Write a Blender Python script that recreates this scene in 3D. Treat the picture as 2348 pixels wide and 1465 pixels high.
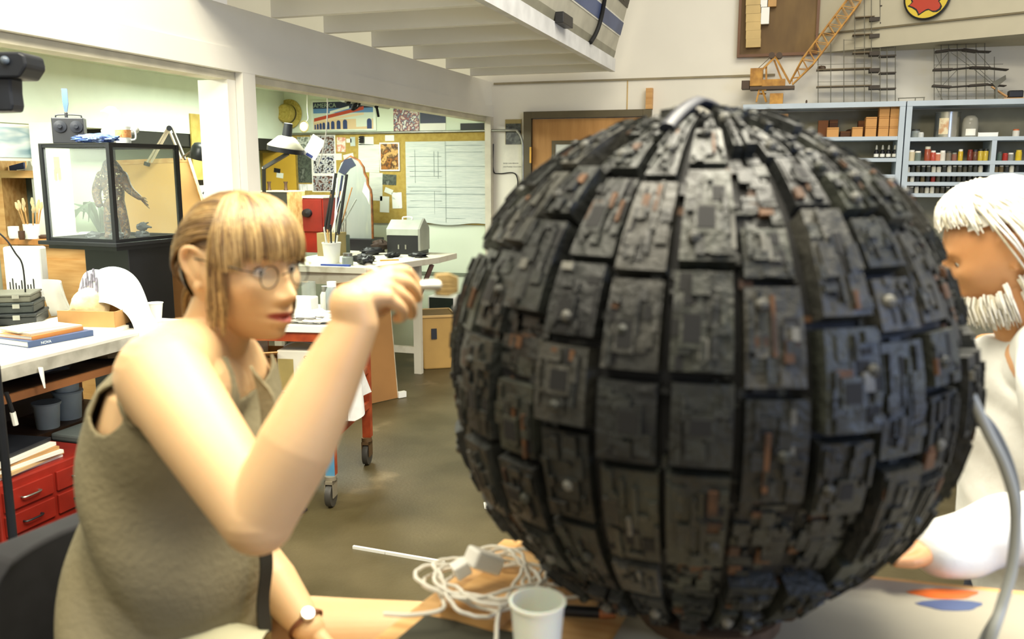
import bpy, bmesh, math, random
import numpy as np
from mathutils import Vector, Matrix, Quaternion, noise
random.seed(7)
SC = bpy.context.scene
COL = SC.collection
for o in list(bpy.data.objects): bpy.data.objects.remove(o)

# ---------------------------------------------------------------- camera
F = 2000.0; CAMZ = 1.55
PITCH = math.atan(339 / 2000); YAW = math.radians(17.9)
HV = Vector((-math.sin(YAW), math.cos(YAW), 0)); RV = Vector((math.cos(YAW), math.sin(YAW), 0)); ZV = Vector((0, 0, 1))
FV = HV * math.cos(PITCH) - ZV * math.sin(PITCH); UV = RV.cross(FV); EYE = Vector((0, 0, CAMZ))
cd = bpy.data.cameras.new('camera'); cam = bpy.data.objects.new('camera', cd); COL.objects.link(cam)
cam.matrix_world = Matrix(((RV.x, UV.x, -FV.x, 0), (RV.y, UV.y, -FV.y, 0), (RV.z, UV.z, -FV.z, CAMZ), (0, 0, 0, 1)))
cd.sensor_fit = 'HORIZONTAL'; cd.sensor_width = 36; cd.lens = F / 2348 * 36; cd.clip_start = .05
cd.dof.use_dof = True; cd.dof.focus_distance = 4.6; cd.dof.aperture_fstop = 3.6
SC.camera = cam

# ---------------------------------------------------------------- light
def lin(c):
    c = [int(c[i:i + 2], 16) / 255 for i in (0, 2, 4)]
    return tuple((x / 12.92 if x <= .04045 else ((x + .055) / 1.055) ** 2.4) for x in c) + (1,)
W = bpy.data.worlds.new('room_air'); SC.world = W; W.use_nodes = True
W.node_tree.nodes['Background'].inputs[0].default_value = (1.0, .93, .78, 1)
W.node_tree.nodes['Background'].inputs[1].default_value = .43
def area(name, loc, size, power, col, aim):
    l = bpy.data.lights.new(name, 'AREA'); l.shape = 'RECTANGLE'; l.size, l.size_y = size; l.energy = power; l.color = col
    o = bpy.data.objects.new(name, l); COL.objects.link(o); o.location = loc
    o.rotation_euler = (Vector(aim) - Vector(loc)).to_track_quat('-Z', 'Y').to_euler(); return o
area('shop_ceiling_light', (-.9, .5, 3.7), (2.4, 1.4), 112, (1, .91, .72), (-1.2, 2.0, 0))
area('shop_ceiling_light_table', (.15, 1.9, 3.5), (1.6, 1.0), 120, (1, .93, .76), (.05, 1.6, 0))
area('shop_ceiling_light_far', (1.0, 4.2, 4.6), (2.6, 1.6), 70, (1, .95, .84), (.6, 5.6, 0))
area('alcove_ceiling_light', (-3.5, 5.5, 2.16), (.5, 1.6), 55, (.94, 1, .86), (-3.5, 5.5, 0))
area('alcove_ceiling_light_near', (-3.5, 2.9, 2.16), (.5, 1.5), 60, (1, 1, .88), (-3.5, 2.9, 0))
area('window_daylight', (3.3, .6, 2.0), (1.6, 1.4), 60, (.42, .58, 1), (.2, 1.5, 1.1))
SC.view_settings.view_transform = 'Standard'; SC.view_settings.look = 'None'
SC.view_settings.exposure = 0.45; SC.view_settings.gamma = 1.0; SC.view_settings.use_curve_mapping = False

# ---------------------------------------------------------------- measuring helpers (photo pixel -> place in the room)
def ray(x, y): return FV + RV * ((x - 1174) / F) + UV * ((732.5 - y) / F)
def AX(x, y, v): r = ray(x, y); return EYE + r * ((v - EYE.x) / r.x)
def AY(x, y, v): r = ray(x, y); return EYE + r * ((v - EYE.y) / r.y)
def AZ(x, y, v): r = ray(x, y); return EYE + r * ((v - EYE.z) / r.z)
def AH(x, y, dh): r = ray(x, y); return EYE + r * (dh / r.dot(HV))      # at a horizontal distance

# ---------------------------------------------------------------- materials
MATS = {}
def M(name, c='808080', rough=.6, metal=0, var=.12, scale=6, bump=0, c2=None, stretch=(1, 1, 1), lo=.35, hi=.65, trans=0, coat=0, sss=0, bscale=None, emit=0, detail=5):
    if name in MATS: return MATS[name]
    m = bpy.data.materials.new(name); m.use_nodes = True; nt = m.node_tree; b = nt.nodes['Principled BSDF']
    a = lin(c); b.inputs['Roughness'].default_value = rough; b.inputs['Metallic'].default_value = metal
    m.diffuse_color = a
    b.inputs['Base Color'].default_value = a
    if coat: b.inputs['Coat Weight'].default_value = coat
    if trans: b.inputs['Transmission Weight'].default_value = trans; b.inputs['IOR'].default_value = 1.3
    if sss: b.inputs['Subsurface Weight'].default_value = sss; b.inputs['Subsurface Radius'].default_value = (1, .4, .2); b.inputs['Subsurface Scale'].default_value = .012
    if emit: b.inputs['Emission Color'].default_value = a; b.inputs['Emission Strength'].default_value = emit
    if var or c2 or bump:
        tc = nt.nodes.new('ShaderNodeTexCoord'); mp = nt.nodes.new('ShaderNodeMapping'); mp.inputs['Scale'].default_value = stretch
        nt.links.new(tc.outputs['Object'], mp.inputs[0])
        n = nt.nodes.new('ShaderNodeTexNoise'); n.inputs['Scale'].default_value = scale; n.inputs['Detail'].default_value = detail
        nt.links.new(mp.outputs[0], n.inputs['Vector'])
        r = nt.nodes.new('ShaderNodeValToRGB'); r.color_ramp.elements[0].position = lo; r.color_ramp.elements[1].position = hi
        r.color_ramp.elements[0].color = lin(c2) if c2 else tuple(x * (1 - var) for x in a[:3]) + (1,)
        r.color_ramp.elements[1].color = a if c2 else tuple(min(1, x * (1 + var)) for x in a[:3]) + (1,)
        nt.links.new(n.outputs[0], r.inputs[0]); nt.links.new(r.outputs[0], b.inputs['Base Color'])
        if bump:
            n2 = nt.nodes.new('ShaderNodeTexNoise'); n2.inputs['Scale'].default_value = bscale or scale * 3; n2.inputs['Detail'].default_value = 6
            nt.links.new(mp.outputs[0], n2.inputs['Vector'])
            bp = nt.nodes.new('ShaderNodeBump'); bp.inputs['Strength'].default_value = bump; bp.inputs['Distance'].default_value = .01
            nt.links.new(n2.outputs[0], bp.inputs['Height']); nt.links.new(bp.outputs[0], b.inputs['Normal'])
    MATS[name] = m; return m
def ramp_mat(name, cols, scale=9, rough=.6, stretch=(1, 1, 1), kind='noise', detail=3):
    """flat print: several colours in patches"""
    if name in MATS: return MATS[name]
    m = bpy.data.materials.new(name); m.use_nodes = True; nt = m.node_tree; b = nt.nodes['Principled BSDF']; b.inputs['Roughness'].default_value = rough
    tc = nt.nodes.new('ShaderNodeTexCoord'); mp = nt.nodes.new('ShaderNodeMapping'); mp.inputs['Scale'].default_value = stretch
    nt.links.new(tc.outputs['Object'], mp.inputs[0])
    if kind == 'noise':
        n = nt.nodes.new('ShaderNodeTexNoise'); n.inputs['Scale'].default_value = scale; n.inputs['Detail'].default_value = detail; out = n.outputs[0]
    else:
        n = nt.nodes.new('ShaderNodeTexVoronoi'); n.inputs['Scale'].default_value = scale; out = n.outputs['Color']
    nt.links.new(mp.outputs[0], n.inputs['Vector'])
    r = nt.nodes.new('ShaderNodeValToRGB'); el = r.color_ramp.elements; r.color_ramp.interpolation = 'LINEAR'
    k = len(cols); el[0].position = .3; el[0].color = lin(cols[0]); el[1].position = .7; el[1].color = lin(cols[-1])
    for i in range(1, k - 1): e = el.new(.3 + .4 * i / (k - 1)); e.color = lin(cols[i])
    nt.links.new(out, r.inputs[0]); nt.links.new(r.outputs[0], b.inputs['Base Color']); m.diffuse_color = lin(cols[0])
    MATS[name] = m; return m
def glass(name, tint=(1, 1, 1, 1), alpha=.12, rough=.05):
    if name in MATS: return MATS[name]
    m = bpy.data.materials.new(name); m.use_nodes = True; nt = m.node_tree; b = nt.nodes['Principled BSDF']
    t = nt.nodes.new('ShaderNodeBsdfTransparent'); t.inputs[0].default_value = tint; mx = nt.nodes.new('ShaderNodeMixShader'); mx.inputs[0].default_value = alpha
    b.inputs['Roughness'].default_value = rough; b.inputs['Base Color'].default_value = (.9, .95, .93, 1)
    nt.links.new(t.outputs[0], mx.inputs[1]); nt.links.new(b.outputs[0], mx.inputs[2]); nt.links.new(mx.outputs[0], nt.nodes['Material Output'].inputs[0])
    MATS[name] = m; return m
WHITE = M('white_paint', 'e9e6da', .55, var=.03, scale=2)
WALLW = M('wall_white', 'e6e1d2', .8, var=.04, scale=1.3)
WALLG = M('alcove_green_white', 'd8e2cb', .8, var=.04, scale=1.2)
PINE = M('pine_wood', 'd2a468', .5, var=.22, scale=3, stretch=(1, 1, 9), c2='b98648')
PINEH = M('pine_board', 'dcb377', .5, scale=3, stretch=(1.2, 12, 8), c2='c08f52')
PLY = M('plywood', 'bd8c50', .6, scale=2.4, stretch=(6, 6, .8), c2='a87840')
CARDB = M('cardboard', 'b98c55', .8, var=.1, scale=5)
BLACK = M('black_paint', '15161a', .45, var=.2, scale=5)
RUBBER = M('black_rubber', '141414', .7, var=.2)
STEEL = M('bare_steel', '9a9a92', .35, .9, var=.15, scale=12)
BLUESH = M('pale_blue_paint', 'b6c3cd', .5, var=.05)
PAPER = M('white_paper', 'eeece0', .7, var=.03)
PAPERG = M('grey_print_paper', 'b9c2bb', .7, scale=40, c2='cfd4ca', stretch=(.25, 1, 6))
PLASTW = M('white_plastic', 'e8e8e0', .35, var=.03)
PLASTG = M('grey_plastic', '8f9a98', .4, var=.08)
CLOTHW = M('white_cloth', 'e4e4de', .9, var=.05, scale=8, bump=.3, bscale=30)
REDP = M('red_paint', '8e2418', .4, var=.2, scale=6)
ORANGE = M('orange_paint', 'b04c22', .5, scale=14, c2='8c3414')
BLUEP = M('blue_paint', '4f8cb0', .5, var=.12, scale=9)

# ---------------------------------------------------------------- mesh helpers
class MB:
    def __init__(s): s.v = []; s.f = []; s.m = []
    def add(s, vs, fs, m=0):
        o = len(s.v); s.v += [tuple(v) for v in vs]; s.f += [tuple(i + o for i in f) for f in fs]; s.m += [m] * len(fs); return s
    def box(s, c, d, rot=None, m=0, taper=1):
        x, y, z = d[0] / 2, d[1] / 2, d[2] / 2; c = Vector(c); vs = []
        for k, sz in ((1, -1), (taper, 1)):
            for sx, sy in ((-1, -1), (1, -1), (1, 1), (-1, 1)):
                p = Vector((sx * x * k, sy * y * k, sz * z)); vs.append(c + (rot @ p if rot else p))
        return s.add(vs, [(3, 2, 1, 0), (4, 5, 6, 7), (0, 1, 5, 4), (1, 2, 6, 5), (2, 3, 7, 6), (3, 0, 4, 7)], m)
    def bb(s, a, b, m=0): return s.box([(a[i] + b[i]) / 2 for i in range(3)], [abs(b[i] - a[i]) for i in range(3)], m=m)
    def bar(s, a, b, w, h=None, m=0, up=None):
        a = Vector(a); b = Vector(b); d = b - a; L = d.length; h = h or w
        z = d.normalized(); u = Vector(up) if up else (Vector((0, 0, 1)) if abs(z.z) < .95 else Vector((1, 0, 0)))
        x = u.cross(z).normalized(); y = z.cross(x); R = Matrix((x, y, z)).transposed()
        return s.box((a + b) / 2, (w, h, L), R, m)
    def tube(s, path, r, seg=8, m=0, cap=True, closed=False, flat=None):
        P = [Vector(p) for p in path]; n = len(P); r = r if hasattr(r, '__len__') else [r] * n
        t0 = (P[1] - P[0]).normalized(); up = Vector((0, 0, 1)) if abs(t0.z) < .9 else Vector((1, 0, 0))
        x = t0.cross(up).normalized(); vs = []
        for i in range(n):
            if closed: t = P[(i + 1) % n] - P[i - 1]
            else: t = P[min(i + 1, n - 1)] - P[max(i - 1, 0)]
            t = t.normalized(); x = (x - t * x.dot(t)); x = x.normalized() if x.length > 1e-6 else t.orthogonal().normalized(); y = t.cross(x)
            for k in range(seg):
                a = 2 * math.pi * k / seg; ff = flat or 1
                vs.append(P[i] + x * (math.cos(a) * r[i]) + y * (math.sin(a) * r[i] * ff))
        fs = []
        for i in range(n if closed else n - 1):
            j = (i + 1) % n
            for k in range(seg): k2 = (k + 1) % seg; fs.append((i * seg + k, i * seg + k2, j * seg + k2, j * seg + k))
        if cap and not closed: fs.append(tuple(range(seg - 1, -1, -1))); fs.append(tuple((n - 1) * seg + k for k in range(seg)))
        return s.add(vs, fs, m)
    def lathe(s, prof, c=(0, 0, 0), seg=16, m=0, rot=None, cap=True, sx=1, sy=1):
        c = Vector(c); vs = []; n = len(prof)
        for r, z in prof:
            for k in range(seg):
                a = 2 * math.pi * k / seg; p = Vector((r * math.cos(a) * sx, r * math.sin(a) * sy, z)); vs.append(c + (rot @ p if rot else p))
        fs = [(i * seg + k, i * seg + (k + 1) % seg, (i + 1) * seg + (k + 1) % seg, (i + 1) * seg + k) for i in range(n - 1) for k in range(seg)]
        if cap: fs.append(tuple(range(seg - 1, -1, -1))); fs.append(tuple((n - 1) * seg + k for k in range(seg)))
        return s.add(vs, fs, m)
    def ell(s, c, r, seg=14, rings=9, m=0, rot=None, jit=0):
        vs = []; c = Vector(c)
        for i in range(rings + 1):
            t = math.pi * i / rings
            for k in range(seg):
                a = 2 * math.pi * k / seg; p = Vector((r[0] * math.sin(t) * math.cos(a), r[1] * math.sin(t) * math.sin(a), -r[2] * math.cos(t)))
                if jit: p *= 1 + jit * noise.noise(p * (2.2 / max(r)) + c * 7)
                vs.append(c + (rot @ p if rot else p))
        return s.add(vs, [(i * seg + k, i * seg + (k + 1) % seg, (i + 1) * seg + (k + 1) % seg, (i + 1) * seg + k) for i in range(rings) for k in range(seg)], m)
    def prism(s, poly, a, b, plane='xz', m=0):
        """outline polygon extruded from a to b along the third axis"""
        def P(p, t): return {'xz': (p[0], t, p[1]), 'xy': (p[0], p[1], t), 'yz': (t, p[0], p[1])}[plane]
        n = len(poly); vs = [P(p, a) for p in poly] + [P(p, b) for p in poly]
        return s.add(vs, [tuple(range(n)), tuple(range(2 * n - 1, n - 1, -1))] + [(i, (i + 1) % n, n + (i + 1) % n, n + i) for i in range(n)], m)
    def sheet(s, nx, ny, fn, th=.003, m=0):
        """thin cloth or paper sheet with two sides"""
        P = [[Vector(fn(i / nx, j / ny)) for i in range(nx + 1)] for j in range(ny + 1)]; vs = []; q = (nx + 1) * (ny + 1)
        N = []
        for j in range(ny + 1):
            for i in range(nx + 1):
                n = (P[j][min(i + 1, nx)] - P[j][max(i - 1, 0)]).cross(P[min(j + 1, ny)][i] - P[max(j - 1, 0)][i]); N.append(n.normalized() if n.length > 1e-9 else ZV)
        flat = [p for row in P for p in row]; vs = [p + n * th / 2 for p, n in zip(flat, N)] + [p - n * th / 2 for p, n in zip(flat, N)]
        fs = []
        for j in range(ny):
            for i in range(nx):
                a = j * (nx + 1) + i; f = (a, a + 1, a + nx + 2, a + nx + 1); fs.append(f); fs.append(tuple(q + k for k in reversed(f)))
        rim = [i for i in range(nx + 1)] + [j * (nx + 1) + nx for j in range(1, ny + 1)] + [ny * (nx + 1) + i for i in range(nx - 1, -1, -1)] + [j * (nx + 1) for j in range(ny - 1, 0, -1)]
        for k in range(len(rim)): a, b = rim[k], rim[(k + 1) % len(rim)]; fs.append((b, a, a + q, b + q))
        return s.add(vs, fs, m)
    def build(s, name, mats, parent=None, smooth=0, bevel=0, local=True, label=None, flip=False):
        me = bpy.data.meshes.new(name); vs = s.v
        if parent is not None and not local:
            iv = parent['_inv'] if False else world_of(parent).inverted(); vs = [tuple(iv @ Vector(v)) for v in vs]
        me.from_pydata(vs, [], s.f); mats = mats if isinstance(mats, (list, tuple)) else [mats]
        for m in mats: me.materials.append(m)
        if len(mats) > 1: me.polygons.foreach_set('material_index', s.m)
        bm = bmesh.new(); bm.from_mesh(me); bmesh.ops.recalc_face_normals(bm, faces=bm.faces); bm.to_mesh(me); bm.free()
        if smooth:
            me.shade_smooth(); me.set_sharp_from_angle(angle=math.radians(smooth))
        o = bpy.data.objects.new(name, me); COL.objects.link(o)
        if parent is not None: o.parent = parent
        if bevel: b = o.modifiers.new('edge', 'BEVEL'); b.width = bevel; b.segments = 2; b.limit_method = 'ANGLE'
        if label: o['label'] = label
        return o
def world_of(o):
    m = Matrix.LocRotScale(o.location, o.rotation_euler, o.scale)
    return world_of(o.parent) @ m if o.parent else m
def tag(o, label, cat, group=None):
    o['label'] = label; o['category'] = cat
    if group: o['group'] = group
    return o
def T(name, label, cat, loc=(0, 0, 0), rz=0, group=None):
    o = bpy.data.objects.new(name, None); COL.objects.link(o); o.location = loc; o.rotation_euler = (0, 0, rz); o.empty_display_size = .05
    return tag(o, label, cat, group)
def struct(o): o['kind'] = 'structure'; return o
def one(name, mb, mats, label, cat, loc=(0, 0, 0), rz=0, group=None, **k):
    o = mb.build(name, mats, None, **k); o.location = loc; o.rotation_euler = (0, 0, rz); return tag(o, label, cat, group)
def Rz(a): return Matrix.Rotation(a, 3, 'Z')
def Rx(a): return Matrix.Rotation(a, 3, 'X')
def Ry(a): return Matrix.Rotation(a, 3, 'Y')
def text_mesh(body, size, depth=.0006):
    c = bpy.data.curves.new('t', 'FONT'); c.body = body; c.size = size; c.extrude = depth; c.align_x = 'LEFT'
    o = bpy.data.objects.new('t', c); COL.objects.link(o); dg = bpy.context.evaluated_depsgraph_get(); dg.update()
    me = bpy.data.meshes.new_from_object(o.evaluated_get(dg)); bpy.data.objects.remove(o); return me
def text(name, body, size, parent, matrix, mt, depth=.0006):
    me = text_mesh(body, size, depth); me.materials.clear(); me.materials.append(mt)
    o = bpy.data.objects.new(name, me); COL.objects.link(o); o.parent = parent; o.matrix_local = matrix; return o
UPR = Matrix.Rotation(math.pi / 2, 4, 'X')        # text standing upright, facing -Y
def bez(a, b, c, d, n=12):
    a, b, c, d = map(Vector, (a, b, c, d)); out = []
    for i in range(n + 1):
        t = i / n; out.append(a * (1 - t) ** 3 + b * 3 * t * (1 - t) ** 2 + c * 3 * t * t * (1 - t) + d * t ** 3)
    return out
def smoothpath(pts, n=6):
    P = [Vector(p) for p in pts]; P = [P[0] * 2 - P[1]] + P + [P[-1] * 2 - P[-2]]; out = []
    for i in range(1, len(P) - 2):
        for k in range(n):
            t = k / n; a, b, c, d = P[i - 1], P[i], P[i + 1], P[i + 2]
            out.append(.5 * ((2 * b) + (c - a) * t + (2 * a - 5 * b + 4 * c - d) * t * t + (3 * b - a - 3 * c + d) * t ** 3))
    out.append(P[-2]); return out

# ================================================================ THE ROOM
YB = 7.08; XP = -2.463; XA = -4.78; ZL = 2.285
FLOOR = M('oiled_concrete', '5c5238', .45, scale=2.2, c2='41391f', bump=.12, bscale=60)
nt = FLOOR.node_tree
for n_ in nt.nodes:
    if n_.type == 'VALTORGB': e_ = n_.color_ramp.elements.new(.74); e_.color = lin('85775a')
mb = MB(); mb.bb((-5, -1.5, -.1), (4, YB + .1, 0)); struct(mb.build('floor', FLOOR))
mb = MB(); mb.bb((-5, YB, 0), (4, YB + .12, 5.2)); struct(mb.build('wall_back', WALLW))
mb = MB(); mb.bb((XA - .12, -1.5, 0), (XA, YB, 2.25)); struct(mb.build('wall_left', WALLG))
mb = MB(); mb.bb((XA, -1.5, 2.25), (XP - .13, YB, 2.30)); struct(mb.build('ceiling', WALLG))
# green-white skin on the back wall inside the alcove
mb = MB(); mb.bb((XA, YB - .02, 0), (XP - .06, YB, 2.25)); struct(mb.build('wall_alcove_back', WALLG))
# soffit box along the alcove wall
mb = MB(); mb.bb((XA, 1.0, 1.835), (XA + .34, YB - .02, 2.25)); struct(mb.build('wall_alcove_soffit', M('soffit_white', 'dfe9d8', .8, var=.03)))
mb = MB(); mb.bb((XA + .02, 4.9, 1.74), (XA + .33, YB - .02, 1.834)); struct(mb.build('recess_shade_strip', M('recess_shade', '26261f', .8)))  # near-black strip painted in for the shaded recess under the soffit
# header beam on posts
hd = MB(); hd.bb((XP - .13, -1.5, 2.10), (XP, YB, 2.285)); hb = struct(hd.build('wall_header_beam', WHITE))
lb = MB(); lb.bb((XP - .10, -1.5, 2.0), (XP + .012, YB - .001, 2.098)); struct(lb.build('trim_2', WHITE))
lp = MB(); lp.bb((XP - .12, -1.5, 1.965), (XP - .03, YB - .021, 1.999)); struct(lp.build('trim_3', M('lip_cream', 'cfc8ae', .6)))
po = MB(); po.bb((XP - .19, 3.50, 0), (XP - .03, 3.64, 1.965)); struct(po.build('wall_post', WHITE))
po = MB(); po.bb((XP - .028, 3.56, 0), (XP + .011, 3.66, 2.0)); struct(po.build('trim_4', WHITE))
po = MB(); po.bb((XP - .04, YB - .07, 0), (XP + .012, YB - .0005, 2.0)); struct(po.build('wall_corner_post', M('corner_post', 'cfc8b4', .6)))
# loft: deck, joists, fascia
dk = MB(); dk.bb((XP, 3.1, 2.40), (-1.373, 6.60, 2.43)); deck = struct(dk.build('ceiling_loft', WHITE))
for i, y in enumerate((3.25, 3.83, 4.33, 4.89, 5.49, 6.06)):
    j = MB(); j.bb((XP + .002, y, ZL), (-1.372, y + .045, 2.399)); j.build('joist', WHITE, deck)
j = MB(); j.bb((XP + .002, 6.56, ZL), (-1.372, 6.605, 2.399)); j.build('joist', WHITE, deck)
j = MB(); j.bb((-1.37, 3.1, ZL - .003), (-1.33, 6.615, 2.375)); j.build('fascia', M('fascia_white', 'd9d9d6', .5), deck)
# seams on the back wall
s = MB(); s.bb((XP + .02, YB - .012, 2.262), (-.2, YB - .0005, 2.278)); struct(s.build('trim_5', M('seam_brown', '8d8266', .7)))
s = MB(); s.bb((-1.325, YB - .006, 2.03), (-1.318, YB - .0005, 2.262)); struct(s.build('trim_6', M('seam_rust', 'c0a060', .7)))
# right wall and main ceiling, out of view, close the shop
# projecting panel high on the right of the back wall
pn = MB(); a = AY(1868, 122, YB - .03); b = AY(2348, 86, YB - .6)
n = Vector((b.y - a.y, -(b.x - a.x), 0)).normalized()
pts = [(a.x, a.y), (b.x + .8, b.y + (b.y - a.y) / (b.x - a.x) * .8), (b.x + .8, YB - .001), (a.x, YB - .001)]
pn.prism(pts, a.z, 3.6, 'xy'); struct(pn.build('wall_upper_panel', M('upper_panel_grey', 'b5ae97', .8, var=.03)))
ln = MB(); d = Vector((b.x - a.x, b.y - a.y, 0)).normalized(); nn = Vector((d.y, -d.x, 0))
ln.bar(Vector((a.x, a.y, a.z + .13)) + nn * .006, Vector((a.x, a.y, a.z + .13)) + d * 2.2 + nn * .006, .012); struct(ln.build('trim_7', M('brown_strip', '6c6249', .7)))
# door with dark frame
dr = struct(MB().bb((-2.10, YB - .03, .005), (-1.19, YB - .001, 1.975)).build('door_1', PLY, None))
fr = MB(); fm = M('dark_door_frame', '5a5038', .5)
fr.bb((-2.17, YB - .055, 0), (-2.105, YB - .0006, 2.035)); fr.bb((-1.185, YB - .055, 0), (-1.12, YB - .0006, 2.035)); fr.bb((-2.104, YB - .055, 1.98), (-1.186, YB - .0006, 2.035)); fr.build('door_frame', fm, dr)
fr = MB()
for x0, x1, z0, z1 in ((-1.93, -1.90, 1.2, 1.80), (-1.40, -1.37, 1.2, 1.80), (-1.9, -1.4, 1.77, 1.80), (-1.9, -1.4, 1.2, 1.23)): fr.bb((x0, YB - .045, z0), (x1, YB - .0305, z1))
fr.build('window_frame', fm, dr); MB().bb((-1.90, YB - .036, 1.23), (-1.40, YB - .0305, 1.77)).build('pane', M('frosted_pane', 'd6d9cf', .3), dr)
h = MB(); h.bb((-2.112, YB - .07, 1.62), (-2.098, YB - .056, 1.75)); h.build('hinge', M('brass', 'c79a4a', .35, .8), dr)
h = MB(); h.bb((-1.30, YB - .055, 1.0), (-1.24, YB - .0305, 1.12)); h.tube([(-1.27, YB - .055, 1.06), (-1.27, YB - .1, 1.06)], .012); h.ell((-1.27, YB - .11, 1.06), (.03, .02, .03)); h.build('door_knob', MATS['brass'], dr, smooth=40)
blk = MB(); p = AY(1652, 262, YB - .02); blk.box((0, 0, .05), (.05, .06, .16)); one('wooden_block', blk, PINE, 'small upright wooden block on the top of the door frame', 'block', (-1.14, YB - .03, 2.066))

# ================================================================ WORK TABLE with the sphere model
TZ = .86
tb = T('work_table', 'pine work table under the big dark sphere model', 'table', (0, 1.1, 0))
tp = [(-.63, -.35), (-.497, .39), (.95, .50), (.95, -.35)]
m_ = MB(); m_.prism(tp, TZ - .03, TZ, 'xy'); m_.build('table_top', PINEH, tb, bevel=.003)
for x, y in ((-.53, -.28), (-.42, .30), (.88, .40), (.88, -.28)):
    m_ = MB(); m_.bb((x - .035, y - .035, 0), (x + .035, y + .035, TZ - .03)); m_.build('leg', PINE, tb)
m_ = MB(); m_.bb((-.40, .28, TZ - .13), (.86, .32, TZ - .031)); m_.build('apron', PINE, tb)
KRAFT = M('stained_kraft_paper', 'a09a88', .85, scale=3, c2='8b8573', lo=.3, hi=.7)
m_ = MB(); m_.prism([(-.26, .80), (-.20, 1.50), (.93, 1.57), (.93, .80)], TZ, TZ + .002, 'xy')
pp = one('paper_cover', m_, KRAFT, 'grey stained paper sheet covering the work table top', 'paper')
for (px, py, c, w) in ((2165, 1362, 'c8622a', .055), (2180, 1388, '45567c', .05)):
    q = AZ(px, py, TZ + .002); m_ = MB(); m_.prism([(w * math.cos(a) * (1 + .2 * math.sin(3 * a)), .018 * math.sin(a)) for a in [i * math.pi / 8 for i in range(16)]], 0, .0008, 'xy')
    one('paint_spill', m_, M('paint_' + c, c, .3), ('orange' if c[0] == 'c' else 'blue') + ' paint smear on the paper covering the table', 'paint', q, YAW)
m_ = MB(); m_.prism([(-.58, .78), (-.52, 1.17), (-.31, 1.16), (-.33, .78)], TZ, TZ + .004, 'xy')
one('table_patch', m_, M('table_patch_dark', '3a3a2c', .8), 'dark grey-green patch at the near left of the pine table', 'mat')  # thin dark grey-green patch over the near left of the table
# offcut board lying along the table edge behind the cable
m_ = MB(); m_.box((0, 0, .012), (.10, .34, .024)); one('pine_offcut', m_, PINEH, 'pale pine board end under the coiled white cable', 'board', (-.415, 1.33, TZ), -.2, bevel=.002)

# ---------------------------------------------------------------- sphere model
SPC = Vector((-.128, 1.313, 1.262)); R0 = .366
sp = T('sphere_model', 'big dark sphere model covered in weathered grey panels and fine machinery detail', 'sphere model', (SPC.x, SPC.y, SPC.z))
GM = [M('panel_grey_%d' % i, c, .5, scale=16, c2=d, lo=.36, hi=.64, bump=.5, bscale=70) for i, (c, d) in enumerate((('34372f', '1b1d1a'), ('282b27', '141615'), ('3f3e38', '21221e'), ('1d201e', '0f1111')))]
RUST = M('rust_brown', '5c3c1e', .7, scale=25, c2='2c1b0e'); DARKH = M('black_core_recess_shade', '0b0c0d', .8, var=0); LITE = M('worn_light_grey', '686760', .55, scale=30, c2='40403b')
PM = GM + [RUST, DARKH, LITE]
def sph(lon, lat, r): return Vector((r * math.cos(lat) * math.cos(lon), r * math.cos(lat) * math.sin(lon), r * math.sin(lat)))
def slab(mb, l0, l1, b0, b1, r0, r1, m, n=2, ins=0):
    vs = []; fs = []; k = n + 1
    for r, q in ((r0, 0), (r1, ins)):
        for i in range(k):
            for j in range(k): vs.append(sph(l0 + q + (l1 - l0 - 2 * q) * j / n, b0 + q + (b1 - b0 - 2 * q) * i / n, r))
    N = k * k
    for i in range(n):
        for j in range(n): a = N + i * k + j; fs.append((a, a + 1, a + k + 1, a + k))
    for i in range(n):
        fs += [(i, i + 1, N + i + 1, N + i), (n * k + i + 1, n * k + i, N + n * k + i, N + n * k + i + 1),
               ((i + 1) * k, i * k, N + i * k, N + (i + 1) * k), (i * k + n, (i + 1) * k + n, N + (i + 1) * k + n, N + i * k + n)]
    mb.add(vs, fs, m)
rs = random.Random(21)
core = MB(); core.ell((0, 0, 0), (R0 - .014,) * 3, 48, 24); core.build('core', DARKH, sp, smooth=60)
NS = 28; npan = 0
def panel(l0, l1, b0, b1, top):
    global npan
    mb = MB(); base = rs.choice((0, 0, 1, 1, 2, 3)); slab(mb, l0, l1, b0, b1, R0 - .016, top, base, 3, .006)
    w = l1 - l0; hgt = b1 - b0; ng = int(4 + 15 * hgt * w / .06)
    for _ in range(ng):
        gw = w * rs.uniform(.06, .3); gh = hgt * rs.uniform(.05, .26)
        if rs.random() < .3: gw, gh = w * rs.uniform(.05, .09), hgt * rs.uniform(.25, .6)
        u = l0 + .02 * w + rs.random() * (w * .96 - gw); v = b0 + .02 * hgt + rs.random() * (hgt * .96 - gh)
        k = rs.random(); mm = 4 if k < .05 else 5 if k < .24 else 6 if k < .28 else rs.choice((base, base, base, 1, 3))
        hh = rs.uniform(.0008, .0014) if mm == 5 else rs.uniform(.0015, .006)  # flat near-black plates paint the shade of small recess holes
        slab(mb, u, u + gw, v, v + gh, top - .001, top + hh, mm, 1)
    if rs.random() < .4:                       # framed window, its shaded recess painted as a flat black plate
        u0 = l0 + w * rs.uniform(.15, .4); u1 = u0 + w * rs.uniform(.3, .45); v0 = b0 + hgt * rs.uniform(.15, .4); v1 = v0 + hgt * rs.uniform(.25, .4)
        slab(mb, u0, u1, v0, v1, top - .001, top + .0062, base, 1); slab(mb, u0 + w * .05, u1 - w * .05, v0 + hgt * .05, v1 - hgt * .05, top, top + .0066, 5, 1)
    if rs.random() < .5: c = sph(l0 + w * rs.uniform(.2, .8), b0 + hgt * rs.uniform(.2, .8), top + .002); mb.ell(c, (.008,) * 3, 8, 5, rs.choice((0, 2, 6)))
    mb.build('panel', PM, sp); npan += 1
layer = MB()
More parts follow.
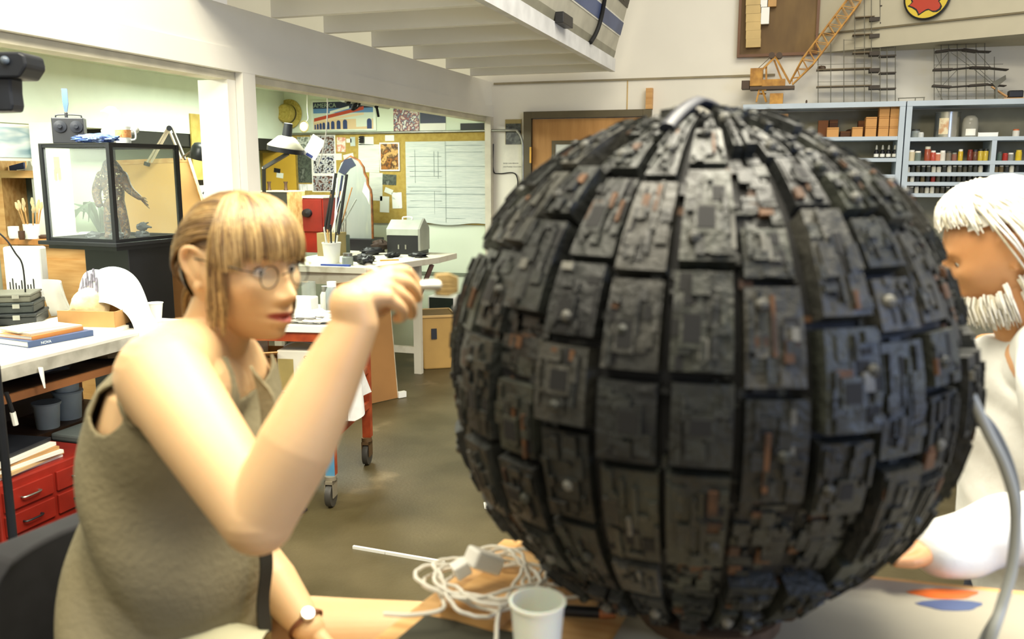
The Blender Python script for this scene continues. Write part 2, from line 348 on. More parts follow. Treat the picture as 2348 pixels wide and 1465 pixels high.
for s_ in range(NS):
    l0 = 2 * math.pi * s_ / NS; l1 = l0 + 2 * math.pi / NS; lat = math.radians(-74 + rs.uniform(-3, 3))
    while lat < math.radians(72):
        h_ = rs.uniform(.17, .40); nb = min(lat + h_, math.radians(77))
        if nb > math.radians(70): nb = math.radians(77)
        g = .017 / math.cos((lat + nb) / 2)
        if rs.random() < .15 and nb - lat < .36:
            for _ in range(40):
                gw = rs.uniform(.02, .09); gh = rs.uniform(.01, .08); u = l0 + rs.random() * (l1 - l0 - gw); v = lat + rs.random() * (nb - lat - gh * .9)
                slab(layer, u, u + gw, v, v + gh, R0 - .018, R0 - .018 + rs.uniform(.004, .014), rs.choice((1, 3, 3, 1, 0, 3, 4)), 1)
        else:
            top = R0 + rs.choice((0, .003, .006, .010, .014)); split = rs.random()
            if split < .16: 
                mid = l0 + (l1 - l0) * rs.uniform(.4, .6); panel(l0 + g * rs.uniform(.3, 1), mid - .006, lat + .006, nb - .008, top); panel(mid + .006, l1 - g * rs.uniform(.3, 1), lat + .006, nb - .008, top + rs.uniform(-.004, .006))
            else: panel(l0 + g * rs.uniform(.25, 1.3), l1 - g * rs.uniform(.25, 1.3), lat + .008, nb - .016, top)
        lat = nb
for k in range(9):
    l0 = 2 * math.pi * k / 9 + .1
    panel(l0 + .05, l0 + .65, math.radians(78), math.radians(87), R0 + rs.choice((0, .005, .01)))
    panel(l0 + .05, l0 + .65, math.radians(-87), math.radians(-76), R0)
for _ in range(1500):                                  # fine machinery between the panels
    u = rs.uniform(0, 2 * math.pi); v = math.asin(rs.uniform(-.97, .97)); gw = rs.uniform(.01, .05) / math.cos(v); gh = rs.uniform(.008, .04)
    slab(layer, u, u + gw, v, v + gh, R0 - .018, R0 - .016 + rs.uniform(.001, .012), rs.choice((1, 3, 3, 3, 0, 3, 1, 4)), 1)
lo_ = layer.build('machinery_layer', PM, sp); lo_['kind'] = 'stuff'
rib = MB(); lonr = math.radians(-104)                  # raised dark strap near the crown
rib.tube([sph(lonr, math.radians(a), R0 + .022 - .012 * abs(a - 84) / 20) for a in range(66, 100, 3)], .011, 8, flat=.6); rib.build('crown_strap', M('dark_strap', '232630', .45), sp, smooth=60)
st = T('model_stand', 'short brown wooden stand holding up the sphere', 'stand', (SPC.x + .03, SPC.y, TZ))
m_ = MB(); m_.lathe([(.11, .0025), (.11, .022), (.10, .024)], seg=28); m_.build('base', M('stand_wood', '5d4630', .6, scale=4, c2='43301f', stretch=(1, 8, 1)), st, smooth=40)
m_ = MB(); m_.lathe([(.05, .0245), (.045, .034)], seg=20); m_.build('post', MATS['stand_wood'], st, smooth=40)
for sx in (.09, .05):
    m_ = MB(); m_.tube([(sx, -.02, .024), (sx + .03, -.03, .035), (sx + .05, -.03, .058)], .01, 8); m_.build('brace', MATS['stand_wood'], st, smooth=40)
# cables leaving the sphere
cb = T('cable_bundle', 'grey cables hanging from the right side of the sphere', 'cable', AZ(2235, 1600, TZ + .004))
def onsphere(px, py): return min((AH(px, py, 1.0 + .002 * i) for i in range(160)), key=lambda p: abs((p - SPC).length - .372))
for k, off in enumerate((0, 9, 18)):
    s0 = onsphere(2225 + off * .3, 905 + off * 1.5); d0 = (s0 - EYE).dot(HV)
    pts = [s0, AH(2262 + off, 985, d0 + .005), AH(2305 + off * .8, 1075, d0 + .01), AH(2328 + off * .3, 1170, d0 + .01), AH(2322 - off * .2, 1290, d0 + .005), AH(2298, 1385, d0 - .01), AH(2270 - off, 1470, d0 - .03), AZ(2235 - off * 2, 1600, TZ + .012), AZ(2150 - off * 3, 1680, TZ + .01)]
    m_ = MB(); m_.tube(smoothpath(pts), .0055 if k else .007, 8); m_.build('cable', M('cable_grey_%d' % k, ('9c9f9a', '4c5054', '6d716f')[k], .4), cb, smooth=50, local=False)

# ---------------------------------------------------------------- cable coil, cup, small things on the table
cc = T('coiled_cable', 'loose coil of white cable with a white adapter block', 'cable', AZ(1110, 1345, TZ + .03))
WC = M('white_cable', 'dcd9cc', .45, var=.04); r2 = random.Random(4); pts = []
for i in range(0, 330):
    a = i * .115; rr = .078 + .016 * math.sin(i * .31) + r2.uniform(-.002, .002)
    pts.append((rr * math.cos(a) + .012 * math.sin(i * .05), rr * 1.05 * math.sin(a) + .012 * math.cos(i * .043), .006 + .022 * (.5 + .5 * math.sin(i * .17)) + .006 * math.sin(a * 2)))
m_ = MB(); m_.tube(smoothpath(pts, 2), .0033, 6); m_.build('cord', WC, cc, smooth=50)
m_ = MB(); m_.tube(smoothpath([(-.06, -.05, .01), (-.03, -.10, .008), (-.07, -.13, .006), (-.11, -.14, .006)]), .0033, 6); m_.build('cord_end', WC, cc, smooth=50); m_ = MB(); m_.tube(smoothpath([(.05, -.06, .012), (.06, -.11, .008), (.075, -.16, .004), (.08, -.2, .004)]), .0033, 6); m_.build('cord_end', WC, cc, smooth=50)
m_ = MB(); m_.box((0, .0, .045), (.058, .036, .03), Rz(.9) @ Ry(.5)); m_.build('adapter', PLASTW, cc, bevel=.005)
m_ = MB(); m_.box((-.03, -.025, .038), (.026, .026, .024), Rz(.7) @ Ry(-.4)); m_.build('plug', PLASTW, cc, bevel=.003)
cp2 = T('coiled_cable', 'second white cable loop pushed under the sphere behind the cup', 'cable', AZ(1255, 1335, TZ + .005))
pts = [(.045 * math.cos(i * .13) + .0006 * i, .06 * math.sin(i * .13), .008 + .02 * (.5 + .5 * math.sin(i * .21))) for i in range(220)]
m_ = MB(); m_.tube(smoothpath(pts, 2), .0032, 6); m_.build('cord', WC, cp2, smooth=50)
cup = T('plastic_cup', 'white translucent plastic cup beside the coiled cable', 'cup', AH(1232, 1500, 1.09))
cup.location.z = TZ + .004
m_ = MB(); m_.lathe([(.0, 0), (.027, 0), (.036, .115), (.0385, .117), (.0385, .12), (.0345, .12), (.026, .004), (0, .004)], seg=32, cap=False); m_.build('cup_body', M('cup_plastic', 'e6eadf', .35, var=.02, sss=.4), cup, smooth=40)
bd = T('marker_pen', 'dark pen lying under the sphere with an orange cap', 'pen', AZ(1330, 1402, TZ + .012), .2)
m_ = MB(); m_.tube([(-.03, 0, 0), (.03, 0, 0)], .009, 10); m_.build('barrel', BLACK, bd, smooth=40); m_ = MB(); m_.tube([(.03, 0, 0), (.055, 0, 0)], [.0095, .007], 10); m_.build('cap', M('orange_cap', 'b06a3a', .5), bd, smooth=40)

# ================================================================ PEOPLE
SKIN = M('skin', 'dab688', .5, scale=5, c2='d2aa7a', sss=.25); LIP = M('lips', 'b0544a', .4, var=.05); SKIN2 = M('skin_ruddy', 'dea673', .5, scale=5, c2='d09560', sss=.2)
def remesh(mb, voxel, smooth=3):
    me = bpy.data.meshes.new('tmp'); me.from_pydata(mb.v, [], mb.f)
    bm = bmesh.new(); bm.from_mesh(me); bmesh.ops.remove_doubles(bm, verts=bm.verts, dist=1e-6); bmesh.ops.recalc_face_normals(bm, faces=bm.faces); bm.to_mesh(me); bm.free()
    o = bpy.data.objects.new('tmp', me); COL.objects.link(o); r = o.modifiers.new('r', 'REMESH'); r.mode = 'VOXEL'; r.voxel_size = voxel
    if smooth: s = o.modifiers.new('s', 'SMOOTH'); s.factor = .5; s.iterations = smooth
    dg = bpy.context.evaluated_depsgraph_get(); dg.update(); out = bpy.data.meshes.new_from_object(o.evaluated_get(dg)); bpy.data.objects.remove(o); out.shade_smooth(); return out
def link_mesh(name, me, mats, parent):
    """mesh in world coordinates becomes a child"""
    me.transform(world_of(parent).inverted()); me.materials.clear()
    for m in (mats if isinstance(mats, (list, tuple)) else [mats]): me.materials.append(m)
    o = bpy.data.objects.new(name, me); COL.objects.link(o); o.parent = parent; return o
def loft(mb, secs, seg=32, m=0, cap=True, power=1.0):
    vs = []
    for c, u, a, v, b in secs:
        for k in range(seg):
            t = 2 * math.pi * k / seg; ct, s_t = math.cos(t), math.sin(t)
            vs.append(Vector(c) + u * (a * math.copysign(abs(ct) ** power, ct)) + v * (b * math.copysign(abs(s_t) ** power, s_t)))
    n = len(secs); fs = [(i * seg + k, i * seg + (k + 1) % seg, (i + 1) * seg + (k + 1) % seg, (i + 1) * seg + k) for i in range(n - 1) for k in range(seg)]
    if cap: fs.append(tuple(range(seg - 1, -1, -1))); fs.append(tuple((n - 1) * seg + k for k in range(seg)))
    mb.add(vs, fs, m)
def limb(mb, pts, rad, n=8, seg=40):
    P = smoothpath(pts, n); R_ = []
    for i in range(len(pts) - 1): R_ += [rad[i] + (rad[i + 1] - rad[i]) * (k / n) for k in range(n)]
    R_.append(rad[-1]); mb.tube(P, R_, seg); mb.ell(P[0], (R_[0],) * 3, seg, 10); mb.ell(P[-1], (R_[-1],) * 3, seg, 10)
def head_verts(male=False, nlat=130, nlon=220, off=0, rawonly=False):
    th = np.linspace(0, math.pi, nlat + 1)[:, None]; ph = np.linspace(0, 2 * math.pi, nlon, endpoint=False)[None, :]
    dx = np.sin(th) * np.cos(ph); dy = np.sin(th) * np.sin(ph); dz = np.cos(th) * np.ones_like(ph)
    x = np.where(dx > 0, .090, .088) * dx; y = .076 * dy; z = np.where(dz > 0, .100, .110) * dz
    P = np.stack([x, y, z], -1).reshape(-1, 3); d = np.stack([dx, dy, dz], -1).reshape(-1, 3); P = P + d * off
    t = np.clip((-.005 - P[:, 2]) / .10, 0, 1); t = t * t * (3 - 2 * t)
    P[:, 1] *= 1 - .22 * t; P[:, 0] = np.where(P[:, 0] < 0, P[:, 0] * (1 - .5 * t), P[:, 0])
    def grab(c, v, s, sym=False):
        for sg in ((1, -1) if sym else (1,)):
            cc = np.array((c[0], c[1] * sg, c[2])); vv = np.array((v[0], v[1] * sg, v[2])); s3 = np.array(s if hasattr(s, '__len__') else (s,) * 3)
            w = np.exp(-(((P - cc) / s3) ** 2).sum(1)); P[:] = P + w[:, None] * vv
    grab((.05, 0, -.095), (.034, 0, -.005), (.05, .034, .035)); grab((.07, 0, -.06), (.014, 0, 0), (.05, .04, .032))
    grab((.03, .05, -.085), (.008, .004, 0), .03, True); grab((.062, .046, -.022), (.008, .005, 0), .026, True)
    if not rawonly:
        grab((.082, .031, .0), (-.012, 0, 0), (.04, .016, .011), True); grab((.088, .028, .022), (.005, 0, 0), (.04, .022, .009), True)
        for z_, a, sy in ((.012, .005, .009), (-.006, .009, .008), (-.022, .012, .009), (-.034, .016, .010), (-.040, .008, .011)): grab((.092, 0, z_), (a, 0, 0), (.05, sy, .011))
        grab((.095, .013, -.040), (.007, .001, 0), (.03, .007, .008), True); grab((.10, 0, -.051), (-.005, 0, 0), (.03, .012, .005))
        grab((.095, 0, -.0605), (.007, 0, 0), (.04, .019, .0052)); grab((.095, 0, -.0745), (.0075, 0, 0), (.04, .017, .006)); grab((.098, 0, -.0672), (-.0055, 0, 0), (.04, .022, .0028))
        grab((.09, 0, -.087), (-.004, 0, 0), (.04, .02, .006)); grab((.085, 0, -.102), (.006, 0, 0), (.04, .02, .012))
    F_ = []
    for i in range(nlat):
        for k in range(nlon): F_.append((i * nlon + k, (i + 1) * nlon + k, (i + 1) * nlon + (k + 1) % nlon, i * nlon + (k + 1) % nlon))
    return P, F_
def head_mat(origin, fwd, up, s):
    f = fwd.normalized(); l = up.cross(f).normalized(); u = f.cross(l); return Matrix((( f.x * s, l.x * s, u.x * s, origin.x), (f.y * s, l.y * s, u.y * s, origin.y), (f.z * s, l.z * s, u.z * s, origin.z), (0, 0, 0, 1)))
def add_head(mb, Mh):
    P, F_ = head_verts(); mb.add([Mh @ Vector(p) for p in P], F_)
    for sg in (1, -1):
        mb.add(*ear(Mh, sg)); e = MB(); e.ell((.0655, .031 * sg, .0062), (.0132, .0145, .0128), 16, 12); mb.add([Mh @ Vector(v) for v in e.v], e.f)
        e = MB(); e.ell((.066, .031 * sg, -.0095), (.0105, .0135, .0065), 16, 10); mb.add([Mh @ Vector(v) for v in e.v], e.f)
def ear(Mh, sg):
    e = MB(); y = .072 * sg
    loop = [(-.004, y, -.026), (-.010, y + .004 * sg, -.018), (-.022, y + .010 * sg, -.002), (-.026, y + .013 * sg, .016), (-.018, y + .013 * sg, .028), (-.005, y + .009 * sg, .029), (.004, y + .003 * sg, .020), (.004, y + .001 * sg, .008)]
    e.tube(smoothpath(loop, 4), .0042, 8); e.ell((-.010, y + .003 * sg, .004), (.015, .006, .024), 14, 10, rot=Ry(-.25)); e.ell((-.004, y + .003 * sg, -.026), (.007, .005, .009), 12, 8)
    return [Mh @ Vector(v) for v in e.v], e.f
def slerp_path(d0, d1, n, o0, o1, rad=(.090, .088, .076, .100, .110), lift=.0):
    a = Vector(d0).normalized(); b = Vector(d1).normalized(); ang = a.angle(b); out = []
    for i in range(n + 1):
        t = i / n; d = (a * math.sin((1 - t) * ang) + b * math.sin(t * ang)) / max(math.sin(ang), 1e-5)
        p = Vector((d.x * (rad[0] if d.x > 0 else rad[1]), d.y * rad[2], d.z * (rad[3] if d.z > 0 else rad[4]))); out.append(p + d * (o0 + (o1 - o0) * t + lift * math.sin(math.pi * t)))
    return out
def dirn(lon, lat): lon, lat = math.radians(lon), math.radians(lat); return Vector((math.cos(lat) * math.cos(lon), math.cos(lat) * math.sin(lon), math.sin(lat)))

# ---------------------------------------------------------------- woman painting
FT = math.radians(25); tf = RV * math.cos(FT) - HV * math.sin(FT); tr = -HV * math.cos(FT) - RV * math.sin(FT)
wl = AH(385, 1465, 1.40)
wo = T('person', 'woman in olive sleeveless top and glasses painting the sphere with a brush', 'person', (wl.x, wl.y, .25))
def S(px, py, a, b, dh=1.40): return (AH(px, py, dh), tf, a, tr, b)
bdy = MB()
tors = [(380, 1560, .12, .165), (382, 1480, .135, .17), (388, 1390, .13, .16), (396, 1280, .122, .15), (406, 1150, .118, .145), (420, 1030, .118, .15), (430, 940, .112, .155), (442, 870, .098, .15), (458, 820, .078, .12), (478, 785, .06, .082)]
loft(bdy, [S(*q) for q in tors], 32)
limb(bdy, [AH(470, 810, 1.40), AH(498, 755, 1.385), AH(522, 690, 1.375)], [.062, .054, .052])
shR = AH(372, 862, 1.20); shL = AH(505, 840, 1.57)
limb(bdy, [AH(470, 812, 1.38), AH(425, 812, 1.29), shR], [.045, .055, .064]); limb(bdy, [AH(480, 812, 1.42), AH(500, 815, 1.50), shL], [.045, .052, .058])
limb(bdy, [AH(440, 905, 1.36), AH(402, 890, 1.25)], [.09, .075])
elR = AH(592, 1188, 1.05); wrR = AH(815, 742, 1.10)
limb(bdy, [shR, AH(470, 1010, 1.12), elR], [.065, .056, .047]); limb(bdy, [elR, AH(680, 1020, 1.06), AH(762, 850, 1.085), wrR], [.046, .049, .039, .0295])
elL = AH(560, 1240, 1.52); wrL = AH(708, 1440, 1.42)
limb(bdy, [shL, AH(525, 1040, 1.56), elL], [.056, .047, .041]); limb(bdy, [elL, AH(628, 1335, 1.47), wrL], [.041, .043, .028])
# left hand resting on the thigh
kn = AH(760, 1500, 1.40)
for dx, dy, L in ((-14, 10, 1), (0, 4, 1.08), (12, -3, 1), (22, -10, .85)):
    a = kn + RV * dx * .0009 + HV * dy * .0015; limb(bdy, [wrL, a], [.02, .0105], 3, 10); limb(bdy, [a, a + (RV * .03 - ZV * .022) * L, a + (RV * .045 - ZV * .055) * L], [.0098, .0088, .0075], 3, 10)
limb(bdy, [wrL, wrL + RV * .035 - HV * .02 - ZV * .02, wrL + RV * .065 - HV * .025 - ZV * .035], [.018, .0115, .0088], 3, 10)
# right hand closing on the brush
pinch = AH(946, 654, 1.195)
fing = [((893, 626, 1.165), (928, 624, 1.185), (944, 640, 1.198), (955, 653, 1.202)), ((893, 643, 1.15), (931, 650, 1.172), (949, 668, 1.188), (957, 682, 1.196)), ((887, 662, 1.135), (926, 682, 1.155), (941, 702, 1.17), (944, 720, 1.18)), ((884, 682, 1.12), (918, 706, 1.135), (922, 724, 1.15), (910, 730, 1.16))]
wb = AH(806, 700, 1.10)
limb(bdy, [wrR, wb], [.0295, .029], 3)
for i, (k0, k1, k2, k3) in enumerate(fing):
    K = [AH(*q) for q in (k0, k1, k2, k3)]; limb(bdy, [wb + (K[0] - wb) * .05 + ZV * (.004 - .004 * i), wb + (K[0] - wb) * .5 + ZV * .004, K[0]], [.0215, .0175, .0122], 4, 12)
    r = (.0098, .0100, .0096, .0085)[i]; limb(bdy, K, [r * 1.15, r, r * .93, r * .82], 4, 12)
limb(bdy, [AH(812, 716, 1.12), AH(858, 704, 1.165), AH(890, 692, 1.195), AH(920, 676, 1.205), AH(946, 660, 1.207)], [.022, .018, .0125, .0108, .0085], 4, 12)
limb(bdy, [AH(818, 690, 1.12), AH(862, 676, 1.14)], [.026, .021], 4, 12)
# legs
hL = AH(420, 1470, 1.50); kL = AH(1015, 1452, 1.52); hR = AH(415, 1560, 1.30); kR = kL + tr * .24 - ZV * .01; kR = Vector((kR.x, kR.y, kL.z - .02))
for h_, k_ in ((hL, kL), (hR, kR)):
    limb(bdy, [h_, h_.lerp(k_, .5) - ZV * .005, k_], [.088, .078, .056]); an = Vector((k_.x, k_.y, .33)) - tf * .12
    limb(bdy, [k_, k_.lerp(an, .4) - tf * .02, an], [.054, .054, .034]); limb(bdy, [an, an - ZV * .04 + tf * .05, an - ZV * .06 + tf * .16], [.034, .036, .026])
bdy.ell(AH(382, 1540, 1.40), (.15, .16, .12), 24, 14)
hf = RV * math.cos(math.radians(30)) - HV * math.sin(math.radians(30)) - ZV * .06
MH = head_mat(AH(548, 606, 1.375), hf, ZV + RV * .02, 1.04)
add_head(bdy, MH)
bm_ = remesh(bdy, .0024, 3)
inv = MH.inverted(); co = np.empty(len(bm_.vertices) * 3); bm_.vertices.foreach_get('co', co); co = co.reshape(-1, 3)
lm = np.array(inv)[:3]; cl = co @ lm[:, :3].T + lm[:, 3]
e_ = np.sqrt((cl[:, 1] / .0245) ** 2 + ((cl[:, 2] + .0672 - .10 * np.abs(cl[:, 1])) / .0078) ** 2); lipm = np.clip((1.12 - e_) / .24, 0, 1) * (cl[:, 0] > .06)
at = bm_.attributes.new('lip', 'FLOAT', 'POINT'); at.data.foreach_set('value', lipm.astype(np.float32))
nt = SKIN.node_tree; b_ = nt.nodes['Principled BSDF']; src_ = b_.inputs['Base Color'].links[0].from_socket; an_ = nt.nodes.new('ShaderNodeAttribute'); an_.attribute_name = 'lip'; mx_ = nt.nodes.new('ShaderNodeMix'); mx_.data_type = 'RGBA'
nt.links.new(an_.outputs['Fac'], mx_.inputs[0]); nt.links.new(src_, mx_.inputs[6]); mx_.inputs[7].default_value = lin('a24a3e'); nt.links.new(mx_.outputs[2], b_.inputs['Base Color'])
bo = link_mesh('body', bm_, SKIN, wo)
for sg in (1, -1):
    m_ = MB(); m_.ell((.0685, .031 * sg, -.0005), (.0122,) * 3, 20, 14); m_.ell((.0775, .031 * sg - .001, -.0005), (.0038, .0052, .0052), 14, 8, m=1)
    m_.v = [tuple(MH @ Vector(v)) for v in m_.v]; m_.build('eye', [M('eye_white', 'e4dccf', .2, var=0), M('iris', '23241f', .15, var=0)], wo, smooth=60, local=False)
    m_ = MB(); m_.tube([(.0775, (.031 + .0125 * math.cos(a)) * sg, .003 + .0040 * math.sin(a)) for a in [i * math.pi / 8 for i in range(9)]], .0012, 5); m_.tube(smoothpath([(.091, .014 * sg, .020), (.0905, .03 * sg, .0245), (.078, .047 * sg, .021)], 4), [.003] * 9, 6)
    m_.v = [tuple(MH @ Vector(v)) for v in m_.v]; m_.build('eyebrow', M('brow_brown', '5a4024', .7), wo, smooth=60, local=False)
# hair
HM = [M('hair_dark', '63492a', .45, var=.2, scale=60), M('hair_mid', '8c6f42', .42, var=.2, scale=60), M('hair_light', 'b89b66', .4, var=.15, scale=60)]
hr = MB(); rh = random.Random(5)
class HairMB(MB):
    def tube(s, path, *a, **k):
        if any(abs(p[1]) > .05 and ((p[0] + .013) / .024) ** 2 + ((p[2] - .001) / .034) ** 2 < 1 for p in path): return s
        return MB.tube(s, path, *a, **k)
hr = HairMB()
P, F_ = head_verts(off=.006, nlat=60, nlon=90, rawonly=True)
keep = [f for f in F_ if all((P[i][2] > (.052 if P[i][0] > .045 else .03 if P[i][0] > -.038 else -.055)) for i in f)]
hr.add([tuple(p) for p in P], keep, 0)
tie = dirn(180, -22)
for k in range(420):
    lon = rh.uniform(-112, 112); lat = 38 + 30 * math.cos(math.radians(lon) * .8) + rh.uniform(-10, 14); d0 = dirn(lon, min(lat, 84))
    p = slerp_path(d0, tie + Vector((0, math.copysign(.12, lon) * rh.random(), rh.uniform(-.05, .12))), 12, .006, .006, lift=.007); hr.tube(p, [.0019 + .0015 * math.sin(math.pi * i / 12) for i in range(13)], 5, rh.choice((0, 0, 1, 1, 1, 2)), flat=.55)
for k in range(260):
    sg = rh.choice((-1, 1)); p = slerp_path(dirn(sg * rh.uniform(48, 100), rh.uniform(14, 50)), tie + Vector((0, sg * .15 * rh.random(), rh.uniform(-.1, .15))), 12, .005, .007, lift=.008); hr.tube(p, [.0020 + .0014 * math.sin(math.pi * i / 12) for i in range(13)], 5, rh.choice((0, 0, 1, 1)), flat=.6)
for k in range(60):
    lon = rh.uniform(100, 260); p = slerp_path(dirn(lon, rh.uniform(-8, 10)), tie, 8, .005, .008, lift=.004); hr.tube(p, .0035, 5, rh.choice((0, 0, 1)), flat=.6)
for k in range(480):                                     # fringe
    lon = rh.uniform(-66, 66); d0 = dirn(lon * 1.15 + rh.uniform(-8, 8), rh.uniform(58, 80)); end = rh.uniform(7, 15) - (8 if abs(lon) > 45 else 0)
    p = slerp_path(d0, dirn(lon + rh.uniform(-4, 4), end), 12, .010, .013, lift=.010); hr.tube(p, [.0018 - .0011 * (i / 12) ** 2 for i in range(13)], 5, rh.choice((0, 1, 1, 2, 2)), flat=.6)
for sg in (-1, 1):                                       # long side pieces
    for k in range(110):
        d0 = dirn(sg * rh.uniform(30, 70), rh.uniform(55, 80)); L = rh.uniform(.05, .095)
        p = slerp_path(d0, dirn(sg * rh.uniform(58, 76), rh.uniform(-2, 8)), 9, .008, .010, lift=.008); e = p[-1]; p += [e + Vector((-.002 * i * rh.random(), -sg * .0012 * i, -L * i / 5)) for i in range(1, 6)]
        hr.tube(p, [.0019 - .0012 * (i / 14) for i in range(len(p))], 5, rh.choice((0, 1, 1, 2)), flat=.6)
for k in range(80):                                      # short tied tail
    a = rh.uniform(0, 6.28); q = rh.random() * .012; s0 = Vector((-.094, q * math.cos(a), -.042 + q * math.sin(a)))
    p = bez(s0, s0 + Vector((-.030, 0, -.006)), s0 + Vector((-.038 + q, .2 * q, -.05)), s0 + Vector((-.012 - rh.random() * .016, q, -.075 - rh.random() * .035)), 8); hr.tube(p, [.0024 - .0018 * i / 8 for i in range(9)], 5, rh.choice((0, 1, 2)))
hr.v = [tuple(MH @ Vector(v)) for v in hr.v]; hr.build('hair', HM, wo, smooth=80, local=False, label='dark blonde hair with a fringe, tied back')
# glasses
gl = MB(); WIRE = M('dark_wire', '3a342c', .3, .6)
for sg in (1, -1):
    gl.tube([(.1012 - .010 * abs(math.cos(a) * .019 * sg + .031 * sg) / .05, .031 * sg + .0215 * math.cos(a), -.006 + .0165 * math.sin(a)) for a in [i * 2 * math.pi / 24 for i in range(24)]], .0009, 6, closed=True)
    gl.tube([(.0915, .052 * sg, .002), (.082, .069 * sg, .006), (.04, .077 * sg, .012), (-.006, .079 * sg, .014)], .0010, 6)
gl.tube(smoothpath([(.0990, -.0105, -.004), (.1065, 0, .001), (.0990, .0105, -.004)], 4), .0010, 6)
gl.v = [tuple(MH @ Vector(v)) for v in gl.v]; go = gl.build('glasses', WIRE, wo, smooth=60, local=False)
for sg in (1, -1):
    m_ = MB(); m_.add([MH @ Vector((.1008 - .010 * abs(math.cos(a) * .019 * sg + .031 * sg) / .05, .031 * sg + .021 * math.cos(a), -.006 + .016 * math.sin(a))) for a in [i * 2 * math.pi / 24 for i in range(24)]], [tuple(range(24))]); m_.build('lens', glass('lens_glass', (.95, .97, .95, 1), .07, .03), go, local=False)
# sleeveless top
SHIRT = M('olive_cloth', '857c5f', .9, scale=7, c2='7c7357', bump=.25, bscale=90)
shs = [(378, 1470, .150, .188), (380, 1455, .152, .19), (382, 1430, .149, .185), (386, 1380, .146, .178), (392, 1300, .138, .168), (398, 1220, .134, .162), (405, 1150, .133, .160), (412, 1085, .134, .163), (421, 1020, .135, .166), (428, 960, .130, .168), (434, 905, .120, .167), (442, 862, .106, .160), (456, 815, .087, .132), (474, 780, .072, .10)]
SS = []
for i in range(len(shs) - 1):
    for k in range(6):
        t = k / 6; SS.append(S(*[shs[i][j] + (shs[i + 1][j] - shs[i][j]) * t for j in range(4)]))
SS.append(S(*shs[-1])); sm = MB(); loft(sm, SS, 96, cap=False)
cen = [AH(q[0], q[1], 1.40) for q in shs]
nv = []
for v in sm.v:
    v = Vector(v); w = AH(400, 1150, 1.40); d = v - w; f = d.dot(tf); s_ = d.dot(tr); z = d.z; out = (tf * f + tr * s_); out = out.normalized() if out.length > 0 else tf
    lowf = min(1, max(0, (.18 - z) / .3))
    k = .017 * lowf * math.sin(26 * (z * .8 + .55 * f) + 3 * s_ + 1.5 * math.sin(9 * f)) * (.5 + .5 * math.sin(7 * f + 5 * z + 1)) + .007 * lowf * math.sin(47 * (z * .5 + .8 * f) + 1.0)
    bust = .028 * math.exp(-((z - .115) / .055) ** 2) * max(0, out.dot(tf)) ** 2
    nv.append(tuple(v + out * (k + bust) + ZV * (.006 * math.sin(11 * f + 4 * s_) if z < -.15 else 0)))
me = bpy.data.meshes.new('top'); me.from_pydata(nv, [], sm.f); bm = bmesh.new(); bm.from_mesh(me)
def cut(co, no): bmesh.ops.bisect_plane(bm, geom=bm.verts[:] + bm.edges[:] + bm.faces[:], plane_co=co, plane_no=no, clear_outer=True)
cut(AH(428, 885, 1.40) + tr * .152, (tr * .92 + ZV * .38 - tf * .05).normalized()); cut(AH(440, 925, 1.40) - tr * .15, (-tr * .86 + ZV * .5).normalized())
cut(AH(505, 800, 1.40), (ZV * .74 + tf * .67).normalized())
bmesh.ops.recalc_face_normals(bm, faces=bm.faces); bm.to_mesh(me); bm.free(); me.shade_smooth()
so = link_mesh('sleeveless_top', me, SHIRT, wo); so['label'] = 'olive sleeveless cotton top'; k = so.modifiers.new('wrap', 'SHRINKWRAP'); k.target = bo; k.wrap_method = 'NEAREST_SURFACEPOINT'; k.wrap_mode = 'OUTSIDE'; k.offset = .005; k = so.modifiers.new('thick', 'SOLIDIFY'); k.thickness = .004; k.offset = 1
# open collar flap; dark strip painted in for the shaded gap by the arm
m_ = MB(); pl = [AH(575, 838, 1.28), AH(592, 890, 1.27), AH(607, 955, 1.265), AH(600, 1010, 1.27)]
m_.sheet(8, 10, lambda u, v: bez(*pl, n=40)[int(v * 40)] + RV * (u * .028 * math.sin(math.pi * min(1, v * 1.1 + .1))) - HV * (.012 * u) - ZV * .01 * u, .004); m_.build('collar_flap', SHIRT, wo, smooth=60, local=False)
m_ = MB(); m_.sheet(3, 14, lambda u, v: AH(603 + 4 * math.sin(v * 7), 1255 + v * 205, 1.335) + RV * (u - .5) * .014 + HV * .02 * u, .004); m_.build('gap_shade', M('gap_shade_dark', '26251d', .8), wo, smooth=60, local=False)  # dark sheet stands in for the shade between top and arm
# shorts, belt
SH = M('pale_shorts', 'b9b596', .85, scale=8, c2='aca888', bump=.2); sh = MB(); loft(sh, [S(376, 1610, .15, .185), S(376, 1540, .157, .195), S(377, 1490, .156, .195), S(378, 1452, .148, .186)], 48, cap=False)
for h_, k_ in ((hL, kL), (hR, kR)): e = h_.lerp(k_, .38); sh.tube([h_ - (k_ - h_) * .1, h_, e], [.095, .103, .098], 24, cap=False)
sh.build('shorts', SH, wo, smooth=60, local=False)
m_ = MB()
ring = [AH(378, 1456, 1.40) + tf * .1535 * math.cos(a) + tr * .1915 * math.sin(a) for a in [2 * math.pi * i / 40 for i in range(40)]]
m_.tube(ring, .011, 8, closed=True, flat=.35); m_.build('belt', M('black_belt', '1a1a18', .5), wo, smooth=60, local=False)
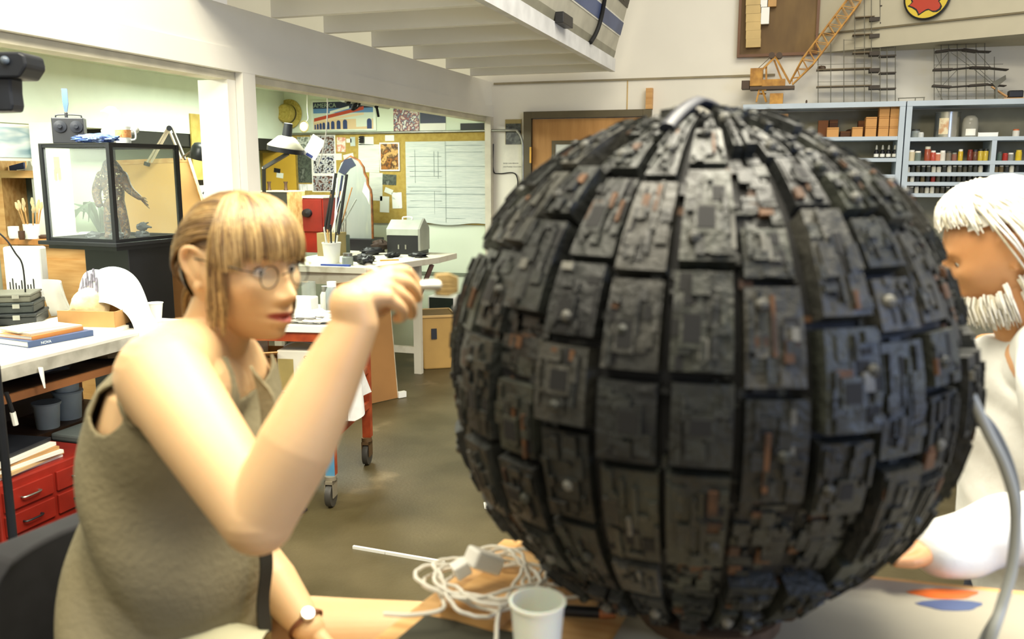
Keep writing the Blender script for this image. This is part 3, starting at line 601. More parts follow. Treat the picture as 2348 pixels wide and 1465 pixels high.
# watch
m_ = MB(); ax = (wrL - AH(628, 1335, 1.47)).normalized(); c0 = wrL - ax * .012; u = ax.orthogonal().normalized(); v = ax.cross(u)
m_.tube([c0 + (u * math.cos(a) + v * math.sin(a)) * .0305 for a in [2 * math.pi * i / 28 for i in range(28)]], .0075, 8, closed=True, flat=.35); wa = m_.build('wristwatch', M('watch_strap', '6b3d1f', .6), wo, smooth=60, local=False, label='brown leather strap wristwatch')
tw = (ZV * .75 - HV * .5 + RV * .3); tw = (tw - ax * tw.dot(ax)).normalized(); m_ = MB(); R3 = Matrix((ax.cross(tw), ax, tw)).transposed(); m_.lathe([(.0, 0), (.0125, 0), (.0125, .006), (.011, .008), (0, .008)], c0 + tw * .030, 20, rot=R3, cap=False); m_.build('watch_face', M('silver_case', 'd6d4cc', .25, .7), wa, smooth=40, local=False)
# brush in her hand
tip = AH(1050, 654, 1.262); bdir = (tip - pinch).normalized(); bend_ = AH(842, 612, 1.135)
br = T('paint_brush', 'small white and tan paint brush held against the sphere', 'brush', pinch)
m_ = MB(); m_.tube(smoothpath([bend_, pinch.lerp(bend_, .4), pinch, pinch + bdir * .012], 5), [.0035] * 5 + [.0045] * 5 + [.0055] * 6, 10); m_.build('handle', M('brush_handle', 'e6e2d4', .35), br, smooth=50, local=False)
m_ = MB(); m_.tube([pinch + bdir * .010, pinch + bdir * .02, pinch + bdir * .045], [.006, .010, .0115], 14, flat=.7); m_.build('ferrule', M('white_ferrule', 'e9ebe4', .25, .2, var=.02), br, smooth=50, local=False)
m_ = MB()
for k in range(60):
    a = rh.uniform(0, 6.28); q = math.sqrt(rh.random()) * .0105; o_ = RV.cross(bdir).normalized() * q * math.cos(a) + ZV * q * math.sin(a); m_.tube([pinch + bdir * .044 + o_, pinch + bdir * .07 + o_ * 1.1, tip + o_ * .75], [.0016, .0014, .0007], 4)
m_.build('bristles', M('tan_bristle', 'b59a62', .7, var=.2, scale=50), br, local=False)

# ---------------------------------------------------------------- man behind the sphere
mp = AH(2400, 1300, 1.85); mn = T('person', 'white-haired man in a white shirt bending behind the sphere', 'person', (mp.x, mp.y, 0))
mb2 = MB(); mf = (-RV * .95 - HV * .25).normalized(); ml = mf.cross(ZV).normalized()
def S2(px, py, a, b, dh=1.88): return (AH(px, py, dh), mf, a, ml, b)
zl = AH(2400, 1300, 1.88)
mt = [(2430, 1420, .15, .2), (2420, 1250, .16, .2), (2412, 1100, .155, .2), (2405, 960, .145, .21), (2395, 850, .12, .2), (2375, 790, .09, .14)]
loft(mb2, [S2(*q) for q in mt], 28); limb(mb2, [AH(2378, 800, 1.88), AH(2345, 730, 1.87), AH(2310, 640, 1.86)], [.07, .062, .06])
hf2 = (-RV * .88 + HV * .36 - ZV * .42); MH2 = head_mat(AH(2292, 560, 1.86), hf2, ZV - RV * .35, 1.2); add_head(mb2, MH2)
sl = AH(2440, 850, 1.70); sr = AH(2370, 850, 2.06); el = AH(2460, 1190, 1.56); wr = AH(2130, 1262, 1.40)
limb(mb2, [AH(2395, 830, 1.82), sl], [.08, .075]); limb(mb2, [AH(2385, 830, 1.95), sr], [.08, .075]); limb(mb2, [sl, el], [.066, .05]); limb(mb2, [el, AH(2290, 1225, 1.47), wr], [.05, .045, .032])
er = AH(2330, 1180, 2.02); wr2 = AH(2190, 1240, 1.84); limb(mb2, [sr, er], [.062, .05]); limb(mb2, [er, wr2], [.05, .03])
for w_, d_ in ((wr, -RV), (wr2, -RV)):
    for i in range(4):
        a = w_ + d_ * .08 + HV * (.018 * (i - 1.5)); limb(mb2, [w_, a], [.024, .0115], 3, 10); limb(mb2, [a, a + d_ * .04, a + d_ * .065 - ZV * .018], [.0108, .0096, .0082], 3, 10)
    limb(mb2, [w_, w_ + d_ * .04 - HV * .04, w_ + d_ * .075 - HV * .045], [.02, .0125, .0095], 3, 10)
for s_ in (-1, 1):
    hp_ = Vector((zl.x, zl.y, .82)) + ml * .1 * s_ - mf * .05; kn_ = Vector((hp_.x, hp_.y, .46)) + mf * .05; an_ = Vector((hp_.x, hp_.y, .08)); limb(mb2, [hp_, kn_, an_], [.09, .065, .042]); limb(mb2, [an_, an_ + mf * .06 - ZV * .03, an_ + mf * .17 - ZV * .045], [.042, .042, .03])
link_mesh('body', remesh(mb2, .0035, 3), SKIN2, mn)
WS = M('white_shirt', 'e9e9e4', .9, scale=4, c2='dcdcd6', bump=.3, bscale=25); ms = MB()
ms2 = [(2432, 1400, .17, .225), (2426, 1320, .172, .225), (2420, 1250, .175, .222), (2415, 1170, .172, .22), (2410, 1090, .168, .22), (2406, 1010, .163, .224), (2403, 950, .158, .226), (2400, 890, .145, .222), (2392, 840, .125, .20), (2380, 800, .105, .155), (2370, 775, .085, .10)]
q = []
for i in range(len(ms2) - 1):
    for k in range(4): t = k / 4; q.append(S2(*[ms2[i][j] + (ms2[i + 1][j] - ms2[i][j]) * t for j in range(4)]))
q.append(S2(*ms2[-1])); loft(ms, q, 64)
limb(ms, [AH(2398, 835, 1.82), sl, sl.lerp(el, .5), el], [.088, .085, .078, .066]); limb(ms, [el, AH(2290, 1222, 1.47), wr.lerp(el, .06)], [.066, .062, .047])
limb(ms, [AH(2388, 835, 1.95), sr, er], [.088, .085, .064]); limb(ms, [er, wr2.lerp(er, .08)], [.064, .045])
sh_ = remesh(ms, .006, 4)
co = np.empty(len(sh_.vertices) * 3); sh_.vertices.foreach_get('co', co); no_ = np.empty(len(sh_.vertices) * 3, dtype=np.float32); sh_.vertex_normals.foreach_get('vector', no_); co = co.reshape(-1, 3); no_ = no_.reshape(-1, 3)
dd = [.010 * noise.noise(Vector((c[0] * 7, c[1] * 7, c[2] * 11))) + .005 * math.sin(38 * c[2] + 22 * c[0] + 4 * noise.noise(Vector(c) * 5)) for c in co]
sh_.vertices.foreach_set('co', (co + no_ * np.array(dd)[:, None]).ravel())
link_mesh('shirt', sh_, WS, mn)
m_ = MB()
for s_ in (-1, 1):
    hp_ = Vector((zl.x, zl.y, .80)) + ml * .09 * s_ - mf * .02; m_.tube([hp_, Vector((hp_.x, hp_.y, .46)) + mf * .03, Vector((hp_.x, hp_.y, .07)) - mf * .03], [.10, .10, .085], 24)
m_.build('trousers', M('navy_trousers', '2c3242', .85), mn, smooth=60, local=False)
WH = [M('hair_white', 'eeece2', .5, var=.05, scale=50), M('hair_offwhite', 'd8d2bd', .5, var=.1, scale=50)]; hr = MB()
P, F_ = head_verts(off=.010, nlat=60, nlon=90, rawonly=True); keep = [f for f in F_ if all(P[i][2] > (.066 if P[i][0] > .045 else .05 if P[i][0] > -.035 else -.07) for i in f)]; hr.add([tuple(p) for p in P], keep, 0)
for k in range(560):
    lon = rh.uniform(-178, 178); d0 = dirn(lon * .3, rh.uniform(70, 88)); lat1 = rh.uniform(34, 42) if abs(lon) < 70 else rh.uniform(24, 34) if abs(lon) < 112 else rh.uniform(-60, -12); p = slerp_path(d0, dirn(lon, lat1), 10, .010, .014, lift=.014)
    hr.tube([v + Vector((0, .004 * math.sin(k + i), .003 * math.cos(2 * k + i))) for i, v in enumerate(p)], [.0030 - .0016 * i / 10 for i in range(11)], 5, rh.choice((0, 0, 1)))
for k in range(900):                                     # beard and whiskers
    lon = rh.choice((-1, 1)) * rh.uniform(10, 122); d0 = dirn(lon, rh.uniform(-74, -34) + (10 if abs(lon) > 85 else 0)); bl_ = rh.uniform(.4, 1.3); p0 = slerp_path(d0, d0 + Vector((0, 0, -.01)), 1, .002, .002)[0]; p0.x += .016 if p0.x > 0 else 0
    hr.tube([p0, p0 + Vector((d0.x * .012, d0.y * .014, -.012)) * bl_, p0 + Vector((d0.x * .014, d0.y * .018, -.034)) * bl_], [.0026, .0022, .0007], 5, rh.choice((0, 0, 1)))
hr.v = [tuple(MH2 @ Vector(v)) for v in hr.v]; hr.build('hair', WH, mn, smooth=80, local=False, label='white hair and white beard')
for sg in (1, -1):
    m_ = MB(); m_.ell((.0662, .031 * sg, .0), (.0122,) * 3, 16, 10); m_.ell((.0752, .031 * sg, -.001), (.0042, .0058, .0058), 12, 8, m=1); m_.v = [tuple(MH2 @ Vector(v)) for v in m_.v]; m_.build('eye', [MATS['eye_white'], MATS['iris']], mn, smooth=60, local=False)

# ---------------------------------------------------------------- drafting chair under the woman
cl_ = Vector((wl.x, wl.y, 0)) + tf * .03; ch = T('drafting_chair', 'black upholstered drafting chair with curved backrest, behind the woman', 'chair', cl_, math.atan2(tf.y, tf.x))
UPH = M('black_upholstery', '17171a', .85, var=.2, scale=30)
m_ = MB(); m_.lathe([(0, .555), (.2, .555), (.225, .575), (.225, .605), (.2, .622), (0, .625)], seg=32, cap=False, sx=1.0, sy=1.05); m_.build('seat', UPH, ch, smooth=50)
m_ = MB()
def bk(u, v):
    a = (u - .5) * 1.9; w = .21 * (1 - .30 * abs(2 * v - 1) ** 3); return (-.33 - .05 * math.cos(a) + .09 - .06 * v * 0, w * math.sin(a) * 1.1, .64 + .27 * v)
for th_, nm, mm in ((.06, 'backrest', UPH),): m_.sheet(16, 12, bk, th_); bo_ = m_.build(nm, mm, ch, smooth=60); k = bo_.modifiers.new('r', 'BEVEL'); k.width = .02; k.segments = 3
m_ = MB(); m_.tube(smoothpath([(-.05, 0, .55), (-.28, 0, .56), (-.33, 0, .62), (-.33, 0, .78)]), .014, 8); m_.build('back_bar', BLACK, ch, smooth=50)
m_ = MB(); m_.tube([(0, 0, .08), (0, 0, .555)], .022, 12); m_.build('column', STEEL, ch, smooth=50)
m_ = MB(); m_.tube([(.21 * math.cos(a), .21 * math.sin(a), .245) for a in [i * 2 * math.pi / 32 for i in range(32)]], .011, 8, closed=True)
for a in (0.5, 2.6, 4.7): m_.tube([(.02 * math.cos(a), .02 * math.sin(a), .26), (.21 * math.cos(a), .21 * math.sin(a), .245)], .008, 8)
m_.build('foot_ring', STEEL, ch, smooth=50)
for i in range(5):
    a = i * 2 * math.pi / 5; m_ = MB(); m_.bar((0, 0, .10), (.27 * math.cos(a), .27 * math.sin(a), .075), .04, .03); lg = m_.build('leg', BLACK, ch); m_ = MB(); m_.lathe([(.026, -.02), (.028, 0), (.026, .02)], (.27 * math.cos(a), .27 * math.sin(a), .03), 14, rot=Rz(a) @ Rx(math.pi / 2)); m_.build('caster', RUBBER, lg, smooth=40)

# ================================================================ HELPERS FOR FURNISHINGS
def PX(name, x0, y0, x1, y1, dh, dep, mt, label, cat, rz=YAW, group=None, bevel=.002, taper=1, zb=None):
    """upright box seen at these photo coordinates, front face dh away"""
    xm = (x0 + x1) / 2; b = AH(xm, y1, dh); t = AH(xm, y0, dh); w = (AH(x1, (y0 + y1) / 2, dh) - AH(x0, (y0 + y1) / 2, dh)).length
    if zb is not None: b.z = zb
    m_ = MB(); m_.box((0, dep / 2, (t.z - b.z) / 2), (w, dep, t.z - b.z), taper=taper)
    return one(name, m_, mt, label, cat, b, rz, group, bevel=bevel)
def WALLP(name, x0, y0, x1, y1, mt, label, cat, Y=YB - .04, th=.003, tilt=0, group=None):
    """flat sheet on the back wall"""
    a = AY(x0, y0, Y); b = AY(x1, y1, Y); w = b.x - a.x; h = a.z - b.z; m_ = MB(); m_.box((0, 0, 0), (w, th, h), Ry(tilt))
    return one(name, m_, mt, label, cat, ((a.x + b.x) / 2, Y - th / 2, (a.z + b.z) / 2), 0, group)
def lathe_thing(name, prof, mt, label, cat, loc, seg=18, group=None): m_ = MB(); m_.lathe(prof, seg=seg); return one(name, m_, mt, label, cat, loc, 0, group, smooth=40)
def crumple(mb, c, r, jit=.35, seg=28, rings=18, flat_z=None, sc=2.5, seed=0):
    c = Vector(c); e = MB(); e.ell((0, 0, 0), r, seg, rings); vs = []
    for v in e.v:
        v = Vector(v); n_ = v.normalized() if v.length else ZV; q = Vector((v.x / r[0], v.y / r[1], v.z / r[2])) * sc + Vector((seed * 3.1, seed, 0))
        v = v * (1 + jit * noise.noise(q) + jit * .5 * noise.noise(q * 2.3) + jit * .25 * abs(noise.noise(q * 4.7)))
        if flat_z is not None and v.z < flat_z: v.z = flat_z
        vs.append(c + v)
    mb.add(vs, e.f)

# ================================================================ LEFT BENCH
bn = T('workbench', 'long white-topped workbench along the left side, cluttered', 'workbench', (-3.05, 2.2, 0)); BZ = .85
BT = M('worn_white_top', 'e6e3d6', .5, scale=3, c2='cfcabb', lo=.3, hi=.5); EDGE = M('worn_edge', '9b988a', .6, scale=8, c2='c9c6b8')
m_ = MB(); m_.bb((-.36, -1.2, BZ - .012), (.315, 1.25, BZ)); m_.build('bench_top', BT, bn)
m_ = MB(); m_.bb((.29, -1.2, BZ - .06), (.316, 1.25, BZ - .0125)); m_.build('front_edge', EDGE, bn)
DW = M('dark_wood', '4d3320', .6, scale=3, c2='33200f', stretch=(1, 6, 1)); OW = M('orange_wood', '8d5a30', .6, scale=4, c2='6f4422')
m_ = MB(); m_.bb((-.35, -1.15, .70), (.27, 1.2, .72)); m_.build('upper_shelf', DW, bn)
m_ = MB(); m_.bb((.27, -1.15, .695), (.285, 1.2, .725)); m_.build('shelf_edge', OW, bn)
m_ = MB(); m_.bb((-.35, -1.15, .40), (-.03, 1.2, .42)); m_.build('lower_shelf', DW, bn)
for y in (-1.1, 0.05, 1.15):
    for x in (-.33, .24): m_ = MB(); m_.bb((x - .03, y - .03, 0), (x + .03, y + .03, BZ - .0125)); m_.build('leg', DW if y < 1 else OW, bn)
m_ = MB(); m_.bb((-.36, -1.15, .0), (-.345, 1.2, .7)); m_.build('back_panel', M('bench_back', '33241a', .7), bn)
# on the bench
def onb(px, py, z=BZ): return AZ(px, py, z)
st_ = onb(40, 742)
for i, (w, d, h, c) in enumerate(((.26, .22, .055, '1c2020'), (.24, .2, .05, '262c2a'), (.22, .19, .04, '5c5c50'))):
    z = BZ + sum((.055, .05, .04)[:i]); t = T('tool_case', ('lowest black plastic tool case in the stack at the left of the bench', 'black plastic tool case in the middle of the stack on the bench', 'flat grey metal case topping the stack of cases on the bench')[i], 'case', (st_.x - .05, st_.y + .02, z), YAW + .25, 'stacked cases on the bench')
    m_ = MB(); m_.box((0, 0, h * .36), (w, d, h * .72)); m_.build('tray', M('case_' + c, c, .4, var=.15), t, bevel=.006); m_ = MB(); m_.box((0, 0, h * .86), (w + .008, d + .008, h * .28)); m_.build('lid', MATS['case_' + c], t, bevel=.005); m_ = MB(); m_.box((.05, -d / 2 - .006, h * .7), (.03, .006, h * .4)); m_.build('latch', STEEL, t)
o = onb(75, 790); e = onb(150, 776); ba = math.atan2((e - o).y, (e - o).x)
def book(label, z, w, d, h, cov, rz, dx=0, dy=0, name='book', spine=None):
    t = T(name, label, 'book', (o.x - .03 + dx, o.y + .10 + dy, z), rz, 'books and magazines on the bench'); m_ = MB(); m_.box((0, .004, h / 2), (w - .006, d - .008, h * .78)); m_.build('pages', PAPER, t)
    m_ = MB(); m_.box((0, 0, h * .06), (w, d, h * .12)); m_.box((0, 0, h * .94), (w, d, h * .12)); m_.box((0, -d / 2 + .002, h / 2), (w, .004, h * .76)); m_.build('cover', M('cover_' + cov, cov, .4, var=.1), t)
    if spine: text('spine_lettering', spine, h * .62, t, Matrix.Translation((-w * .32, -d / 2 - .0008, h * .25)) @ UPR, M('spine_white', 'd5dde0', .5))
    return t
book('blue hardback with white spine lettering at the bottom of the book pile', BZ, .30, .2, .026, '3a4d73', ba, spine='NOVA')
book('white paperback with an orange-brown spine line in the book pile', BZ + .026, .25, .19, .016, 'c07c3c', ba + .08, -.02)
book('grey magazine lying on the book pile on the bench', BZ + .042, .24, .19, .008, 'b9b2a2', ba + .02, -.03, .01, 'magazine')
book('cream magazine on top of the book pile on the bench', BZ + .050, .22, .17, .006, 'e8e0c4', ba - .12, -.06, .0, 'magazine')
t = T('flat_case', 'flat black case lying between the books and the cardboard tray', 'case', onb(158, 757), ba); m_ = MB(); m_.box((.0, .05, .012), (.14, .12, .024)); m_.build('body', BLACK, t, bevel=.006); m_ = MB(); m_.box((0, .05, .0265), (.12, .10, .004)); m_.build('lid', M('case_brown', '3a2a1c', .5), t, bevel=.002)
pc = onb(115, 738); m_ = MB(); m_.sheet(12, 8, lambda u, v: (.03 * math.sin(u * 2.2) - .05 + .085 * u * (1 - .3 * v), .05 * math.sin(u * 3) + .03 * (1 - v) ** 2 * 2, .002 + v * .19 - .02 * u * v), .0012); one('paper_sheet', m_, M('grey_paper', 'cfcec8', .7), 'curled grey paper sheet standing behind the cases', 'paper', (pc.x - .05, pc.y + .08, BZ), YAW, smooth=60)
# cardboard tray with foam and shirt
ct = T('cardboard_tray', 'low cardboard tray holding a cream foam block', 'tray', onb(205, 758) + HV * .10, YAW - .12)
m_ = MB(); m_.box((0, 0, .004), (.27, .20, .008)); m_.build('bottom', CARDB, ct)
for c, d in (((0, -.098, .045), (.27, .005, .085)), ((0, .098, .045), (.27, .005, .085)), ((-.133, 0, .04), (.005, .19, .072)), ((.133, 0, .045), (.005, .19, .082))): m_ = MB(); m_.box(c, d); m_.build('side', CARDB, ct)
fo = Vector(ct.location); m_ = MB(); crumple(m_, (0, 0, .085), (.085, .07, .085), .10, 30, 20, -.075, 2); one('foam_block', m_, M('cream_foam', 'ecdcae', .9, scale=14, c2='dcc58f', bump=.4), 'rounded cream foam block standing in the cardboard tray', 'foam block', (fo.x - .035, fo.y - .01, BZ + .0085), YAW, smooth=60)
# white shirt thrown over
SHP = M('printed_white_cloth', 'cfd2ce', .9, scale=9, c2='b4b9bc', bump=.2)
dr_ = [(-.13, .12, .175), (-.10, .12, .215), (-.05, .11, .24), (.01, .10, .252), (.07, .09, .235), (.13, .08, .19), (.19, .05, .125), (.25, .0, .06), (.30, -.04, .015), (.325, -.06, -.05), (.33, -.07, -.12)]
dp = smoothpath(dr_, 4)
def drape(u, v):
    k = u * (len(dp) - 1); i = min(int(k), len(dp) - 2); p = dp[i].lerp(dp[i + 1], k - i); w = .17 - .03 * u
    q = (v - .5); return (p.x + .012 * math.sin(9 * v + 5 * u), p.y + q * w * 1.3 + .012 * math.sin(14 * u + 2 * v), p.z - .55 * max(0, abs(q) - .22) * (1 - .6 * u) + .016 * math.sin(15 * v + 9 * u + 2 * math.sin(7 * u)) * (1 - abs(q)) + .006 * noise.noise(Vector((u * 6, v * 6, 0))))
t = T('draped_shirt', 'white shirt with a dark print thrown over the tray, hanging off the bench edge', 'shirt', (fo.x + .005, fo.y - .02, BZ), YAW - .1); m_ = MB(); m_.sheet(44, 26, drape, .004); m_.build('cloth', SHP, t, smooth=70)
m_ = MB()
for k in range(9): u = .05 + .028 * k; p = Vector(drape(u, .17 + .05 * math.sin(k * 2.1))); m_.sheet(4, 4, lambda a, b: Vector(drape(u + .022 * a, .13 + .05 * math.sin(k * 2.1) + .11 * b)) + Vector((-.001, -.004, .005)), .0012)
m_.build('print', M('dark_print', '4b4a52', .8, scale=40, c2='8a8494'), t, smooth=60)
pr = bn
t = T('paper_cup', 'white paper cup at the far end of the left bench', 'cup', AZ(397, 738, BZ)); t.location.x = -2.86; t.location.y = 3.36; m_ = MB(); m_.lathe([(.026, 0), (.036, .085), (.039, .087), (.039, .09), (.034, .088), (.024, .004)], seg=24, cap=False); m_.build('cup_body', PAPER, t, smooth=40)
t = T('tape_roll', 'black tape roll lying by the paper cup', 'tape', (-2.86, 3.22, BZ)); m_ = MB(); m_.lathe([(.02, 0), (.045, 0), (.045, .02), (.02, .02), (.02, 0)], seg=24, cap=False); m_.build('roll', RUBBER, t, smooth=40)
t = T('drawing_pad', 'white paper pad on the bench near the paper cup', 'paper pad', (-2.93, 3.08, BZ), .2); m_ = MB(); m_.box((0, 0, .008), (.2, .14, .016)); m_.build('sheets', PAPER, t)
og = onb(22, 705); t = T('tool_rack', 'white plastic rack holding a comb of thin dark tools', 'rack', (og.x - .10, og.y + .22, BZ), YAW); m_ = MB(); m_.box((0, 0, .15), (.20, .08, .30)); m_.build('case', PLASTW, t, bevel=.012); m_ = MB(); m_.box((0, -.045, .045), (.19, .02, .03)); m_.build('ledge', PLASTW, t)
for k in range(9): m_ = MB(); m_.tube([(-.07 + k * .016, -.047, .06), (-.07 + k * .016, -.047, .11 + .02 * math.sin(k * 1.7))], .0028, 6); m_.build('tool', BLACK, t)
t = T('power_cord', 'thin black cord looping over the white tool rack', 'cord', (og.x - .10, og.y + .15, BZ)); m_ = MB(); m_.tube(smoothpath([AH(-40, 505, 3.95), AH(10, 545, 3.98), AH(35, 580, 4.0), AH(52, 610, 4.02), AH(60, 690, 4.05)]), .004, 6); m_.build('cord', RUBBER, t, smooth=50, local=False)
# on and below the shelves
t = T('hanging_strap', 'white strap hanging from the front edge of the left bench', 'strap', AX(98, 848, -2.725)); m_ = MB(); m_.tube(smoothpath([AX(93, 842, -2.725), AX(97, 862, -2.715), AX(103, 890, -2.71)], 4), [.012, .012, .012, .011, .010, .009, .007, .006, .004], 8, flat=.3); m_.build('strap', CLOTHW, t, smooth=50, local=False)
t = T('awl', 'white-tipped black tool hanging below the bench', 'tool', AX(30, 940, -2.72)); m_ = MB(); m_.tube([AX(14, 900, -2.72), AX(29, 945, -2.72)], .008, 8); m_.build('shaft', BLACK, t, local=False); m_ = MB(); m_.tube([AX(29, 945, -2.72), AX(36, 974, -2.72)], .010, 8); m_.build('tip', PLASTW, t, local=False)
for i, (y, w, c, lb, h) in enumerate(((2.75, .42, '23272a', 'dark folded tarp lying on the shelf under the left bench', .05), (3.12, .22, '77603c', 'brown cardboard offcuts on the shelf under the left bench', .035))):
    m_ = MB(); crumple(m_, (0, 0, h), (.24, w / 2, h), .25, 24, 12, -h, 2, i); one(('folded_tarp', 'cardboard_offcuts')[i], m_, M('shelf_' + c, c, .5, var=.3), lb, ('tarp', 'cardboard')[i], (-3.03, y, .7205), smooth=60)
for i, (px, w, h, lb) in enumerate(((112, .055, .105, 'short plastic tub nearest the red tool chest'), (150, .062, .12, 'lower of the two stacked plastic tubs under the bench'), (150, .058, .11, 'upper of the two stacked plastic tubs under the bench'))):
    z = .42 + (.125 if i == 2 else 0); p = AX(px, 990, -3.17 if i else -3.14); t = T('plastic_tub', lb, 'tub', (p.x, p.y + (0, .03, .03)[i], z), 0, 'plastic tubs'); m_ = MB(); m_.lathe([(w * .85, 0), (w, h), (w + .004, h), (w + .004, h + .006), (w - .004, h + .004), (w * .82, .005)], seg=24, cap=False); m_.build('tub_body', M('tub_grey', 'a3aeac', .35, sss=.2), t, smooth=40); m_ = MB(); m_.lathe([(0, h + .004), (w + .006, h + .004), (w + .006, h + .012), (0, h + .012)], seg=24, cap=False); m_.build('lid', M('tub_lid', '8b9697', .4), t, smooth=40)
# red tool chest
tc_ = T('tool_chest', 'red metal tool chest with drawers under the left bench', 'tool chest', (-2.865, 2.555, 0), .0); m_ = MB(); m_.box((0, 0, .21), (.30, .50, .42)); m_.build('body', REDP, tc_, bevel=.006)
for k, z in enumerate((.35, .255, .15, .05)): 
    for y in (-.122, .122): m_ = MB(); m_.box((.156, y, z), (.012, .225, .078)); d_ = m_.build('drawer', REDP, tc_, bevel=.003); m_ = MB(); m_.tube(smoothpath([(.16, y - .04, z), (.178, y - .035, z), (.178, y + .035, z), (.16, y + .04, z)], 3), .004, 6); m_.build('pull', BLACK if k % 2 else STEEL, d_, smooth=50)
for k in range(5):
    m_ = MB(); m_.box((0, 0, .0065), (.21 + .02 * (k % 2), .30, .013)); one('paper_stack', m_, (PAPER, M('tan_folder', 'c9a878', .7), PAPER, M('kraft_folder', 'b98f5c', .7), PAPER)[k], ('white papers at the bottom of the pile on the red tool chest', 'tan folder low in the pile on the red tool chest', 'white papers in the middle of the pile on the red tool chest', 'brown folder under the dark binder on the red tool chest', 'white papers under the dark binder on the red tool chest')[k], 'papers', (-2.86 + .01 * (k % 3), 2.50 - .008 * k, .4205 + .0135 * k), .1 * math.sin(k * 2), 'papers on the tool chest')
m_ = MB(); m_.box((0, 0, .008), (.2, .26, .016)); one('binder', m_, M('black_binder', '1d2026', .4), 'dark binder on top of the papers on the red tool chest', 'binder', (-2.87, 2.49, .489), .12, bevel=.003)
m_ = MB(); crumple(m_, (0, 0, .03), (.05, .09, .03), .5, 20, 12, -.03, 3, 8); one('crumpled_rag', m_, CLOTHW, 'crumpled pale rag on the floor at the foot of the red chest', 'rag', (-2.62, 2.34, .0), 0, smooth=60)
# grey bin, black bag
gb = T('storage_bin', 'dark grey plastic storage bin with lid under the left bench', 'storage bin', (-2.85, 3.075, 0)); GBM = M('bin_grey', '5c6461', .45, var=.08); m_ = MB(); m_.box((0, 0, .2), (.30, .44, .40), Rx(math.pi) if False else None); m_.build('body', GBM, gb, bevel=.02)
for z in (.12, .26): m_ = MB(); m_.box((.152, 0, z), (.008, .40, .012)); m_.build('rib', M('bin_rib', '3a4242', .5), gb)
m_ = MB(); m_.box((0, 0, .42), (.325, .47, .035)); m_.build('lid', M('bin_lid', '727b78', .4), gb, bevel=.01)
for y in (-.15, .15): m_ = MB(); m_.box((.168, y, .415), (.012, .07, .05)); m_.build('clip', M('clip_clear', 'b6bcb8', .3), gb, bevel=.004)
BAG = M('black_bag_plastic', '0f0f10', .18, var=.2, scale=5, bump=.6, bscale=14); m_ = MB(); crumple(m_, (0, 0, .19), (.16, .17, .20), .30, 40, 26, -.19, 2.6, 2); one('garbage_bag', m_, BAG, 'shiny black garbage bag on the floor before the red chest', 'bag', (-2.43, 2.62, 0), .3, smooth=60)

# ================================================================ GLASS CASE ON PEDESTAL
CZ = 1.2; cc0 = Vector((-3.42, 3.77, 0)); cr = math.radians(-4)
pd = T('pedestal', 'black pedestal under the glass display case', 'pedestal', cc0, cr); m_ = MB(); m_.box((.03, .04, .58), (.30, .30, 1.16)); m_.build('column', BLACK, pd, bevel=.004); m_ = MB(); m_.box((0, 0, 1.17), (.46, .46, .02)); m_.build('neck', BLACK, pd)
gc = T('display_case', 'glass display case with thin black frame holding a creature figurine', 'display case', (cc0.x, cc0.y, 1.1805), cr); z0 = .02; hh = .485; w = .225
m_ = MB(); m_.box((0, 0, .01), (.53, .53, .02)); m_.build('base', BLACK, gc, bevel=.003)
for sx in (-1, 1):
    for sy in (-1, 1): m_ = MB(); m_.bb((sx * w - .011, sy * w - .011, z0), (sx * w + .011, sy * w + .011, z0 + hh)); m_.build('frame_post', BLACK, gc)
for z in (z0 + .008, z0 + hh - .008):
    for s_ in (-1, 1):
        m_ = MB(); m_.bb((-w + .0115, s_ * w - .009, z - .008), (w - .0115, s_ * w + .009, z + .008)); m_.build('frame_rail', BLACK, gc); m_ = MB(); m_.bb((s_ * w - .009, -w + .0115, z - .008), (s_ * w + .009, w - .0115, z + .008)); m_.build('frame_rail', BLACK, gc)
CG = glass('case_glass', (.97, 1, .98, 1), .07, .02)
for s_ in (-1, 1):
    m_ = MB(); m_.bb((-w + .012, s_ * w - .0015, z0 + .0165), (w - .012, s_ * w + .0015, z0 + hh - .0165)); m_.build('pane', CG, gc); m_ = MB(); m_.bb((s_ * w - .0015, -w + .012, z0 + .0165), (s_ * w + .0015, w - .012, z0 + hh - .0165)); m_.build('pane', CG, gc)
m_ = MB(); m_.bb((-w - .011, -w - .011, z0 + hh + .0003), (w + .011, w + .011, z0 + hh + .005)); m_.build('top_pane', M('case_top', '2a2a28', .3), gc)
fz = 1.1805 + .0205; FGM = ramp_mat('creature_skin', ['241c18', '6b4426', '33333c', '8c6a44', '2a2830'], 55, .5)
fg = T('figurine', 'dark armoured creature figurine standing inside the glass case', 'figurine', (cc0.x + .0, cc0.y - .0, fz), YAW); e = MB()
limb(e, [(-.04, 0, .03), (-.035, -.01, .11), (-.02, 0, .19)], [.022, .024, .032]); limb(e, [(.05, .0, .03), (.045, -.012, .11), (.02, 0, .19)], [.022, .024, .032])
for x in (-.04, .05): limb(e, [(x, 0, .018), (x + .005, -.04, .014)], [.02, .014])
limb(e, [(0, 0, .18), (0, 0, .25), (-.005, 0, .32)], [.048, .052, .062]); limb(e, [(-.005, 0, .33), (-.002, -.01, .375)], [.04, .042]); limb(e, [(-.055, 0, .325), (-.085, -.01, .25), (-.07, -.03, .18)], [.03, .024, .018]); limb(e, [(.05, 0, .325), (.085, -.01, .26), (.14, -.02, .215)], [.03, .022, .014])
for k in range(4): limb(e, [(.145, -.02, .212), (.17, -.03 + .008 * k, .215 - .014 * k), (.185, -.03 + .008 * k, .205 - .016 * k)], [.006, .0045, .003], 3, 8)
for k in range(9): a = k * .7; limb(e, [(.03 * math.cos(a), .028 * math.sin(a), .385), (.05 * math.cos(a), .045 * math.sin(a), .35), (.055 * math.cos(a), .05 * math.sin(a), .30)], [.010, .009, .006], 3, 8)
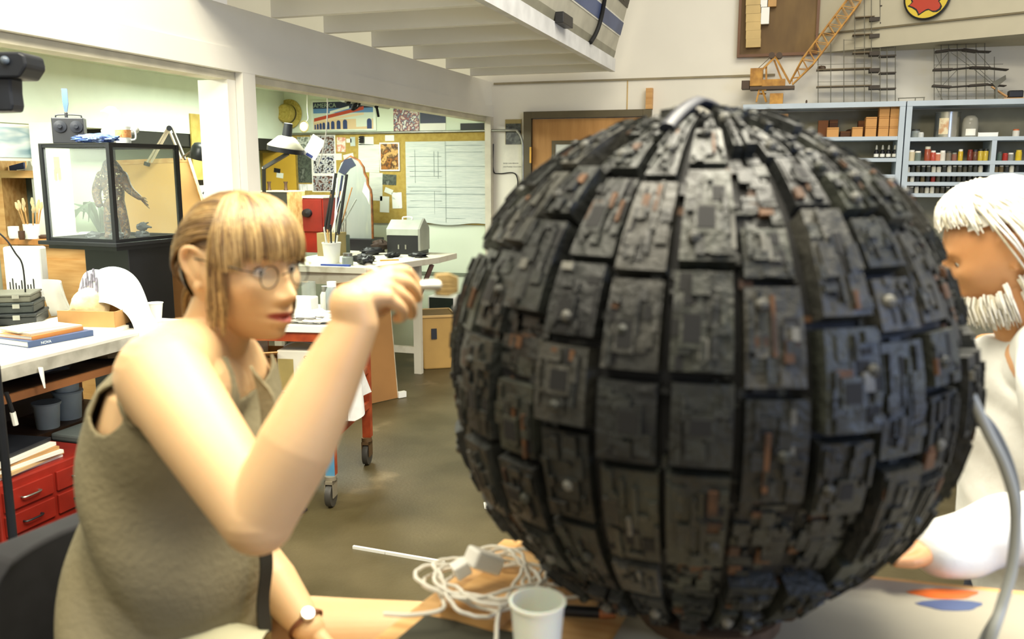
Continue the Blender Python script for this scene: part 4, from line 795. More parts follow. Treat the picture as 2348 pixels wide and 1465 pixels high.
em = remesh(e, .004, 1); em.materials.append(FGM); eo = bpy.data.objects.new('body', em); COL.objects.link(eo); eo.parent = fg
m_ = MB(); rr = random.Random(3)
for k in range(60): a = rr.uniform(0, 6.28); z = rr.uniform(.20, .34); q = .056 + .02 * (z > .28); m_.ell((q * math.cos(a), q * .95 * math.sin(a), z), (.0045,) * 3, 6, 4)
m_.build('studs', M('bone_studs', 'cfc4a4', .5), fg, smooth=60)
for i, (x, y, lb) in enumerate(((.06, -.13, 'grey skull-like lump at the near corner inside the glass case'), (.15, -.03, 'small dark sculpted bust at the right inside the glass case'), (-.06, -.14, 'small grey debris lump at the left inside the glass case'))):
    e = MB(); crumple(e, (0, 0, .022), (.035, .025, .022), .4, 20, 14, -.021, 2.5, i + 3)
    if i == 1: crumple(e, (.0, 0, .062), (.028, .02, .022), .4, 18, 12, None, 2.5, 9); e.tube([(.02, 0, .065), (.05, -.005, .06)], [.009, .004], 8); e.tube([(-.01, 0, .07), (.03, .01, .085)], [.008, .003], 8)
    v = Rz(YAW) @ Vector((x, y, 0)); one('sculpted_lump', e, M('sculpt_grey', '4b4f56', .5, scale=40, c2='26262a'), lb, 'sculpture', (cc0.x + v.x, cc0.y + v.y, fz), YAW, smooth=60)
# on top of the case
TZc = 1.1805 + z0 + hh + .0055
rd = T('portable_radio', 'black portable radio with two dials on the glass case', 'radio', (cc0.x - .15, cc0.y - .11, TZc), YAW + .3); m_ = MB(); m_.box((0, 0, .065), (.15, .09, .13)); m_.build('body', BLACK, rd, bevel=.005)
for x in (-.035, .04): m_ = MB(); m_.lathe([(.03, 0), (.03, .006), (.012, .008), (.010, .02), (0, .02)], (x, -.0455, .085), 18, rot=Rx(math.pi / 2)); m_.build('dial', M('dial_dark', '24262c', .3), rd, smooth=40)
m_ = MB(); m_.tube(smoothpath([(-.06, 0, .13), (-.05, 0, .145), (.05, 0, .145), (.06, 0, .13)], 3), .004, 6); m_.build('handle', BLACK, rd, smooth=50)
m_ = MB(); m_.lathe([(.008, .13), (.008, .155), (.004, .16)], (-.01, -.0, 0), 10); m_.build('antenna_base', BLACK, rd)
m_ = MB(); m_.prism([(-.006, .0), (.006, 0), (.014, .04), (.014, .115), (-.012, .115), (-.012, .05)], -.004, .004, 'xz'); v = rd.location + Rz(YAW + .3) @ Vector((-.01, .0, .161)); one('blue_paddle', m_, M('blue_plastic', '34508a', .4), 'blue paddle stick standing up above the black radio', 'stick', v, YAW + .2)
t = T('bird_pitcher', 'glossy white bird-shaped pitcher on the glass case', 'pitcher', (cc0.x + .02, cc0.y + .03, TZc), YAW); m_ = MB(); m_.lathe([(.045, 0), (.07, .03), (.075, .07), (.05, .11), (.028, .15), (.02, .175), (0, .18)], seg=24); m_.ell((-.022, 0, .175), (.035, .018, .02), 14, 10); m_.tube([(-.045, 0, .175), (-.075, 0, .168)], [.009, .004], 8); m_.ell((.06, 0, .075), (.06, .035, .03), 14, 10); m_.build('body', M('white_glaze', 'f0efe6', .15, var=.02), t, smooth=70)
t = T('mug', 'white mug with an orange band on the glass case', 'mug', (cc0.x + .14, cc0.y - .06, TZc), YAW); m_ = MB(); m_.lathe([(.036, 0), (.038, .085), (.034, .085), (.032, .006)], seg=24); m_.build('mug_body', PLASTW, t, smooth=40); m_ = MB(); m_.lathe([(.0385, .03), (.0388, .068)], seg=24, cap=False); m_.build('orange_band', ramp_mat('mug_band', ['c06a35', 'd9a060', 'b04a2a'], 40), t, smooth=40); m_ = MB(); m_.tube(smoothpath([(.036, 0, .07), (.06, 0, .068), (.062, 0, .025), (.036, 0, .018)], 4), .005, 8); m_.build('handle', PLASTW, t, smooth=50)
m_ = MB(); crumple(m_, (0, 0, .022), (.12, .035, .022), .35, 34, 16, -.022, 4, 6); one('blue_rag', m_, ramp_mat('blue_cloth', ['22305c', '4a68a4', '2a3a70', '8fa5c4'], 30, .7), 'crumpled blue rag along the front edge of the glass case top', 'rag', (cc0.x + .07, cc0.y - .18, TZc), .12, smooth=60)

# ================================================================ ALCOVE LEFT: cabinet, shelf, drafting board
fpt = AH(150, 548, 5.05); ca = T('pine_cabinet', 'pine wood cabinet behind the glass case', 'cabinet', (fpt.x - .06, fpt.y + .16, 0), YAW - .30); zt = fpt.z
m_ = MB(); m_.box((.03, 0, (zt - .04) / 2), (.62, .36, zt - .04)); m_.build('body', PINE, ca, bevel=.003); m_ = MB(); m_.box((0, 0, zt - .018), (.78, .44, .036)); m_.build('top_board', M('pine_top', 'b98043', .5, scale=3, stretch=(9, 1, 1), c2='a56d35'), ca, bevel=.003)
m_ = MB(); m_.box((.03, -.184, zt * .5), (.5, .008, zt * .8)); d_ = m_.build('door', PINE, ca, bevel=.002); m_ = MB(); m_.ell((.2, -.195, zt * .55), (.012,) * 3, 10, 8); m_.build('knob', DW, d_, smooth=60)
def onc(px, dh): p = AH(px, 540, dh); return Vector((p.x, p.y, zt))
t = T('brush_pot', 'white pot full of paint brushes on the pine cabinet', 'brush pot', onc(74, 5.08)); m_ = MB(); m_.lathe([(.04, 0), (.046, .085), (.042, .085), (.036, .005)], seg=20); m_.build('pot', PLASTW, t, smooth=40)
for k in range(9):
    a = k * .7; x, y = .022 * math.cos(a), .022 * math.sin(a); e = Vector((x * (2.2 + .5 * (k % 3)), y * 2.2, .15 + .012 * (k % 4))); m_ = MB(); m_.tube([(x, y, .008), tuple(e)], .004, 6); b_ = m_.build('brush', M('brush_wood', 'b58a50', .5), t); m_ = MB(); d_ = (e - Vector((x, y, .01))).normalized(); m_.tube([e, e + d_ * .02, e + d_ * .05], [.006, .014, .006], 8, flat=.5); m_.build('bristles', M('bristle_pale', 'cdb98a', .8, var=.2), b_, smooth=50)
for i, (px, dh, r, h, mt, lb) in enumerate(((32, 5.1, .03, .07, PLASTW, 'small white jar at the left end of the pine cabinet'), (50, 5.0, .018, .05, DW, 'small dark bottle left of the brush pot'), (105, 5.12, .05, .018, DW, 'shallow brown dish right of the brush pot'))): lathe_thing(('jar', 'bottle', 'dish')[i], [(r * .8, 0), (r, h * .3), (r, h), (r * .8, h), (r * .7, h * .9)], mt, lb, ('jar', 'bottle', 'dish')[i], onc(px, dh))
for i, px in enumerate((150, 190)): m_ = MB(); m_.box((0, 0, .01), (.14, .1, .02)); m_.box((.02, .01, .026), (.10, .08, .012), Rz(.5)); one('paper_pile', m_, PAPER, ('messy white papers on the pine cabinet left of the figurine', 'messy white papers on the pine cabinet behind the figurine')[i], 'papers', onc(px, 5.1 + .03 * i), YAW + i)
# open wooden shelf at the far left
ls_ = T('wooden_shelf', 'plain wooden open shelf at the far left behind the bench', 'shelf', AH(45, 560, 5.45), YAW); z0_ = ls_.location.z; ls_.location.z = 0
sw = 5.5 / 2000; m_ = MB(); m_.bb((-.13, 0, 0), (-.075, .3, AH(20, 368, 5.45).z)); m_.build('side_panel', PINEH, ls_); m_ = MB(); m_.bb((-.074, 0, AH(45, 408, 5.45).z), (.135, .28, AH(45, 391, 5.45).z)); m_.build('shelf_board', PINEH, ls_); m_ = MB(); m_.bb((-.074, .27, 0), (.135, .285, AH(45, 408, 5.45).z - .001)); m_.build('back_board', M('grey_green_back', '56645a', .7), ls_); m_ = MB(); m_.bb((.10, .02, 0), (.134, .26, AH(45, 408, 5.45).z - .001)); m_.build('side_panel', M('grey_side', 'a9aca2', .7), ls_)
zs = AH(45, 391, 5.45).z + .0005
for i, (px, w, h, rot) in enumerate(((38, .09, .05, .1), (78, .07, .075, -.15))): p = AH(px, 390, 5.52); m_ = MB(); m_.prism([(-w / 2, 0), (w / 2, 0), (w / 2, h), (-w / 2, h * .55)], 0, .02, 'xz'); one('blue_card', m_, M('navy_card', '2f3f70', .6), ('dark blue wedge card leaning at the left of the wooden shelf', 'dark blue wedge card leaning at the right of the wooden shelf')[i], 'card', (p.x, p.y, zs), YAW)
p = AH(70, 385, 5.49); t = T('model_plane', 'small white and dark model figure on the wooden shelf', 'model', (p.x, p.y, zs), YAW); m_ = MB(); m_.prism([(-.03, 0), (.03, 0), (.012, .035), (.008, .06), (-.008, .06), (-.012, .035)], -.01, .01, 'xz'); m_.build('body', PLASTW, t); m_ = MB(); m_.box((0, 0, .066), (.035, .02, .012)); m_.ell((0, 0, .085), (.022, .014, .013), 10, 8); m_.build('head', M('model_dark', '41454a', .5), t, smooth=50); m_ = MB(); m_.bar((-.02, 0, .008), (-.075, -.02, .002), .012, .004); m_.build('wing', PLASTW, t)
PX('white_column', 88, 280, 150, 540, 5.28, .14, M('column_white', 'ece9e0', .6, var=.02), 'white boxed column behind the brush pot', 'column', zb=zt + .0005)
m_ = MB(); m_.box((0, 0, .02), (.03, .008, .09)); m_.box((-.012, -.002, -.04), (.012, .008, .06)); m_.box((.012, -.002, -.035), (.014, .008, .07)); p = AH(131, 385, 5.27); one('paper_tag', m_, M('orange_tag', 'd79a55', .6, scale=30, c2='d8c070'), 'orange and yellow paper tags pinned on the white column', 'tag', p, YAW)
p0 = AX(-60, 287, XA + .36); p1 = AX(83, 362, XA + .36); m_ = MB(); m_.bb((0, p0.y, p1.z), (.006, p1.y, p0.z)); one('seascape_print', m_, ramp_mat('pale_seascape', ['7f9fae', 'cfe0e4', 'eef3f2', 'a9c2cc', 'f4f6f4'], 3.2, .5, (1, .6, 2)), 'pale blue seascape print hanging on the far left wall', 'picture', (XA + .36, 0, 0))
m_ = MB(); m_.bb((0, p0.y - .03, p1.z - .02), (.0295, p1.y + .03, p0.z + .02)); one('backing_board', m_, PAPER, 'white mount board behind the seascape print', 'board', (XA + .33, 0, 0))
# things further back, seen through the glass case
m_ = MB(); A, B, C_, D_ = AH(262, 373, 6.0), AH(432, 366, 6.0), AH(520, 640, 5.6), AH(300, 650, 5.6)
nrm = (B - A).cross(D_ - A).normalized(); q = [A, B, C_, D_]; m_.add([p for p in q] + [p + nrm * .018 for p in q], [(0, 1, 2, 3), (7, 6, 5, 4), (0, 4, 5, 1), (1, 5, 6, 2), (2, 6, 7, 3), (3, 7, 4, 0)])
bdp = T('drafting_board', 'large tan drafting board tilted up behind the glass case', 'drafting board', ((C_ + D_) / 2) * Vector((1, 1, 0)).length * 0 + Vector(((C_.x + D_.x) / 2, (C_.y + D_.y) / 2, 0))); m_.build('board', M('tan_board', 'bf9458', .7, var=.05, scale=3), bdp, local=False)
m_ = MB(); m_.bar(B, C_, .02, .035); m_.build('edge_strip', PINEH, bdp, local=False); m_ = MB(); m_.bar(A, B, .02, .03); m_.build('edge_strip', PINEH, bdp, local=False)
for s_ in (.25, .75): g = D_.lerp(C_, s_) + nrm * .0; m_ = MB(); k_ = g + HV * .12; m_.bar((k_.x, k_.y, 0), (k_.x, k_.y, g.z + .1), .04); m_.build('leg', DW, bdp, local=False)
pc_ = AH(372, 725, 4.55); m_ = MB(); m_.box((0, 0, .0), (.24, .02, .42)); t = PX('cardboard_box', 342, 560, 440, 735, 4.62, .10, M('brown_card', '9a6a38', .8, var=.1), 'tall brown cardboard box right of the black pedestal', 'box'); t.location.z = 0; t.scale.z = 1; 
m_ = MB(); z1 = AH(390, 565, 4.62).z; z2 = AH(390, 652, 4.62).z; w_ = .23; bpy.data.objects.remove(t)
pb = AH(392, 700, 4.98); t = T('cardboard_box', 'tall brown cardboard box right of the black pedestal', 'box', (pb.x, pb.y, 0), YAW); m_ = MB(); m_.box((0, .1, z2 / 2), (w_, .2, z2)); m_.build('body', M('brown_card', '9a6a38', .8, var=.1), t); m_ = MB(); m_.bar((0, .0, z2), (0, .10, z1), w_, .006, up=(0, 1, 0)); m_.build('flap', M('brown_card2', '86592d', .8), t)
la = T('swing_arm_lamp', 'swing-arm desk lamp with dark dome shade above the drafting board', 'lamp', AH(342, 372, 5.9)); LW = M('lamp_arm_wood', 'c9bda4', .5)
for o_ in (0, 9): m_ = MB(); m_.bar(AH(338 + o_, 372, 5.93), AH(384 + o_ * .5, 296, 5.9), .012); m_.build('arm', LW, la, local=False); m_ = MB(); m_.bar(AH(386 + o_, 293, 5.9), AH(416 + o_, 366, 5.84), .012); m_.build('arm', M('arm_dark', '4a4238', .5) if o_ else LW, la, local=False)
m_ = MB(); m_.tube([AH(388, 294, 5.88), AH(388, 294, 5.92)], .018, 10); m_.build('joint', BLACK, la, local=False); m_ = MB(); m_.tube([AH(418, 360, 5.84), AH(440, 345, 5.83)], .006, 6); m_.build('shade_arm', STEEL, la, local=False)
m_ = MB(); c_ = AH(461, 350, 5.82); m_.lathe([(.03, .062), (.05, .055), (.064, .03), (.068, -.02), (.064, -.045), (.055, -.03), (.045, .03), (0, .045)], c_, 24, rot=Ry(.25)); m_.build('shade', M('lamp_black', '1c2020', .35), la, smooth=50, local=False)
m_ = MB(); m_.tube([AH(338, 372, 5.93), AH(336, 380, 5.93)], .02, 8); m_.build('clamp', BLACK, la, local=False)
m_ = MB(); c0_ = AX(506, 300, XP - .20); m_.sheet(12, 22, lambda u, v: AH(512 - (14 + 14 * v) * u + 3 * math.sin(9 * u), 306 + 195 * v, 4.32) + HV * (.04 * math.sin(8 * u + 2 * v)) + RV * (.02 * u), .008); one('brown_coat', m_, M('brown_cloth', '7d5636', .9, scale=6, c2='5d3d24', bump=.3), 'brown coat hanging against the white post', 'coat', smooth=60)
m_ = MB(); m_.bb((0, 0, 0), (.34, .012, .5)); p = AX(476, 412, XA + .34); m_ = MB(); m_.bb((0, 0, 0), (.012, .45, .5)); one('notice_board', m_, M('yellow_board', 'b39a4c', .8, scale=12, c2='c8b060'), 'yellow pegged board on the alcove wall left of the post', 'notice board', (XA + .341, p.y - .18, p.z))
for i, (px, py) in enumerate(((477, 328), (495, 326))): p = AX(px, py, XA + .3535); m_ = MB(); m_.lathe([(.02, 0), (.045, 0), (.045, .008), (.02, .008), (.02, 0)], seg=20, rot=Ry(math.pi / 2), cap=False); one('sanding_disc', m_, M('disc_grey', '6e6c66', .7), ('grey disc pinned on the yellow board, left one', 'grey disc pinned on the yellow board, right one')[i], 'disc', p)
p = AX(470, 460, XA + .336); m_ = MB(); m_.bb((0, -.11, -.12), (.003, .11, .12)); one('photo_sheet', m_, ramp_mat('contact_sheet', ['20201e', 'ececea', 'f2f2ee', 'eeeeea'], 22, .6), 'white sheet with small dark photos beside the drafting board', 'paper', p)
# low cabinet run along the alcove wall, behind the clutter
lc = T('wall_cabinet', 'low beige cabinet along the alcove wall seen behind the glass case', 'cabinet', (XA + .22, 5.6, 0)); m_ = MB(); m_.bb((-.2, -.95, 0), (.2, 1.2, .98)); m_.build('body', M('beige_cab', 'b3a78c', .6), lc); m_ = MB(); m_.bb((-.2, -.97, .981), (.24, 1.22, 1.02)); m_.build('top', M('cab_top', 'c9bfa2', .5), lc)
for i, (y, h, c, lb) in enumerate(((5.2, .28, 'dfe4e0', 'white box on the beige wall cabinet, nearest'), (5.5, .20, 'a68d5c', 'tan box on the beige wall cabinet'), (5.8, .34, '8d8f86', 'grey box on the beige wall cabinet'), (6.2, .5, '57503f', 'tall dark box on the beige wall cabinet'))):
    m_ = MB(); m_.box((0, 0, h / 2), (.24, .24, h)); one('storage_box', m_, M('sbox_' + c, c, .7), lb, 'box', (XA + .2, y, 1.0205), .1 * i, 'boxes on the wall cabinet', bevel=.004)
t = T('potted_plant', 'potted plant with grey-green leaves seen through the glass case', 'plant', AH(185, 490, 5.9)); t.location.z = 1.0205; t.location.x = XA + .24; t.location.y = 4.86; m_ = MB(); m_.lathe([(.05, 0), (.07, .12), (.06, .12)], seg=16); m_.build('pot', PLASTG, t, smooth=40)
for k in range(11): a = k * .57; m_ = MB(); m_.tube([(.01 * math.cos(a), .01 * math.sin(a), .11), (.08 * math.cos(a), .08 * math.sin(a), .26 + .03 * (k % 3)), (.17 * math.cos(a), .17 * math.sin(a), .27 + .05 * (k % 2)), (.22 * math.cos(a), .22 * math.sin(a), .20)], [.006, .02, .018, .002], 6, flat=.2); m_.build('leaf', M('dull_leaf', '6f8068', .6), t, smooth=60)
# black studio head at the upper left edge
hd_ = T('studio_lamp', 'black studio lamp head on a stand at the upper left corner', 'lamp', (0, 0, 0)); p = AH(-75, 700, 2.36); hd_.location = (p.x, p.y, 0); SB = M('studio_black', '1b2029', .4, scale=6, c2='11141a')
m_ = MB(); pol = [(-95, 118), (42, 118), (54, 124), (59, 145), (59, 153), (43, 178), (-95, 178)]; fr_ = [AH(x, y, 2.30) for x, y in pol]; k = len(fr_); m_.add(fr_ + [v + HV * .10 for v in fr_], [tuple(range(k)), tuple(range(2 * k - 1, k - 1, -1))] + [(i, (i + 1) % k, k + (i + 1) % k, k + i) for i in range(k)]); m_.build('head', SB, hd_, bevel=.006, local=False)
m_ = MB(); pol = [(-30, 176), (24, 176), (25, 210), (29, 240), (26, 255), (-30, 257)]; fr_ = [AH(x, y, 2.32) for x, y in pol]; k = len(fr_); m_.add(fr_ + [v + HV * .06 for v in fr_], [tuple(range(k)), tuple(range(2 * k - 1, k - 1, -1))] + [(i, (i + 1) % k, k + (i + 1) % k, k + i) for i in range(k)]); m_.build('yoke', SB, hd_, bevel=.006, local=False)
m_ = MB(); m_.ell(AH(11, 138, 2.295), (.011,) * 3, 12, 8); m_.build('knob', M('grey_knob', '596470', .3), hd_, smooth=60, local=False)
m_ = MB(); tp_ = AH(-75, 200, 2.36); m_.tube([(tp_.x, tp_.y, .35), (tp_.x, tp_.y, tp_.z)], .012, 10); m_.build('pole', SB, hd_, smooth=50, local=False)
for k in range(3): a = k * 2.1 + .4; m_ = MB(); m_.tube([(tp_.x, tp_.y, .5), (tp_.x + .35 * math.cos(a), tp_.y + .35 * math.sin(a), .01)], .009, 8); m_.build('leg', SB, hd_, smooth=50, local=False)

# ================================================================ BACK WALL OF THE ALCOVE
CK = M('cork_board', 'b39a4d', .9, scale=30, c2='a48a40', bump=.2)
a = AY(596, 312, YB - .02); b = AY(1122, 516, YB - .02); m_ = MB(); m_.bb((a.x, YB - .036, b.z), (b.x, YB - .0205, AY(860, 306, YB).z)); one('cork_board', m_, CK, 'long tan cork board pinned with papers on the back wall', 'cork board')
m_ = MB(); m_.tube(smoothpath([AY(598, 309, YB - .05), AY(766, 306, YB - .05), AY(1000, 302, YB - .05), AY(1165, 299, YB - .05), AY(1187, 303, YB - .05), AY(1197, 322, YB - .05), AY(1199, 350, YB - .05), AY(1199, 430, YB - .05), AY(1200, 600, YB - .05)], 5), .011, 8); one('conduit_pipe', m_, STEEL, 'bent metal conduit pipe running along the back wall', 'pipe', smooth=50)
m_ = MB(); m_.tube(smoothpath([AY(1131, 330, YB - .012), AY(1131, 390, YB - .012), AY(1145, 398, YB - .012), AY(1175, 396, YB - .012), AY(1186, 408, YB - .012), AY(1188, 440, YB - .012)], 5), .005, 6); one('black_wire', m_, RUBBER, 'thin black wire curving on the wall left of the door', 'wire', smooth=50)
zc = YB - .037
phA = ramp_mat('photo_dark', ['15130f', '5a2f22', 'b8b8b8', '1c2238', '8c5a3a'], 28, .35); phB = ramp_mat('photo_blue', ['0d1020', '20264a', 'd8d8d8', '3a3230', '14182c'], 30, .35); phC = ramp_mat('photo_warm', ['201006', 'a86a2a', '3a2412', 'd8a860', '180c06'], 16, .35); phD = ramp_mat('photo_grey', ['2a3028', '5c6458', '3a4038', '8a9084'], 18, .4)
phM = ramp_mat('crowd_poster', ['181410', 'd8d0c0', '8c3020', '30405a', 'e8e4d8', '50301c'], 26, .4, kind='noise', detail=6)
note = M('note_paper', 'dfe2d4', .7, var=.03); lined = M('typed_paper', 'dcdfd2', .7, scale=60, c2='c5c9bf', stretch=(.1, 1, 1.6)); pinkp = ramp_mat('pink_print', ['d9a488', 'e8e0d0', 'cf8468', 'ece8dc'], 16, .6)
for nm, x0, y0, x1, y1, mt, lb, tl in (
    ('photograph', 716, 312, 767, 352, phA, 'reddish group photo, topmost of the three in the column', 0), ('photograph', 718, 357, 767, 397, phB, 'blue-black crowd photo, middle of the three in the column', 0), ('photograph', 718, 403, 767, 438, phA, 'dark photo at the bottom of the column of three', 0),
    ('photograph', 682, 350, 716, 419, phD, 'tall grey-green landscape photo on the cork board', 0), ('photograph', 681, 314, 712, 346, ramp_mat('photo_pale', ['2a3428', 'd8dcd0', '5c6858', 'c8ccc0'], 24), 'pale grey photo above the tall landscape photo', 0),
    ('cutout_strip', 685, 422, 716, 437, ramp_mat('teeth', ['202020', 'f2f2ee', 'f0f0ea'], 26, .6, (1, 1, .15)), 'white toothed paper strip below the tall landscape photo', 0),
    ('note', 772, 315, 793, 348, pinkp, 'pink and white printed card on the cork board', .03), ('note', 794, 318, 806, 327, note, 'tiny pale note between two cards on the cork board', 0), ('note', 803, 314, 815, 335, M('greyblue_card', 'b5bfb6', .7), 'small grey-green card on the cork board', 0), ('note', 769, 352, 784, 367, note, 'square pale note under the pink card', 0), ('note', 788, 353, 812, 372, note, 'small white notes above the arched panel', -.2),
    ('letter', 822, 314, 857, 332, note, 'short white letter behind the black clip', 0), ('letter', 821, 331, 871, 395, lined, 'large typed white letter on the cork board', .03), ('letter', 846, 396, 878, 460, lined, 'long white typed sheet under the large letter', .04),
    ('note', 883, 310, 904, 323, note, 'blank cream note at the top of the cork board', 0), ('note', 882, 432, 901, 444, note, 'torn white paper scrap on the cork board', .35), ('note', 871, 450, 893, 487, note, 'white slip with a blue top edge, left of the pair', .04), ('note', 899, 441, 922, 478, ramp_mat('insect_print', ['808880', 'eef0e6', 'eef0e6', 'eef0e6'], 20), 'white slip with a grey drawing, right of the pair', -.03),
    ('postcard', 877, 400, 909, 424, phD, 'small grey landscape postcard below the framed print', .05)):
    WALLP(nm, x0, y0, x1, y1, mt, lb, 'photo' if nm in ('photograph', 'postcard') else 'paper', zc, .002, tl, 'papers pinned on the cork board')
m_ = MB(); p = AY(742, 375, zc - .0); w_ = AY(770, 375, zc).x - AY(713, 375, zc).x; m_.box((0, 0, 0), (w_, .0004, AY(742, 309, zc).z - AY(742, 440, zc).z)); one('photo_mount', m_, PAPER, 'white mount behind the column of three photos', 'paper', (p.x, zc + .0006, p.z))
fr = T('framed_print', 'small print with warm dark scene in a white frame on the cork board', 'picture', AY(895, 391, zc)); a = AY(871, 327, zc); b = AY(918, 392, zc); m_ = MB(); m_.bb((a.x, zc - .012, b.z), (b.x, zc, a.z)); m_.build('frame', M('frame_white', 'e4e4dc', .4), fr, local=False); m_ = MB(); m_.bb((a.x + .012, zc - .0135, b.z + .012), (b.x - .012, zc - .0121, a.z - .012)); m_.build('print', phC, fr, local=False)
m_ = MB(); p = AY(831, 320, zc); 
for k in range(3): m_.box((0, 0, .02 - .02 * k), (.045, .02, .014), Rx(.3))
m_.box((0, .003, 0), (.03, .008, .062)); one('bulldog_clip', m_, BLACK, 'black clip holding letters on the cork board', 'clip', (p.x, zc - .016, p.z))
# blueprint
bp_ = T('blueprint', 'big grey-green blueprint drawing with fold creases on the cork board', 'blueprint', AY(1022, 515, zc)); a = AY(930, 325, zc); b = AY(1117, 515, zc); nx = 4
m_ = MB(); m_.sheet(24, 24, lambda u, v: (a.x + (b.x - a.x) * u, zc - .006 - .004 * abs(math.sin(u * math.pi * 2)) - .006 * (1 - v) ** 4 * abs(math.sin(u * 5)), b.z + (a.z - b.z) * v + .01 * (1 - v) ** 6 * math.sin(u * 9)), .002); m_.build('sheet', PAPERG, bp_, smooth=40, local=False)
LN = M('drawing_line', '7c8a88', .7); m_ = MB()
for y in (.05, .13, .18, .30, .36, .42, .55, .60, .72, .80, .93): 
    u0, u1 = (.02, .98) if y in (.30, .55, .80) else ((.5, .95) if int(y * 100) % 2 else (.05, .45)); m_.bb((a.x + (b.x - a.x) * u0, zc - .0135, a.z + (b.z - a.z) * y - .0012), (a.x + (b.x - a.x) * u1, zc - .0127, a.z + (b.z - a.z) * y + .0012))
for u, v0, v1 in ((.36, .12, .42), (.41, .12, .45), (.5, .0, .98), (.36, .6, .95), (.12, .1, .5)): m_.bb((a.x + (b.x - a.x) * u - .0012, zc - .0136, a.z + (b.z - a.z) * v1), (a.x + (b.x - a.x) * u + .0012, zc - .0128, a.z + (b.z - a.z) * v0))
m_.build('drawing_lines', LN, bp_, local=False); m_ = MB(); m_.bb((a.x, zc - .0125, a.z + (b.z - a.z) * .628), (b.x, zc - .0110, a.z + (b.z - a.z) * .640)); m_.build('fold', M('fold_grey', 'a3ada8', .7), bp_, local=False)
# above the board
yw = YB - .0205
def hat(px, py, r, mt, lb, tilt, crown=.09, nm='straw_hat'):
    p = AY(px, py, yw - .01); t = T(nm, lb, 'hat' if 'hat' in nm else 'dish', p); t.rotation_euler = (math.pi / 2 + tilt, 0, 0); m_ = MB(); m_.lathe([(r, 0), (r * .98, .012), (r * .64, .01)], seg=32, cap=False); m_.build('brim', mt, t, smooth=50); m_ = MB(); m_.lathe([(r * .63, .008), (r * .60, crown * .8), (r * .5, crown), (r * .25, crown * .85), (0, crown * .9)], seg=32, cap=False); m_.build('crown', mt, t, smooth=50); return t
STRAW = M('straw', 'c9b65f', .8, scale=50, c2='a9953f', bump=.4, stretch=(1, 1, 4)); t = hat(662, 262, .135, STRAW, 'yellow straw hat hung on the alcove back wall', -.12); m_ = MB(); m_.lathe([(.0865, .012), (.0862, .03)], seg=32, cap=False); m_.build('band', M('hat_band', '4a4430', .7), t, smooth=50)
hat(603, 268, .13, M('tin', 'a3aaa0', .3, .6), 'grey tin hat partly hidden by the white post', .05, .1, 'tin_hat')
# travel poster
ps = T('travel_poster', 'white-framed travel poster with a red train on arches, lettered AMERICA', 'poster', AY(790, 300, yw)); a = AY(713, 231, yw); b = AY(864, 299, yw); pw = b.x - a.x; ph_ = a.z - b.z; f0 = yw - .012
m_ = MB(); m_.bb((a.x, f0, b.z), (b.x, yw - .0005, a.z)); m_.build('frame', M('poster_frame', 'd8e0d0', .5), ps, local=False)
def pp_(u0, v0, u1, v1, mt, nm, dz, sk=0, skl=0): m_ = MB(); x0 = a.x + pw * u0; x1 = a.x + pw * u1; zt0 = a.z - ph_ * v0; zb0 = a.z - ph_ * v1; m_.prism([(x0, zb0), (x1, zb0 + ph_ * sk), (x1, zt0 + ph_ * sk), (x0, zt0 + ph_ * skl)], f0 - dz, f0 - dz + .0004, 'xz'); return m_.build(nm, mt, ps, local=False)
flat = lambda n, c: M('ink_' + n, c, .5, var=0)
pp_(.04, .06, .96, .27, flat('navy', '17203c'), 'night_sky', .0006); pp_(.04, .27, .96, .42, flat('blue', '5a86b8'), 'blue_sky', .0006); pp_(.04, .42, .96, .62, flat('pale', 'ccd8c8'), 'pale_sky', .0006); pp_(.04, .62, .96, .95, flat('cream', 'd8bd92'), 'viaduct', .0006)
pp_(.05, .58, .82, .69, flat('red', 'b8452a'), 'train', .0012, .36, .0); pp_(.05, .66, .82, .73, flat('cream2', 'e0c8a0'), 'deck', .0011, .24, .02); pp_(.3, .36, .6, .44, flat('white', 'dfe4d8'), 'train_roof', .0013, .16); pp_(.70, .60, .94, .88, flat('grey', 'd4dcc8'), 'station', .0013, .02)
for k, u in enumerate((.065, .105, .15, .20, .265, .34, .43, .53, .90)):
    w_ = .024 + .006 * k; h_ = .13 + .014 * k; m_ = MB(); cx = a.x + pw * u; zb0 = b.z + ph_ * .06; hw = w_ * pw / 2; H_ = ph_ * h_; m_.prism([(cx - hw, zb0), (cx + hw, zb0), (cx + hw, zb0 + H_)] + [(cx + hw * math.cos(q), zb0 + H_ + hw * math.sin(q)) for q in (.5, 1.0, 1.57, 2.1, 2.6)] + [(cx - hw, zb0 + H_)], f0 - .0018, f0 - .0014, 'xz'); m_.build('arch', flat('arch', '263a68'), ps, local=False)
text('lettering', 'AMERICA', ph_ * .20, ps, world_of(ps).inverted() @ Matrix.Translation((a.x + pw * .05, f0 - .0012, a.z - ph_ * .235)) @ UPR, flat('letter', '9fb09a'))
WALLP('crowd_poster', 902, 247, 962, 302, phM, 'colourful crowd poster leaning above the cork board', 'poster', yw, .004, 0); 
t = T('split_poster', 'navy and white poster leaning beside the colourful crowd poster', 'poster', AY(990, 300, yw)); a = AY(963, 247, yw); b = AY(1022, 282, yw); c_ = AY(1022, 299, yw); m_ = MB(); m_.bb((a.x, yw - .004, b.z), (b.x, yw - .0005, a.z)); m_.build('navy_field', M('navy_field', '1c2440', .5), t, local=False); m_ = MB(); m_.bb((a.x, yw - .004, c_.z), (b.x, yw - .0005, b.z - .0003)); m_.build('white_field', PAPER, t, local=False)
WALLP('dark_plate', 1056, 283, 1110, 299, M('plate_dark', '2c2e2c', .6), 'small dark plate resting on the conduit near the corner', 'plate', yw, .006, 0)
